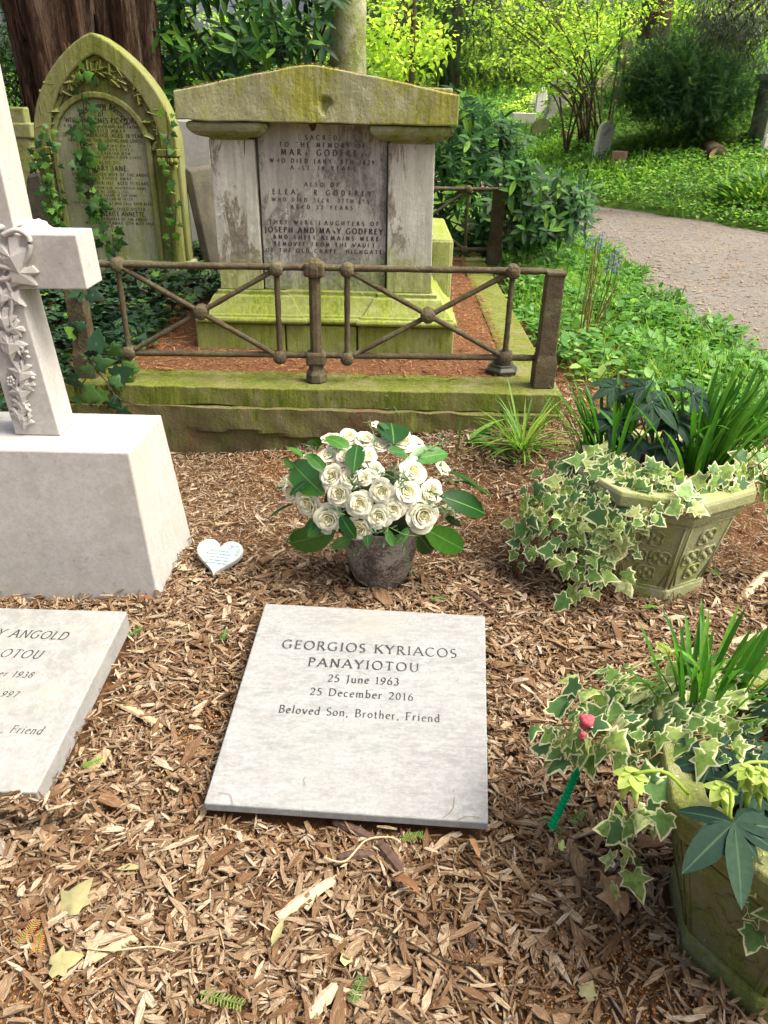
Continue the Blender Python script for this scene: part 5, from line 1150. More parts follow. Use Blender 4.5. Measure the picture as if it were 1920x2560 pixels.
# ---------------------------------------------------------------- bank and verge greenery
def sample_ground(n, x0, x1, y0, y1, keep):
    x = RNG.uniform(x0, x1, n); y = RNG.uniform(y0, y1, n); P = np.column_stack([x, y, ground_z(x, y)]); return P[keep(P) & inview(P, 60)]
def cover():
    # bank beyond the path: many small upright leaf clumps, density falls with distance
    n = 30000; t = RNG.random(n) ** 1.5; Y = 9.0 + 26 * t; X = RNG.uniform(-.1, .58, n) * Y
    d = .861 * (X - 2.965) + .507 * (Y - 11.862); k = (~on_path(X, Y)) & (d > -.05) | ((X < .20 * Y) & (Y > 15) & ~on_path(X, Y)); X, Y = X[k], Y[k]
    P = np.column_stack([X, Y, ground_z(X, Y)]); k = inview(P, 60); P = P[k]; n = len(P)
    hgt = .05 + .16 * np.clip(vnoise(P[:, 0], P[:, 1], 1.1) * .6 + .5, 0, 1) + .10 * np.clip(vnoise(P[:, 0], P[:, 1], 3.1, 2), 0, 1)
    m = 4; Q = np.repeat(P, m, 0); H = np.repeat(hgt, m); sc = np.repeat(.5 + P[:, 1] / 22, m)
    Q = Q + RNG.normal(size=Q.shape) * .05 * sc[:, None] * [1, 1, .3]; Q[:, 2] += H * RNG.uniform(.2, 1, len(Q)); D = rdir(len(Q)); D[:, 2] = np.abs(D[:, 2]) * .5
    tone = np.clip(.5 + .45 * vnoise(Q[:, 0], Q[:, 1], .8, 5) + RNG.normal(size=len(Q)) * .2, 0, .999)
    stuff('ground_cover', frames(Q, D, UP + rdir(len(Q)) * .5, .062 * sc * RNG.uniform(.6, 1.3, len(Q))), 'small', 'cover', tone)
    # long grass patches
    n = 9000; Y = 9 + 14 * RNG.random(n) ** 1.4; X = RNG.uniform(.15, .56, n) * Y; k = ~on_path(X, Y, 0) & (vnoise(X, Y, .9, 9) > .12) & (.861 * (X - 2.965) + .507 * (Y - 11.862) > 0); X, Y = X[k], Y[k]
    P = np.column_stack([X, Y, ground_z(X, Y)]); P = P[inview(P, 40)]; D = rdir(len(P)) * .45 + UP
    stuff('long_grass', frames(P, D, rdir(len(P)), np.column_stack([np.full(len(P), .9), RNG.uniform(.16, .34, len(P)), np.full(len(P), .3)])), 'blade', 'grass')
cover()
def patch(px, py, r, n, kind, mat, size, h0, h1, name, label, cat, droop=0):
    g = hitground(px, py); t = thing(name, label, cat, tuple(g)); w = RNG.uniform(0, 2*PI, n); q = np.sqrt(RNG.random(n)) * r
    P = np.column_stack([g[0] + q * np.cos(w), g[1] + q * np.sin(w), np.zeros(n)]); P[:, 2] = ground_z(P[:, 0], P[:, 1]) + RNG.uniform(h0, h1, n) * (1 - (q / r) ** 2 * .6)
    D = np.column_stack([np.cos(w), np.sin(w), RNG.uniform(.1, 1.2, n) - droop]); leafset(t, frames(P, D, UP + rdir(n) * .4, size * RNG.uniform(.7, 1.2, n)), kind, mat, 0, rest='foliage'); return t
patch(1440, 308, .75, 2200, 'blade', 'grass', .42, 0, .05, 'grass_clump', 'tall bright grass clump in front of the yew bush', 'grass clump')
patch(1645, 430, .55, 700, 'laurel', 'cover', .14, .05, .35, 'broadleaf_plant', 'leafy dark green plant at the right edge across the path', 'plant')
def verge():
    # herbs between the kerb and the path
    def keep(P):
        x, y = P[:, 0], P[:, 1]; edge = np.interp(y, pn[::-1][:, 1][::-1] if pn[0, 1] > pn[-1, 1] else pn[:, 1], pn[:, 0])
        return (x > KX1 + .08 + .25 * np.clip(4.2 - y, 0, 1)) & (x < edge + .10 * np.sin(y * 7)) & (y > 3.1)
    P = sample_ground(26000, .8, 3.2, 3.05, 12, keep); dens = np.clip(.35 + .6 * vnoise(P[:, 0], P[:, 1], 2.2, 3) + .4 * (P[:, 0] > 1.3) + .3 * (P[:, 1] > 4.6), 0, 1); P = P[RNG.random(len(P)) < dens * .75]
    n = len(P); m = 3; Q = np.repeat(P, m, 0) + RNG.normal(size=(n * m, 3)) * [.04, .04, 0]; H = np.repeat(.03 + .13 * np.clip(vnoise(P[:, 0], P[:, 1], 3, 8) * .5 + .5, 0, 1), m); Q[:, 2] += H * RNG.uniform(.2, 1, n * m)
    D = rdir(n * m); D[:, 2] = np.abs(D[:, 2]) * .45 - .05; tone = np.clip(.5 + .4 * vnoise(Q[:, 0], Q[:, 1], 2, 1) + RNG.normal(size=n * m) * .22, 0, .999)
    stuff('verge_herbs', frames(Q, D, UP + rdir(n * m) * .35, RNG.uniform(.03, .075, n * m)), 'round', 'herb', tone, True)
    k = RNG.random(n) < .30; P = P[k]; Q = np.repeat(P, 5, 0) + RNG.normal(size=(len(P) * 5, 3)) * [.02, .02, 0]; D = rdir(len(Q)) * .55 + UP
    stuff('verge_grass', frames(Q, D, rdir(len(Q)), RNG.uniform(.08, .2, len(Q))), 'blade', 'grass')
verge()
PR_['wideblade'] = [P_blade(7, .075, b, .9, .35) for b in (.5, .8, 1.1)]
def leafy(name, label, cat, pos, n, size, kind, mat, tilt=(.3, 1.0), group=None, h=0.0):
    t = thing(name, label, cat, tuple(pos), group); w = RNG.uniform(0, 2*PI, n); e = RNG.uniform(*tilt, n)
    D = np.column_stack([np.cos(w), np.sin(w), e]); P = np.array(pos) + np.column_stack([np.cos(w), np.sin(w), np.zeros(n)]) * .012; P[:, 2] += h
    leafset(t, frames(P, D, UP, size * RNG.uniform(.7, 1.1, n)), kind, mat, 300); return t
# wild garlic and broad leaves by the path, each plant a thing
for k, (px, py, lab) in enumerate([(1500, 805, 'broad-leaved green plant highest beside the path, above the planter'), (1560, 790, 'broad green leaves at the path edge above the right daffodil clump'), (1410, 700, 'broad bluish green leaves in the verge below the bluebells'), (1330, 640, 'wide leaf tuft close to the bluebell stems'), (1450, 745, 'spreading broad leaves halfway along the verge edge')]):
    g = hitground(px, py + 25); leafy('broadleaf_plant', lab, 'plant', g + [0, 0, .01], 7, .17, 'wideblade', 'herb', (.5, 1.6))
for k, (px, py, n, L, lab) in enumerate([(1335, 800, 12, .20, 'feathery pale fern behind the large planter'), (1385, 830, 10, .18, 'small curled fern right behind the left daffodil clump'), (1290, 830, 8, .15, 'little fern nearest the railing end post'), (1240, 640, 9, .26, 'yellow-green fern beside the end post of the railing'), (1290, 560, 10, .26, 'pale fern below the laurel bush in the verge'), (1200, 600, 8, .22, 'fern just behind the railing end post')]):
    g = hitground(px, py); leafy('fern', lab, 'fern', g, n, L, 'fern', 'fernleaf', (.8, 2.2))
for k, (px, py, tx, ty, lab) in enumerate([(1255, 745, 1285, 505, 'tall thin reddish fern stems left of the bluebells'), (1275, 740, 1330, 590, 'shorter bare stems leaning right below the bluebells')]):
    g = hitground(px, py); t = thing('bare_stems', lab, 'plant stems', tuple(g))
    for q in range(5):
        e = dy(tx + RNG.uniform(-18, 18), ty + RNG.uniform(0, 90), g[1] - .05); s = g + RNG.normal(size=3) * [.03, .03, 0]; MB().tube(resample3([s, (s + e) / 2 + RNG.normal(size=3) * .015, e], 8), np.linspace(.005, .0025, 8), 5).build('stem', M['rhizome'], t, True)
for k, (px, py, n, lab) in enumerate([(1272, 512, 5, 'bluebell flower spike furthest left above the path edge'), (1290, 510, 6, 'pale bluebell spike beside the leftmost bluebell'), (1303, 500, 7, 'tallest bluebell spike of the upper group'), (1318, 548, 8, 'blue bluebell spike lower right, left of the deep one'), (1330, 540, 9, 'deep violet bluebell spike leaning right'), (1337, 560, 6, 'lowest right bluebell nodding over the path edge')]):
    top = dy(px, py, 4.9); g = np.array([top[0] - .03, 4.92, gz(top[0], 4.9)]); t = thing('bluebell', lab, 'bluebell', tuple(g))
    st = resample3([g, (g + top) / 2 + [.01, 0, .02], top], 10); MB().tube(st, .0035, 5).build('stem', M['sepal'], t, True)
    for q in range(n):
        p = top - [0, 0, .014 * q] + RNG.normal(size=3) * [.004, .004, 0]; w = q * 2.4; d = np.array([math.cos(w), math.sin(w), -.55]); A = frame(p, d, UP, .028); mb = MB()
        for s in range(6):
            a0 = s * PI / 3; v = [(0, 0, 0), (.22 * math.cos(a0 - .4), .5, .22 * math.sin(a0 - .4)), (.38 * math.cos(a0), 1.05, .38 * math.sin(a0)), (.22 * math.cos(a0 + .4), .5, .22 * math.sin(a0 + .4))]
            v = [(A @ np.array(list(x) + [1]))[:3] for x in v]; mb.add(v, [(0, 1, 2, 3)], rnd=RNG.random())
        mb.build('flower', M['bluebell'], t)
    for q in range(4): piece('leaf', pmesh('blade', q, 'grass'), frame(g, rdir(1)[0] * .5 + UP, rdir(1)[0], .26), t)
t_ = hitground(1130, 965)
t = thing('grass_tuft', 'loose grass tuft growing at the right foot of the stone kerb', 'grass tuft', tuple(t_)); n = 95
w = RNG.uniform(0, 2*PI, n); P = t_ + np.column_stack([np.cos(w), np.sin(w), np.zeros(n)]) * RNG.uniform(0, .06, n)[:, None]; D = np.column_stack([np.cos(w), np.sin(w) * .8 - .2, RNG.uniform(.3, 2.2, n)])
leafset(t, frames(P, D, UP, RNG.uniform(.14, .32, n)), 'blade', 'grass', 300)
t_ = hitground(1010, 955); t = thing('grass_tuft', 'few long broad blades between the flowers and the kerb', 'grass tuft', tuple(t_)); n = 9; w = RNG.uniform(-1.2, 1.6, n)
leafset(t, frames(np.tile(t_, (n, 1)), np.column_stack([np.cos(w), np.sin(w) * .5, RNG.uniform(.3, 1, n)]), UP, RNG.uniform(.16, .26, n)), 'wideblade', 'herb', 300)
t_ = hitground(1115, 990); leafy('seedling', 'small toothed green plant at the kerb foot right of the flowers', 'seedling', t_, 8, .07, 'laurel', 'herb')

# ---------------------------------------------------------------- ivy: left bed, kerb corner, railing post, headstone
def ivybed():
    n = 15000; x = RNG.uniform(-3.4, -.85, n); y = RNG.uniform(3.35, 7.4, n); z = ground_z(x, y); inside = (x > -1.42) & (y > 3.24) & (y < 6.7); dens = np.clip(.75 + .4 * vnoise(x, y, 1.7, 4) - np.where(inside, np.clip((x + 1.36 - .16 * (y - 3.5)) * 7, 0, 1), 0), 0, 1)
    k = (RNG.random(n) < dens) & ~((np.abs(x + 1.74) < .44) & (y > 5.05) & (y < 5.4)); x, y = x[k], y[k]; z = np.maximum(ground_z(x, y), np.where(inside[k], bed_z(x, y), -9)) + RNG.uniform(.01, .11, len(x)); P = np.column_stack([x, y, z]); P = P[inview(P, 30)]
    D = rdir(len(P)); D[:, 2] *= .35; tone = np.clip(RNG.beta(1.5, 2.2, len(P)) + .25 * (vnoise(P[:, 0], P[:, 1], 2.5) > .5), 0, .999)
    stuff('ivy_ground_cover', frames(P, D, UP + rdir(len(P)) * .45, RNG.uniform(.035, .075, len(P))), 'ivy', 'ivydark', tone)
ivybed()
def ivy_on(parent, paths, step, size, mat, out, n_ind=300, jit=.02, stem_r=.0035):
    P = []; D = []; U = []
    for Q in paths:
        C_ = resample3(Q, max(8, int(len(Q) * 7))); MB().tube(C_, stem_r, 5).build('stem', M['stem'], parent, True)
        L = np.concatenate([[0], np.cumsum(np.linalg.norm(np.diff(C_, axis=0), axis=1))])
        for s in np.arange(0, L[-1], step):
            p = np.array([np.interp(s, L, C_[:, i]) for i in range(3)]); o = out(p) if callable(out) else np.array(out); d = rdir(1)[0]; d = d - o * (d @ o) * .7; d[2] -= .35
            P.append(p + d * jit + o * RNG.uniform(.004, .02)); D.append(d); U.append(o + rdir(1)[0] * .3)
    P, D, U = map(np.array, (P, D, U)); leafset(parent, frames(P, D, U, size * RNG.uniform(.6, 1.2, len(P))), 'ivy', mat, n_ind)
iv = thing('climbing_ivy', 'ivy climbing over the face and left colonnette of the arched headstone', 'ivy', (-1.75, PY - .03, .4))
Z6 = lambda x, y, o=.05: aty(x * 640 / 1659, y * 640 / 1659, PY - o)
ivy_on(iv, [[Z6(540, 470), Z6(530, 600), Z6(545, 740), Z6(520, 900), Z6(560, 1080), Z6(600, 1260), Z6(640, 1420), Z6(700, 1600)], [Z6(600, 930), Z6(520, 980), Z6(540, 1150), Z6(650, 1350), Z6(720, 1450), Z6(735, 1640)]], .024, .058, 'ivyclimb', (0, -1, .1), 200, .045)
ivy_on(iv, [[Z6(280, 830, .10), Z6(320, 950, .12), Z6(345, 1100, .12), Z6(370, 1250, .12), Z6(390, 1400, .12), Z6(420, 1560, .12)], [Z6(250, 980, .12), Z6(290, 1150, .14), Z6(330, 1320, .14), Z6(380, 1480, .14)]], .013, .045, 'ivyclimb', (0, -1, .1), 200, .05)
iv2 = thing('climbing_ivy', 'thin ivy trail hanging down the right side of the arched headstone', 'ivy', (-1.35, PY - .03, .4))
ivy_on(iv2, [[Z6(1075, 720, .08), Z6(1090, 850, .08), Z6(1080, 1000, .10), Z6(1120, 1200, .10), Z6(1140, 1400, .10), Z6(1110, 1600, .10)]], .032, .045, 'ivyclimb', (0, -1, .1), 200, .03)
iv3 = thing('trailing_ivy', 'dark ivy hanging over the left corner of the kerb and its railing post', 'ivy', (-1.33, 3.2, .3))
G5 = lambda x, y, Y: aty(x * 640 / 1659, 500 + y * 640 / 1659, Y)
ivy_on(iv3, [[G5(530, 590, 3.28), G5(480, 700, 3.28), G5(560, 780, 3.27), G5(500, 900, 3.27), G5(560, 1010, 3.25), G5(640, 1120, 3.22), G5(700, 1200, 3.20), G5(700, 1320, 3.19)],
    [G5(700, 950, 3.25), G5(620, 1000, 3.24), G5(560, 1150, 3.20), G5(520, 1230, 3.2), G5(600, 1340, 3.2)], [G5(880, 1150, 3.30), G5(760, 1130, 3.27), G5(700, 1180, 3.22), G5(760, 1280, 3.20), G5(840, 1310, 3.19)]], .060, .080, 'ivydark', (0, -1, .25), 200, .03)

# ---------------------------------------------------------------- pot of white roses
BY = 2.30; bz0 = atz(820 * DSP, 1272 * DSP, 0.0)
PC = np.array([bz0[0], bz0[1] + .095, 0.0])
pot = thing('flower_pot', 'pitted grey-brown round pot standing in the chips and holding the white roses', 'pot', tuple(PC))
MB().lathe(PC, [(.080,-.03),(.092,0),(.103,.03),(.116,.08),(.126,.13),(.131,.175),(.132,.20),(.134,.21),(.133,.222),(.124,.222),(.120,.20)], 48).build('pot_body', M['pot'], pot, True)
MB().lathe(PC, [(.119,.195),(.02,.20)], 24).build('potting_soil', M['soil'], pot)
arr = thing('rose_arrangement', 'domed arrangement of white roses and glossy leaves in the grey pot', 'flowers', (PC[0], PC[1], .22))
EC = np.array([PC[0] - .030, PC[1] + .01, .315]); ER = np.array([.265, .205, .205])
def zb(x, y): return 640 + x * 660 / 1659, 980 + y * 660 / 1659
def ell(px, py, k=1.0):
    """point on the front of the dome (scaled k) seen at a source pixel; outside it, the nearest point of the sight line"""
    d = ray(px, py) / (ER * k); o = (CC - EC) / (ER * k); a = d @ d; b = o @ d; c = o @ o - 1; q = b * b - a * c
    t = (-b - math.sqrt(q)) / a if q > 0 else -b / a
    p = CC + ray(px, py) * t; n = (p - EC) / ER ** 2; return p, n / np.linalg.norm(n)
def petal(ph, r0, r1, h0, h1, curl, tip=0.0, nu=7, nv=6):
    v = []; a = []
    for j in range(nv):
        t = j / (nv - 1)
        for i in range(nu):
            u = i / (nu - 1) * 2 - 1; edge = (1 - .20 * u * u * t - .06 * (1 - abs(u)) * 0)
            w = ph * u * (.45 + .55 * math.sin(min(1, t * 1.25) * PI / 2)); r = r0 + (r1 - r0) * t ** .75; z = h0 + (h1 - h0) * math.sin(t * PI / 2) * edge
            if t > .6: k = (t - .6) / .4; r += curl * k * k * (1 - .35 * u * u); z -= curl * .9 * k * k * (1 + .3 * u * u)
            r += tip * max(0, t - .8) * (1 - abs(u)) * 2; z += .02 * math.sin(u * 5 + t * 3)
            v.append((r * math.sin(w), r * math.cos(w), z)); a.append(1 - .5 * t if t < .25 else .6)
    f = [(j*nu+i, j*nu+i+1, (j+1)*nu+i+1, (j+1)*nu+i) for j in range(nv-1) for i in range(nu-1)]
    return v, f, a
def mk(v, f, a, name, mat):
    mb = MB(); mb.add(v, f); mb.a[0][:, 1] = a; me = mb.mesh(name, True); me.materials.append(M[mat]); return me
PETS = [mk(*petal(.95, .30, .74, -.25, .80, .12), 'petal', 'petal'), mk(*petal(.95, .30, .84, -.30, .70, .17, .15), 'petal', 'petal'), mk(*petal(.85, .32, .92, -.32, .56, .22, .20), 'petal', 'petal'), mk(*petal(1.05, .3, .68, -.25, .86, .06), 'petal', 'petal')]
def rot_z(a): c, s = math.cos(a), math.sin(a); m = np.eye(4); m[0, 0] = c; m[0, 1] = -s; m[1, 0] = s; m[1, 1] = c; return m
def heart_mesh(seed):
    r = random.Random(seed); mb = MB()
    for ring, (n, rr, h, ph) in enumerate([(3, .10, .92, 1.25), (3, .22, .93, 1.15), (4, .36, .92, 1.0), (5, .50, .88, .85)]):
        for k in range(n):
            v, f, a = petal(ph, rr * .75, rr * r.uniform(.95, 1.08), -.1, h + r.uniform(-.03, .03), .02 + .03 * ring, nu=6, nv=5); m = rot_z(k * 2 * PI / n + ring * .8 + r.random() * .4)[:3, :3]
            mb.add(np.array(v) @ m.T, f, rnd=r.random())
    mb.ball((0, 0, .1), (.30, .30, .62), 9, 6); me = mb.mesh('rose heart', True); me.materials.append(M['petalin']); return me
HEARTS = [heart_mesh(s) for s in range(4)]
ROSES = [(180,570,44),(232,630,54),(338,700,80),(455,795,80),(525,640,72),(480,535,72),(450,400,50),(560,405,55),(650,700,70),(650,850,76),(770,780,70),(790,625,68),(865,735,60),(945,630,82),(1040,775,92),(1100,630,66),(1195,750,58),(700,405,52),(580,290,62),(460,300,58),(980,505,80),(850,310,62),(920,330,78),(765,212,38),(940,262,28),(1000,318,50),(315,430,50),(690,300,55),(745,490,48),(595,540,58),(1175,480,50),(510,330,50),(790,340,50),(680,540,48)]
for k, (x, y, r) in enumerate(ROSES):
    px, py = zb(x, y); p, n = ell(px, py, .93); R = r * 660 / 1659 / FPX * np.linalg.norm(p - CC) * 1.14
    n = n * .75 + (CC - p) / np.linalg.norm(CC - p) * .35 + rdir(1)[0] * .22; n /= np.linalg.norm(n)
    A = frame(p - n * R * .35, np.cross(n, rdir(1)[0]), n, R); h = piece('rose', HEARTS[k % 4], A, arr)
    for q in range(4): piece('petal', PETS[(0, 3)[q % 2]], A @ rot_z(q * PI / 2 + k), h)
    for q in range(4): piece('petal', PETS[(1, 2)[(q + k) % 2]], A @ rot_z(q * PI / 2 + k + .8) @ np.diag([1, 1, 1, 1.0]), h)
mb = MB(); mb.ball(EC - [0, 0, .05], ER * .62, 14, 8); mb.build('flower_foam', simple('dark green foam', C(.03,.05,.02), .9), arr, True)
PR_['big'] = [P_lance(.20, .30, .16, (0, .12, .3, .5, .7, .88, 1), (0, .5, .88, 1, .9, .55, 0)), P_lance(.20, .18, .30, (0, .12, .3, .5, .7, .88, 1), (0, .5, .88, 1, .9, .55, 0))]
BL = [(860,290,790,190,1.3),(930,220,940,140,1.2),(960,850,900,945,1.1),(380,790,300,880,1.1),(820,860,860,960,1.1),(1180,780,1290,830,.9),(220,600,120,600,.8),(330,560,215,620,1),(420,830,330,900,1.2),(430,650,190,430,1),(440,500,330,395,1.1),(595,365,458,265,1.2),(505,870,212,965,1),(530,770,600,905,1.3),(950,435,1190,365,1.1),(1240,420,1325,195,1),(1195,490,1425,595,1.1),(1260,560,1478,600,1),(1150,650,1440,740,.95),(1050,850,1318,1003,1),(1015,890,1112,1008,1.3),(605,905,490,982,1.2),(850,195,870,270,1.5),(300,410,228,340,1.5),(400,345,345,292,1.6),(955,400,875,350,1.5),(245,700,90,765,.6),(640,330,610,440,1.2),(240,480,180,430,1.2),(700,880,700,950,1.4)]
for k, (x0, y0, x1, y1, w) in enumerate(BL):
    p0, n0 = ell(*zb(x0, y0), .97); p1, n1 = ell(*zb(x1, y1), 1.18); d = p1 - p0; L = np.linalg.norm(d); up = n0 + n1 * .5 + UP * .5
    piece('leaf', pmesh('big', k, 'bouquetleaf'), frame(p0, d, up, (L * w * 1.2, L * 1.12, L)), arr)
SP = [(760,330,700,180),(1010,400,1200,310),(900,560,700,470),(870,520,930,600),(620,600,600,520),(600,620,640,560),(1100,690,1250,760),(830,850,730,880),(830,850,800,945),(840,850,1000,905),(900,880,975,1110),(680,960,610,1020),(300,330,380,380),(240,870,205,950),(1180,560,1290,560),(560,770,500,720),(770,520,870,480),(960,560,900,500),(1150,720,1050,700),(900,150,855,110),(1180,420,1150,290),(1050,620,1160,660)]
for k, (x0, y0, x1, y1) in enumerate(SP):
    p0, n0 = ell(*zb(x0, y0), 1.03); p1, n1 = ell(*zb(x1, y1), 1.16); c_ = resample3([p0, (p0 + p1) / 2 + n0 * .012, p1], 12); st = MB().tube(c_, .0012, 4).build('sprig', M['sepal'], arr, True)
    for q in range(11):
        i = q + 1; d = rdir(1)[0] + (p1 - p0) / np.linalg.norm(p1 - p0) * .8; piece('leaf', pmesh('slim', q, 'olive'), frame(c_[i], d, n0 + rdir(1)[0] * .5, (.030, .024, .024)), st)

# ---------------------------------------------------------------- octagonal stone planters
def octa(c, r, z, a0): return [np.array([c[0] + r * math.cos(a0 + k * PI / 4), c[1] + r * math.sin(a0 + k * PI / 4), z]) for k in range(8)]
def planter(name, label, c, a0, mat, z0, relief, rb=.212, rt=.275, H=.40, lean=(0, 0)):
    t = thing(name, label, 'planter', (c[0], c[1], z0)); prof = [(rb * 1.03, -.06), (rb * 1.03, .028), (rb, .034), (rt * .97, H - .10), (rt, H - .098), (rt * 1.03, H - .075), (rt * 1.02, H - .065), (rt * 1.12, H - .045), (rt * 1.12, H - .012), (rt * 1.10, H), (rt * .88, H), (rt * .86, H - .03)]
    v = []
    for r, z in prof:
        v += octa((c[0] + lean[0] * z, c[1] + lean[1] * z), r, z0 + z, a0)
    n = len(prof); f = [(i*8+j, i*8+(j+1)%8, (i+1)*8+(j+1)%8, (i+1)*8+j) for i in range(n-1) for j in range(8)] + [tuple(range(7, -1, -1))]
    MB().add(v, f).build('planter_body', mat, t, bevel=.004)
    MB().add(octa(c, rt * .87, z0 + H - .028, a0), [tuple(range(8))]).build('potting_soil', M['soil'], t)
    def facept(k, u, w, off=.0):       # u in -1..1 across, w 0..1 up the tapered wall
        z = .034 + (H - .134) * w; r = rb + (rt * .97 - rb) * w; A, B_ = octa((c[0] + lean[0] * z, c[1] + lean[1] * z), r, z0 + z, a0)[k], octa((c[0] + lean[0] * z, c[1] + lean[1] * z), r, z0 + z, a0)[(k + 1) % 8]
        m = (A + B_) / 2; n_ = m - np.array([c[0], c[1], m[2]]); n_ /= np.linalg.norm(n_); return m + (B_ - A) / 2 * u + n_ * off
    for k in range(8):
        if not relief and k % 2: pass
        mid = facept(k, 0, .5) ; nrm = mid - np.array([c[0], c[1], mid[2]])
        if nrm @ (CC - mid) < -.02: continue
        def rib(pts, r=.0035, nm='rib'): MB().tube(np.array([facept(k, u, w, .0012) for u, w in pts]), r, 6).build(nm, mat, t, True)
        if relief:
            rib([(-.90, 0), (-.90, 1)]); rib([(.90, 0), (.90, 1)]); rib([(-.9, .015), (.9, .015)]); rib([(-.9, .985), (.9, .985)])
            rib([(-.62, 0), (-.88, .35), (-.88, 1)], .0025); rib([(.62, 0), (.88, .35), (.88, 1)], .0025)
            for cx, cy, s in ((-.40, .47, 1), (.40, .47, 1), (0, .22, 1), (0, .76, 1.0)):
                pts = []
                for i in range(33):
                    a = 2 * PI * i / 32; r_ = .40 * s * (.72 + .28 * abs(math.cos(2 * a)) ** .8); pts.append((cx + r_ * math.cos(a + PI/4), cy + .30 * r_ / .40 * .42 * math.sin(a + PI/4)))
                rib(pts, .0040, 'quatrefoil')
                for q in range(4):
                    a = PI / 4 + q * PI / 2 + PI/4; p = facept(k, cx + .17 * math.cos(a), cy + .055 * math.sin(a), .001); MB().ball(p, (.009, .009, .010), 7, 5).build('foil_leaf', mat, t, True)
            for q in range(9): p = facept(k, -.84 + .21 * q, 1.05, .002); MB().ball(p, (.008, .008, .011), 7, 5).build('cornice_bead', mat, t, True)
        else:
            rib([(-.9, .03), (-.9, .97), (.9, .97), (.9, .03), (-.9, .03)], .003)
            for cx, cy in ((-.35, .35), (.35, .35), (0, .68)):
                rib([(cx + .28 * math.cos(a) * (1 + .25 * math.cos(4 * a)), cy + .13 * math.sin(a) * (1 + .25 * math.cos(4 * a))) for a in np.linspace(0, 2 * PI, 25)], .0028, 'quatrefoil')
    return t
CA = np.array([.92, 2.345]); A0 = math.radians(-107 - 22.5)
CAz = gz(*CA) - .0
planter('stone_planter', 'octagonal mossy stone planter with carved quatrefoils, farther of the two planters', CA, A0, M['planter'], .01, True)
CB = np.array([.815, 1.005]); B0 = math.radians(-167)
planter('stone_planter', 'damp dark green stone planter cut off at the lower right corner', CB, B0, M['planterdark'], -.02, False, rb=.20, rt=.285, H=.42)

def daffodils(label, c, n, L, sx=.05, sy=.05, lean=(0, 0), kink=10, spread=.32, w=1.0):
    t = thing('daffodil_clump', label, 'daffodil leaves', tuple(c)); 
    PR_['daff'] = PR_.get('daff') or [P_blade(8, .016, b, .25, .5) for b in (.06, .14, .25, .4)] + [P_blade(8, .018, b, .3, .4) for b in (1.3,)]
    for i in range(n):
        p = np.array(c) + RNG.normal(size=3) * [sx * .6, sy * .6, 0]; o = (p - c) / max(sx, sy); d = np.array([o[0] * spread + lean[0], o[1] * spread + lean[1], 1.0]) + rdir(1)[0] * .10
        k = 4 if i < n * kink / 100 else RNG.integers(0, 4); l = L * RNG.uniform(.72, 1.05) * (.9 if k == 4 else 1)
        if k == 4: d = d + rdir(1)[0] * [.5, .5, 0]
        piece('leaf', pmesh('daff', int(k), 'daff'), frame(p - [0, 0, .02], d, [-d[0], -d[1], .35] if k < 4 else [d[0], d[1], .35], (L * 1.25 * w, l, l)), t)
    return t
daffodils('dense green daffodil leaves at the left of the carved planter', (.745, 2.41, .375), 66, .33, .075, .06, (-.12, .05), 12, .30)
daffodils('dense green daffodil leaves at the right of the carved planter', (1.07, 2.345, .375), 90, .38, .085, .06, (.16, .0), 8, .34)
daffodils('green daffodil leaves rising from the dark planter at the lower right', (.66, 1.20, .36), 58, .25, .07, .05, (.03, .0), 14, .34, 1.05)
PR_['ell'] = [P_lance(.20, .16, .14, (0, .1, .25, .42, .6, .78, .92, 1), (0, .42, .8, 1, .95, .68, .3, 0)), P_lance(.21, .22, .28, (0, .1, .25, .42, .6, .78, .92, 1), (0, .42, .8, 1, .95, .68, .3, 0))]
daffodils('green daffodil leaves on the far right side of the dark planter', (.95, 1.06, .36), 45, .25, .07, .05, (.03, .0), 14, .34, 1.05)
def palmate(t, p, up, out, s, n=7, kind='ell', mat='helle', w=(1, 1, 1)):
    up = np.array(up, float); up /= np.linalg.norm(up); out = np.array(out, float); out = out - up * (out @ up); out /= np.linalg.norm(out); side = np.cross(up, out)
    for k in range(n):
        a = (k - (n - 1) / 2) * (2.0 * PI * .80 / n); d = out * math.cos(a) + side * math.sin(a) - up * .18; l = s * (1 - .06 * abs(k - (n - 1) / 2)); piece('leaf', pmesh(kind, k, mat), frame(p, d, up, (l * w[0], l, l)), t)
hel = thing('hellebore', 'dark grey-green hellebore leaves in the middle of the carved planter', 'hellebore', (.93, 2.47, .38))
for px, py, z, s, o in [(1408, 868, .60, .13, (1, -.4)), (1330, 905, .54, .10, (-.6, -1)), (1455, 905, .54, .12, (1, -.7)), (1440, 960, .47, .10, (.8, -1)), (1395, 835, .64, .09, (-1, .3)), (1500, 850, .62, .10, (.9, .4)), (1370, 950, .48, .09, (-.3, -1)), (1330, 835, .62, .09, (-1, 0))]:
    p = dz(px, py, z); MB().tube(resample3([(.93, 2.47, .37), ((p[0] + .93) / 2, (p[1] + 2.47) / 2, z * .9), p], 8), .0035, 5).build('stem', M['sepal'], hel, True); palmate(hel, p, (.1, -.5, 1), (o[0], o[1], 0), s, 6)
hel2 = thing('hellebore', 'hellebore with big dark leaves and yellow-green flowers in the lower right planter', 'hellebore', (.72, 1.0, .36))
q2 = lambda x, y: ((1300 + x * .4522), (1560 + y * .4522))
hc = atz(*q2(1185, 1100), .45)
for x, y, w in [(1000, 1010, 1), (870, 1000, 0)][:1]: pass
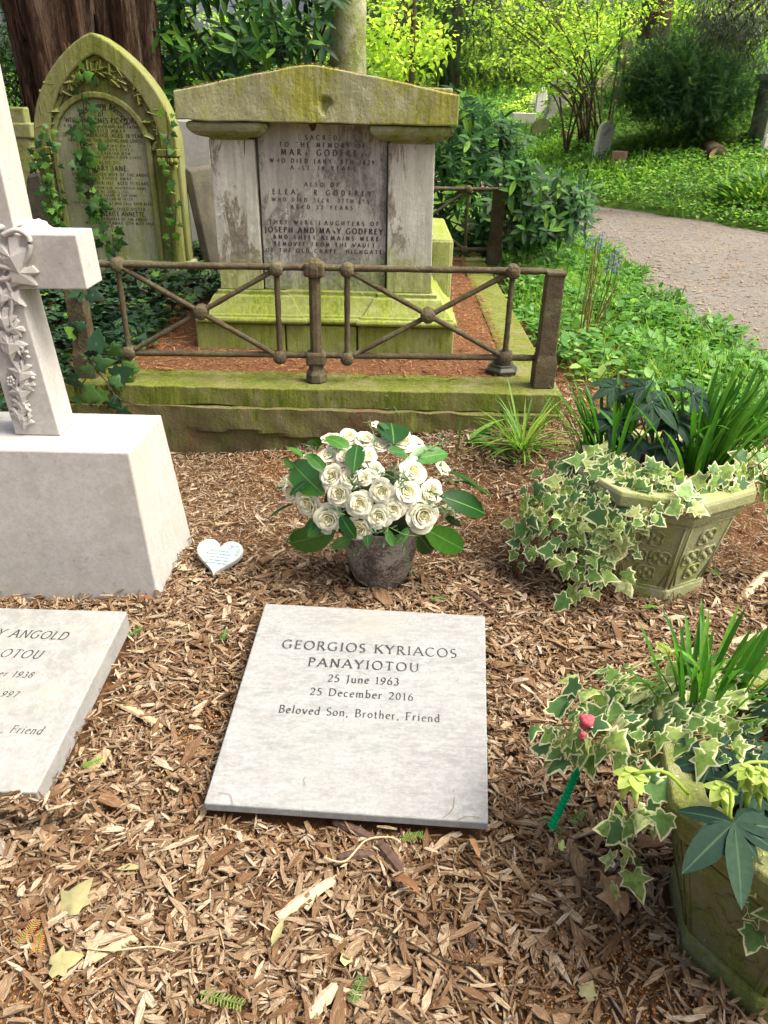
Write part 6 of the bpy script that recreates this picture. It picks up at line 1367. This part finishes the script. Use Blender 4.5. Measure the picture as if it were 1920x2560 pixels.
for x1, y1, wd in [(862, 1005, .62), (908, 1350, .62), (1040, 1215, 0), (1245, 1545, .50), (1100, 1130, 0), (1371, 1020, .6), (1330, 1300, .55), (1480, 1120, .8), (1460, 1260, .75), (1290, 990, .4), (1060, 1235, .62), (960, 1150, .5), (1371, 1180, .55), (1300, 1080, .6), (1360, 1110, .5), (1180, 1330, .5)]:
    if not wd: continue
    tip = atz(*q2(x1, y1), .435); d = tip - hc; L = np.linalg.norm(d); piece('leaf', pmesh('ell', 0, 'helle'), frame(hc, d, (0, -.15, 1), (L * wd * 1.5, L, L)), hel2)
for x, y, s in [(1110, 700, .07), (1060, 760, .08), (1300, 640, .08), (1340, 720, .07), (1330, 930, .09), (1250, 900, .08), (1371, 840, .09), (1200, 800, .08)]:
    p = atz(*q2(x, y), .42); palmate(hel2, p, (0, -.3, 1), rdir(1)[0], s, 5)
for p_ in ((.86, .93, .46), (.95, .88, .44), (.80, 1.10, .47)): palmate(hel2, np.array(p_), (0, -.1, 1), rdir(1)[0], .10, 7)
def hflower(x, y, z, s, fx, fy, fz=.40):
    p = atz(*q2(x, y), z); o = atz(*q2(fx, fy), fz); MB().tube(resample3([o, (o + p) / 2 + [0, 0, .03], p], 8), .0032, 6).build('flower_stem', M['helleflower'], hel2, True)
    for k in range(5):
        w = 2 * PI * k / 5; d = np.array([math.cos(w), math.sin(w), -.35]); piece('petal', pmesh('round', k, 'helleflower'), frame(p, d, UP, s), hel2)
    for k in range(4):
        w = 2 * PI * k / 4 + .4; d = np.array([.45 * math.cos(w), .45 * math.sin(w) - .25, -1]); c_ = p + d * s * .1; mb = MB(); mb.tube([c_, c_ + d * s * .35, c_ + d * s * .7, c_ + d * s * 1.15], [s * .08, s * .2, s * .16, s * .015], 7); mb.build('seed_pod', M['helleflower'], hel2, True)
hflower(1120, 905, .47, .033, 1160, 1090, .44); hflower(1300, 850, .48, .034, 1250, 1010, .44); hflower(1260, 800, .50, .028, 1250, 1000, .44); hflower(620, 830, .46, .036, 930, 940, .42); hflower(1345, 820, .50, .030, 1320, 1000, .44)
MB().tube(resample3([atz(*q2(1120, 860), .45), atz(*q2(1250, 770), .47), atz(*q2(1371, 765), .47)], 8), .003, 6).build('flower_stem', M['helleflower'], hel2, True)

def hanging_ivy(label, c, z_rim, paths, step, size, n_ind, name='variegated_ivy'):
    t = thing(name, label, 'variegated ivy', (c[0], c[1], z_rim)); P = []; D = []; U = []
    for Q in paths:
        C_ = resample3(Q, 24); C_ = C_ + RNG.normal(size=(24, 3)) * .006; MB().tube(C_, .0018, 5).build('stem', M['rhizome'], t, True)
        L = np.concatenate([[0], np.cumsum(np.linalg.norm(np.diff(C_, axis=0), axis=1))]); s = step * .5; side = 1
        while s < L[-1]:
            p = np.array([np.interp(s, L, C_[:, i]) for i in range(3)]); o = np.array([p[0] - c[0], p[1] - c[1], 0]); o /= np.linalg.norm(o) + 1e-6; o = o * .75 + UP * .55 + (CC - p) / np.linalg.norm(CC - p) * .45
            tg = np.array([np.interp(min(s + .01, L[-1]), L, C_[:, i]) for i in range(3)]) - p; sd = np.cross(o, tg / (np.linalg.norm(tg) + 1e-9)); d = sd * side * .8 + tg / (np.linalg.norm(tg) + 1e-9) * .35 + rdir(1)[0] * .45; d[2] -= .35
            P.append(p + sd * side * .022 + o * RNG.uniform(.0, .025)); D.append(d); U.append(o + rdir(1)[0] * .35); side = -side; s += step * RNG.uniform(.7, 1.2)
    P, D, U = map(np.array, (P, D, U)); leafset(t, frames(P, D, U, size * RNG.uniform(.5, 1.22, len(P))), 'ivy', 'ivyvar', n_ind); return t
def vinepath(c, th0, r0, z0, th1, r1, z1, sag=.03):
    P = []
    for k, u in enumerate(np.linspace(0, 1, 5)):
        th = th0 + (th1 - th0) * u; r = r0 + (r1 - r0) * (u ** .8); z = z0 + .03 * math.sin(PI * min(1, u * 3)) - (z0 - z1) * u ** 1.5
        P.append((c[0] + r * math.cos(th), c[1] + r * math.sin(th), z))
    return P
dg = math.radians
paths = [vinepath(CA, dg(a), .14, .42, dg(a + da), r, z) for a, da, r, z in [(-175, -8, .44, .30), (-168, 0, .46, .24), (-165, -12, .45, .20), (-160, 5, .42, .22), (-158, -8, .45, .12), (-150, 2, .42, .14), (-152, -14, .48, .09), (-140, -4, .40, .12), (-145, 8, .42, .06), (-130, -6, .37, .14), (-128, 6, .36, .10), (-122, -4, .36, .24), (-112, -2, .34, .34), (-98, 4, .33, .38), (-140, -20, .45, .16), (-175, 6, .44, .16), (-160, -6, .38, .34), (-135, 4, .36, .30), (-118, -4, .34, .32), (-170, -8, .46, .14), (-150, -5, .43, .12), (-125, -8, .40, .05)]]
hanging_ivy('variegated ivy spilling over the left front of the carved planter', CA, .42, paths, .029, .058, 300)
paths = [vinepath(CA, dg(a), .22, .43, dg(a + da), r, z) for a, da, r, z in [(-45, 20, .25, .42), (-70, 10, .20, .43), (-30, -30, .24, .42), (5, -4, .42, .40), (-5, -6, .44, .30), (-12, -3, .42, .18), (-8, 2, .47, .12), (10, 0, .50, .34), (-18, -2, .40, .38)]]
hanging_ivy('variegated ivy trails at the right edge hanging from the carved planter', CA, .42, paths, .042, .060, 120)
paths = [vinepath(CB, dg(a), .12, .40, dg(a + da), r, z) for a, da, r, z in [(172, -4, .40, .38), (165, -4, .44, .34), (160, -6, .48, .30), (155, -3, .47, .24), (150, -6, .50, .22), (145, -4, .46, .34), (140, -2, .46, .28), (135, -8, .50, .20), (128, -4, .46, .30), (120, -6, .44, .36), (148, 0, .52, .16), (138, 2, .50, .32), (130, 2, .52, .26), (112, -6, .42, .36), (145, 6, .54, .24), (150, 4, .48, .20)]]
hanging_ivy('variegated ivy on the right side of the dark planter beyond the flowers', CB, .40, [vinepath(CB, dg(a), .10, .40, dg(a + 5), .36, z) for a, z in ((-30, .30), (0, .34), (30, .30), (-60, .34), (60, .34), (-10, .22))], .036, .050, 60)
hanging_ivy('variegated ivy spilling left from the dark planter at the lower right', CB, .40, paths, .026, .052, 300)
vp = [atz(*q2(600, 1010), .33), atz(*q2(640, 1110), .27), atz(*q2(600, 1200), .20), atz(*q2(620, 1290), .14), atz(*q2(545, 1400), .08)]
hanging_ivy('single long ivy trail dangling lowest in front of the dark planter', CB, .40, [vp, [atz(*q2(640, 1000), .34), atz(*q2(740, 1020), .33), atz(*q2(850, 970), .38)]], .030, .050, 60)
hanging_ivy('large pale-edged ivy leaves at the right edge on the dark planter side', CB, .40, [[atz(*q2(1360, 1200), .40), atz(*q2(1350, 1350), .36), atz(*q2(1371, 1480), .3), atz(*q2(1365, 1680), .2)]], .05, .062, 20)

# ---------------------------------------------------------------- crocheted rose on a green stem
cw = thing('crochet_flower', 'crocheted rose with green woollen stem lying against the ivy of the dark planter', 'crochet flower', tuple(dz(1195, 1780, .0)))
a, b = dz(1190, 1788, .012), dz(1252, 1652, .14); C_ = resample3([a, a + (b - a) * .5 + [.002, 0, .0], b], 60)
MB().tube(C_, [.0085 + .0018 * math.sin(i * 1.7) for i in range(60)], 10).build('stem', M['greenwool'], cw, True)
p = dz(1258, 1640, .15); MB().ball(p, (.022, .014, .018), 9, 6).build('calyx', M['greenwool'], cw, True); MB().ball(dz(1245, 1665, .14), (.010, .012, .018), 8, 5).build('woollen_leaf', M['greenwool'], cw, True)
def woolball(c, r, n=9):
    mb = MB()
    for k in range(n): d = rdir(1)[0]; q = c + d * r * .45; mb.ball(q, (r * .55, r * .5, r * .52), 9, 6)
    mb.build('bloom', M['pinkwool'], cw, True)
woolball(dz(1268, 1560, .37), .019); woolball(dz(1262, 1588, .35), .013); woolball(dz(1330, 1572, .42), .007, 4)

# ---------------------------------------------------------------- wood chip mulch
def in_quad(x, y, q, m=0.0):
    q = [np.array(p[:2]) for p in q]; c = sum(q) / 4; ins = np.ones(x.shape, bool)
    for a, b in zip(q, q[1:] + q[:1]):
        e = b - a; n = np.array([-e[1], e[0]]); n = n / np.linalg.norm(n); s = 1 if n @ (c - a) > 0 else -1
        ins &= ((x - a[0]) * n[0] + (y - a[1]) * n[1]) * s > -m
    return ins
CORN = [dz(100, 1702, .05)[:2], dz(-10, 1765, .04)[:2]]
def free(x, y, m=.01):
    e = CORN[1] - CORN[0]; over = ((x - CORN[0][0]) * e[1] - (y - CORN[0][1]) * e[0]) < 0
    k = ~in_quad(x, y, [NL, NR, FR, FL], m) & (~in_quad(x, y, [NR2 + w2, NR2, FR2, FR2 + w2], m + .01) | over) & ~in_quad(x, y, [np.array(p) for p in pb], m)
    k &= np.hypot(x - PC[0], y - PC[1]) > .10 + m; k &= np.hypot(x - CA[0], y - CA[1]) > .205 + m; k &= np.hypot(x - CB[0], y - CB[1]) > .205 + m
    k &= ~((x > -1.5) & (x < KX1 + .02 + m) & (y > KY0 - .015 - m)); return k
def chip_mesh(seed, st=3):
    r = random.Random(seed); v = []; w = r.choice([r.uniform(.08, .16), r.uniform(.10, .2), r.uniform(.18, .36)]); h = min(w, .2) * r.uniform(.25, .6); bx = r.uniform(-.045, .045); bz = r.uniform(-.04, .06)
    for i in range(st):
        t = i / (st - 1); k = (r.uniform(.25, .8), 1, r.uniform(.1, .7))[i] if st == 3 else (r.uniform(.5, 1), r.uniform(.3, .9))[i]; ox = bx * 4 * t * (1 - t); oz = bz * 4 * t * (1 - t); tw = r.uniform(-.25, .25)
        for a, b in ((-1, -1), (1, -1), (1, 1), (-1, 1)):
            v.append(((a * w * k + b * h * tw) / 2 + ox, t - .5 + r.uniform(-.03, .03), (b * h * (k * .6 + .4) + a * w * tw * .6) / 2 + oz))
    f = [(3, 2, 1, 0)] + [(i*4+j, i*4+(j+1)%4, (i+1)*4+(j+1)%4, (i+1)*4+j) for i in range(st-1) for j in range(4)] + [tuple((st-1)*4+j for j in range(4))]
    return v, f, [((0, 1, 1, 0)[j % 4] * .8 + (.0, .0, .2, .2)[j % 4], (j // 4) / (st - 1)) for j in range(len(v))]
PR_['chip3'] = [chip_mesh(s) for s in range(14)]; PR_['chip2'] = [chip_mesh(s + 50, 2) for s in range(10)]
def orient(n, tilt):
    D = rdir(n); D[:, 2] = RNG.normal(size=n) * tilt; U = rdir(n) * .35 + UP; return D, U
def mulch():
    def sample(n, x0, x1, y0, y1):
        x = RNG.uniform(x0, x1, n); y = RNG.uniform(y0, y1, n); k = free(x, y); x, y = x[k], y[k]; P = np.column_stack([x, y, np.maximum(ground_z(x, y), np.where(in_quad(x, y, [NR2 + w2, NR2, FR2, FR2 + w2]), .052, -9))]); return P[inview(P, 420)]
    lay = []
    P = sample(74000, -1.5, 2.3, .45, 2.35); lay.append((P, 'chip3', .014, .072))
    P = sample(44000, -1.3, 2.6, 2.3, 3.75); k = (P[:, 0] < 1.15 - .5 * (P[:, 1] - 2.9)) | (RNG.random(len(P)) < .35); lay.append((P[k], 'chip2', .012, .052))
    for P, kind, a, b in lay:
        n = len(P); L = a + (b - a) * RNG.beta(1.25, 2.9, n); L = np.where(RNG.random(n) < .04, L * 1.9, L); crumb = vnoise(P[:, 0], P[:, 1], 3.3, 6)
        D, U = orient(n, .12); P = P.copy(); P[:, 2] += RNG.uniform(-.004, .016, n) ** 1.0
        keep = RNG.random(n) > np.clip((crumb - .5) * 1.4, 0, .5); S_ = np.column_stack([L * RNG.uniform(.6, 1.5, n), L, L * RNG.uniform(.6, 1.3, n)])
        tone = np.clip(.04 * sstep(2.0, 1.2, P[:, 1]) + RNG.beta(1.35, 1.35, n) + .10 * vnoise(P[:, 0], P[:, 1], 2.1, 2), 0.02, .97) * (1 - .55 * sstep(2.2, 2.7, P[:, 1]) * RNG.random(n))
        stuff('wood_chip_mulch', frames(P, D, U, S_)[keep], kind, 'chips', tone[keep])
    # chips banked against the stones and pots
    E = []
    for q, zt in (([NL, NR, FR, FL], .045), ([NR2 + w2, NR2, FR2, FR2 + w2], .06), ([np.array(p) for p in pb], .05), ([np.array([KX0, KY0 - .02, 0]), np.array([KX1, KY0 - .02, 0])], .03)):
        c = sum(q) / len(q)
        for a, b in (zip(q, q[1:] + q[:1]) if len(q) > 2 else [(q[0], q[1])]):
            m = int(np.linalg.norm(b - a) * 170); t = RNG.random(m)[:, None]; P = a * (1 - t) + b * t; nrm = np.array([-(b - a)[1], (b - a)[0], 0]); nrm /= np.linalg.norm(nrm); nrm = nrm if nrm @ (P[0] - c) > 0 or len(q) == 2 else -nrm
            if len(q) == 2: nrm = np.array([0, -1.0, 0])
            o = RNG.uniform(.004, .035, m)[:, None]; P = P + nrm * o; P[:, 2] = ground_z(P[:, 0], P[:, 1]) + (1 - o[:, 0] / .04) * zt * RNG.uniform(.1, .75, m); E.append(P)
    for c, r in ((PC, .10), (CA, .21), (CB, .205)):
        m = 110; w = RNG.uniform(0, 2 * PI, m); o = RNG.uniform(.0, .04, m); P = np.column_stack([c[0] + (r + o) * np.cos(w), c[1] + (r + o) * np.sin(w), np.zeros(m)]); P[:, 2] = ground_z(P[:, 0], P[:, 1]) + (1 - o / .045) * .035 * RNG.random(m); E.append(P)
    m = 150; P = NR2 + RNG.normal(size=(m, 3)) * [.06, .012, 0] + [-.03, -.030, 0]; P[:, 2] = .008 + RNG.uniform(0, .03, m); E.append(P)
    P = np.concatenate(E); n = len(P); D, U = orient(n, .22); stuff('wood_chip_mulch', frames(P, D, U, RNG.uniform(.018, .048, n)), 'chip3', 'chips', RNG.uniform(.1, .95, n))
    # fine splinters and rust coloured crumbs that fill the gaps
    P = sample(80000, -1.45, 2.4, .45, 3.6); n = len(P); D, U = orient(n, .1); P[:, 2] += RNG.uniform(-.003, .008, n); L = RNG.uniform(.006, .016, n)
    stuff('wood_splinters', frames(P, D, U, np.column_stack([L * .8, L, L])), 'chip2', 'chips', RNG.random(n) * .8)
    P = sample(90000, -1.35, 1.6, .6, 3.4); c = vnoise(P[:, 0], P[:, 1], 3.3, 6) + .25 * RNG.normal(size=len(P)); near = in_quad(P[:, 0], P[:, 1], [NL, NR, FR, FL], .07) & (P[:, 1] < 1.3); P = P[(c > .38) | (near & (RNG.random(len(P)) < .9))]; n = len(P)
    D = rdir(n); P[:, 2] += RNG.uniform(.002, .012, n); PR_['crumb'] = [([(-.5, -.5, 0), (.5, -.4, 0), (0, .6, 0), (0, 0, .8)], [(0, 1, 3), (1, 2, 3), (2, 0, 3), (0, 2, 1)], [.5] * 4)]
    stuff('rusty_crumbs', frames(P, D, UP + rdir(n) * .5, RNG.uniform(.003, .0062, n)), 'crumb', 'crumb')
    # litter inside the kerb: needles, scales, small pale chips
    n = 60000; x = RNG.uniform(-1.236, KX1 - .16, n); y = RNG.uniform(KY0 + .15, KY1, n); k = ~((x > -.965) & (x < .33) & (y > TY - .09)) & ((y > KY0 + .215) | (RNG.random(n) < .10)); x, y = x[k], y[k]; z = np.where(y < KY0 + .24, KZ + .001, np.where(x > KX1 - .2, KZ, bed_z(x, y))); P = np.column_stack([x, y, z]); P = P[inview(P)]; n = len(P)
    P[:, 2] += RNG.uniform(.0, .008, n); D, U = orient(n, .15); big = RNG.random(n) < .13; L = np.where(big, RNG.uniform(.02, .05, n), RNG.uniform(.008, .022, n))
    stuff('grave_bed_litter', frames(P, D, U, np.column_stack([L * np.where(big, .9, .5), L, L * .6])), 'chip2', 'litter', np.where(big, RNG.uniform(.5, 1, n), RNG.beta(1.6, 2.4, n)))
    n = 500; x = RNG.uniform(-.95, .28, n); t = (x + .366); zt = np.where(t < 0, 1.588 + t * .193, 1.588 - t * .1616); P = np.column_stack([x, TY - .075 + RNG.random(n) ** 2 * .25, zt + .003]); D, U = orient(n, .2)
    stuff('needle_litter', frames(P, D, U, RNG.uniform(.006, .022, n)), 'chip2', 'litter')
    # dark leaf litter under the verge
    n = 5000; x = RNG.uniform(.82, 2.1, n); y = RNG.uniform(3.2, 5.2, n); P = np.column_stack([x, y, ground_z(x, y) + RNG.uniform(0, .015, n)]); P = P[inview(P) & ~on_path(x, y)]; n = len(P); D, U = orient(n, .2)
    stuff('leaf_litter', frames(P, D, U, RNG.uniform(.015, .045, n)), 'chip2', 'litter')
mulch()
# single finds lying on the chips
def onground(px, py, up=.012): g = hitground(px, py); return g + [0, 0, up]
def splinter(name, label, cat, a, b, r, mat, up=.010, squash=.6, mid=0):
    A, B_ = onground(*a, up), onground(*b, up); m = (A + B_) / 2 + [mid, mid, .004]; P = resample3([A, m, B_], 12); rr = [r * (.45 + .55 * math.sin(PI * (.12 + .8 * i / 11))) * (1 + .12 * math.sin(i * 2.3)) for i in range(12)]
    o = MB().tube(P, rr, 7, squash=squash).build(name, mat); return tag(o, label, cat)
straw = piecemat('pale split wood', [(0, C(.34,.24,.13)), (1, C(.48,.36,.22))], grain=150, streak=(1, 1, 1)); bleached = piecemat('bleached split wood', [(0, C(.38,.29,.18)), (1, C(.50,.40,.27))], grain=120)
splinter('wood_splinter', 'long pale split stick right of the white left slab', 'stick', (245, 1520), (352, 1576), .011, straw)
splinter('wood_chunk', 'short thick brown wood chunk left of the bottom left slab corner', 'wood chunk', (195, 1672), (235, 1628), .016, M['cutwood'] if 0 else straw)
splinter('wood_splinter', 'largest bleached wood piece in the foreground below the grey slab', 'stick', (600, 1990), (735, 1900), .013, bleached, .012)
splinter('wood_splinter', 'long split wood pieces fanning out at the bottom, left of the middle', 'stick', (660, 2210), (735, 2130), .014, bleached)
splinter('wood_splinter', 'long straw-coloured stick running right below the grey slab', 'stick', (960, 1890), (1120, 1908), .009, straw)
splinter('wood_splinter', 'brown diagonal stick in the lower left foreground', 'stick', (170, 2095), (310, 2025), .010, straw)
splinter('wood_splinter', 'weathered pale stick by the right side of the carved planter', 'stick', (1600, 1300), (1658, 1240), .016, bleached)
splinter('wood_splinter', 'thick pale stick at the right edge below the carved planter', 'stick', (1560, 1400), (1655, 1375), .014, bleached)
splinter('branch', 'dark purple-brown broken branch below the grey slab', 'branch', (720, 1783), (820, 1830), .012, M['twig'], .014, .9)
splinter('branch', 'dark branch piece bending down towards the crumpled leaf', 'branch', (815, 1828), (868, 1895), .015, M['twig'], .014, .9)
splinter('branch', 'dark straight branch piece lying left of the bent branch', 'branch', (730, 1862), (812, 1856), .012, M['twig'], .014, .9)
splinter('branch', 'brown buried branch to the right of the flower pot', 'branch', (985, 1270), (1068, 1328), .012, M['twig'], .010, .9)
def wire(name, label, cat, pts, r, mat, up=.022):
    P = resample3([onground(a, b, up) for a, b in pts], 30); return tag(MB().tube(P, r, 5).build(name, mat, None, True), label, cat)
wire('straw_stalk', 'curved straw stalk looping over the dark branch below the slab', 'stalk', [(700, 1872), (745, 1880), (790, 1835), (840, 1828), (865, 1840)], .0022, M['strawtwig'], .030)
wire('twig', 'long thin grey twig crossing the chips at the bottom middle', 'twig', [(810, 2010), (880, 2050), (960, 2090), (1050, 2105)], .0022, M['stem'], .022)
wire('twig', 'thin twig lying along the bottom left chips', 'twig', [(0, 1808), (90, 1795), (160, 1775), (210, 1765)], .0024, M['stem'], .022)
wire('twig', 'thin straw twig among chips at the lower left', 'twig', [(175, 2060), (240, 2068), (330, 2060), (380, 2070)], .0016, M['strawtwig'], .022)
for k, (pts, lab) in enumerate([([(547, 1985), (575, 1990), (583, 2020)], 'curved brown stalk end hanging over the near left slab corner'), ([(1136, 1996), (1132, 2026), (1108, 2046)], 'fine brown stalk curving near the right corner of the grey slab'), ([(1142, 2054), (1165, 2044), (1200, 2046)], 'short thin stalk lying at the near right corner of the grey slab'), ([(765, 1944), (760, 1953), (765, 1966)], 'tiny curled dark stalk lying on the lower part of the grey slab')]):
    P = np.array([onplane(a, b, NL, NR, FR)[0] + [0, 0, .004] for a, b in pts]); tag(MB().tube(resample3(P, 14), .00055, 5).build('stalk', M['rhizome'], None, True), lab, 'stalk')
def flatleaf(name, label, px, py, L, ang, mat, kind='ivy', up=.02, tilt=(.1, -.2)):
    p = onground(px, py, up); d = np.array([math.cos(ang), math.sin(ang), tilt[0]]); v, f, a = PR_[kind][0]; W = frame(p, d, np.array([tilt[1], -.15, 1]), L)
    rr = random.Random(int(px * 7 + py)); k = .10 if mat == M['deadleaf'] else .04
    V = [(W @ np.array([q[0] * (1 - k), q[1], q[2] + rr.uniform(-k, k * 1.6), 1]))[:3] for q in v]; mb = MB().add(V, f); mb.a[0][:, 1] = a; return tag(mb.build(name, mat, None, True), label, 'leaf')
flatleaf('fallen_leaf', 'big olive fallen leaf on the chips in the lower left', 150, 1975, .075, 1.2, M['oliveleaf'])
flatleaf('fallen_leaf', 'grey-green fallen leaf near the bottom left below the big olive one', 120, 2100, .055, .4, M['oliveleaf'])
flatleaf('fallen_leaf', 'pale yellow-green ivy leaf lying at the bottom centre', 745, 2100, .036, 1.4, M['limeleaf'], 'round')
flatleaf('fallen_leaf', 'small cream yellow leaf below the green crochet stem', 1205, 1845, .026, 1.0, M['limeleaf'])
flatleaf('fallen_leaf', 'small faded green leaf on the chips near the bottom right', 1262, 2165, .035, 1.0, M['oliveleaf'])
flatleaf('fallen_leaf', 'long olive leaf flat on the chips left of the slab foot', 255, 1890, .055, .1, M['oliveleaf'], 'laurel')
flatleaf('fallen_leaf', 'grey long leaf standing among chips in the lower left middle', 588, 2060, .060, 1.3, M['oliveleaf'], 'laurel')
flatleaf('fallen_leaf', 'brown oak leaf crumpled under the dark bent branch', 850, 1912, .075, -.7, M['deadleaf'], 'laurel', .03, (.25, .5))
flatleaf('fallen_leaf', 'crumpled brown leaf left of the dark planter base', 1330, 1990, .085, 1.9, M['deadleaf'], 'ivy', .04, (.35, .6))
flatleaf('fallen_leaf', 'second crumpled brown leaf just under the hanging ivy trail', 1300, 1940, .06, .5, M['deadleaf'], 'ivy', .03, (.2, -.4))
flatleaf('fallen_leaf', 'curled dry leaf right of the branches below the slab', 1010, 1830, .06, -1.2, M['deadleaf'], 'laurel', .03, (.2, .4))
flatleaf('fallen_leaf', 'thin brown curled leaf at the plinth corner above the white slab', 300, 1312, .055, .1, M['deadleaf'], 'laurel', .03, (.2, .4))
flatleaf('green_sprout', 'bright green leaf lying on the chips in front of the carved planter', 1385, 1325, .055, .25, M['limeleaf'] if 0 else M['daff'], 'laurel', .02)
flatleaf('green_sprout', 'bright green leaf blade at the right foot of the carved planter', 1552, 1262, .055, 2.3, M['daff'], 'laurel', .03, (.4, 0))
def yewsprig(label, px, py, ang, L, mat):
    p = onground(px, py, .02); t = thing('yew_sprig', label, 'yew sprig', tuple(p)); d = np.array([math.cos(ang), math.sin(ang), .08]); MB().tube([p, p + d * L], [.0012, .0008], 5).build('stem', M['sepal'], t)
    s = np.array([-d[1], d[0], 0])
    for i in range(13):
        for q in (-1, 1): a = p + d * L * (i + .5) / 13; e = d * .35 + s * q; piece('leaf', pmesh('slim', i, mat), frame(a, e, UP, (.011, .014, .014)), t)
M['yewfresh'] = leafmat('fresh yew needle', [(0, C(.10,.24,.03)), (1, C(.18,.36,.05))], rough=.4, trans=.2); M['yewrust'] = leafmat('rusty yew needle', [(0, C(.30,.13,.03)), (1, C(.42,.22,.06))], rough=.6, trans=.1); M['yewmid'] = leafmat('mid green yew needle', [(0, C(.05,.13,.03)), (1, C(.09,.20,.04))], rough=.5, trans=.2)
yewsprig('fresh green yew sprig lying at the bottom left of centre', 435, 2160, -.25, .085, 'yewfresh')
for k, (px, py, a, m_, lab) in enumerate([(45, 2050, 1.2, 'yewrust', 'rust-brown yew sprig at the lower left edge, left one'), (95, 2020, -1.4, 'yewrust', 'rust-brown yew sprig right of the other rusty one at lower left'), (180, 1668, .5, 'yewfresh', 'small green yew sprig below the white slab edge'), (1230, 1790, .7, 'yewmid', 'dark green yew sprig right of the crochet stem'), (1210, 1815, 2.2, 'yewmid', 'green yew sprig just below the crochet stem tip'), (1000, 1795, .3, 'yewmid', 'green yew sprig under the right half of the grey slab'), (865, 1822, .1, 'yewfresh', 'light green yew sprig right of the dark branch'), (275, 1385, .8, 'yewmid', 'dark yew sprig against the edge of the white slab'), (930, 1305, .2, 'yewmid', 'green yew sprig above the right half of the grey slab'), (480, 1395, 1.5, 'yewmid', 'small yew sprig between the two slabs'), (1380, 1895, 1.8, 'yewmid', 'yew sprig close to the base of the dark planter'), (760, 2180, 1.2, 'yewmid', 'yew sprig at the bottom edge in the middle'), (1215, 1490, .9, 'yewmid', 'small yew sprig left of the lower ivy in the chips')]):
    yewsprig(lab, px, py, a, .05, m_)
# pine cone
pc = onground(1018, 2040, .016); t = thing('pine_cone', 'small brown cone in the chips at the bottom, right of centre', 'cone', tuple(pc)); ax = np.array([.25, -.95, .12]); ax /= np.linalg.norm(ax)
MB().tube([pc - ax * .022, pc, pc + ax * .022], [.004, .009, .003], 8).build('core', M['twig'], t, True)
for i in range(40):
    u = i / 39; p = pc + ax * (-.022 + .044 * u); w = i * 2.4; r = .011 * math.sin(PI * (.15 + .75 * u)); s = np.cross(ax, UP); s /= np.linalg.norm(s); q = np.cross(s, ax); d = s * math.cos(w) + q * math.sin(w)
    piece('scale', pmesh('round', 0, 'cone') if 'cone' in M else pmesh('round', 0, M.setdefault('cone', piecemat('cone scale', [(0, C(.16,.10,.06)), (1, C(.48,.40,.30))])) and 'cone'), frame(p, d * 1 + ax * .8, ax, (.014, r + .004, .01)), t)
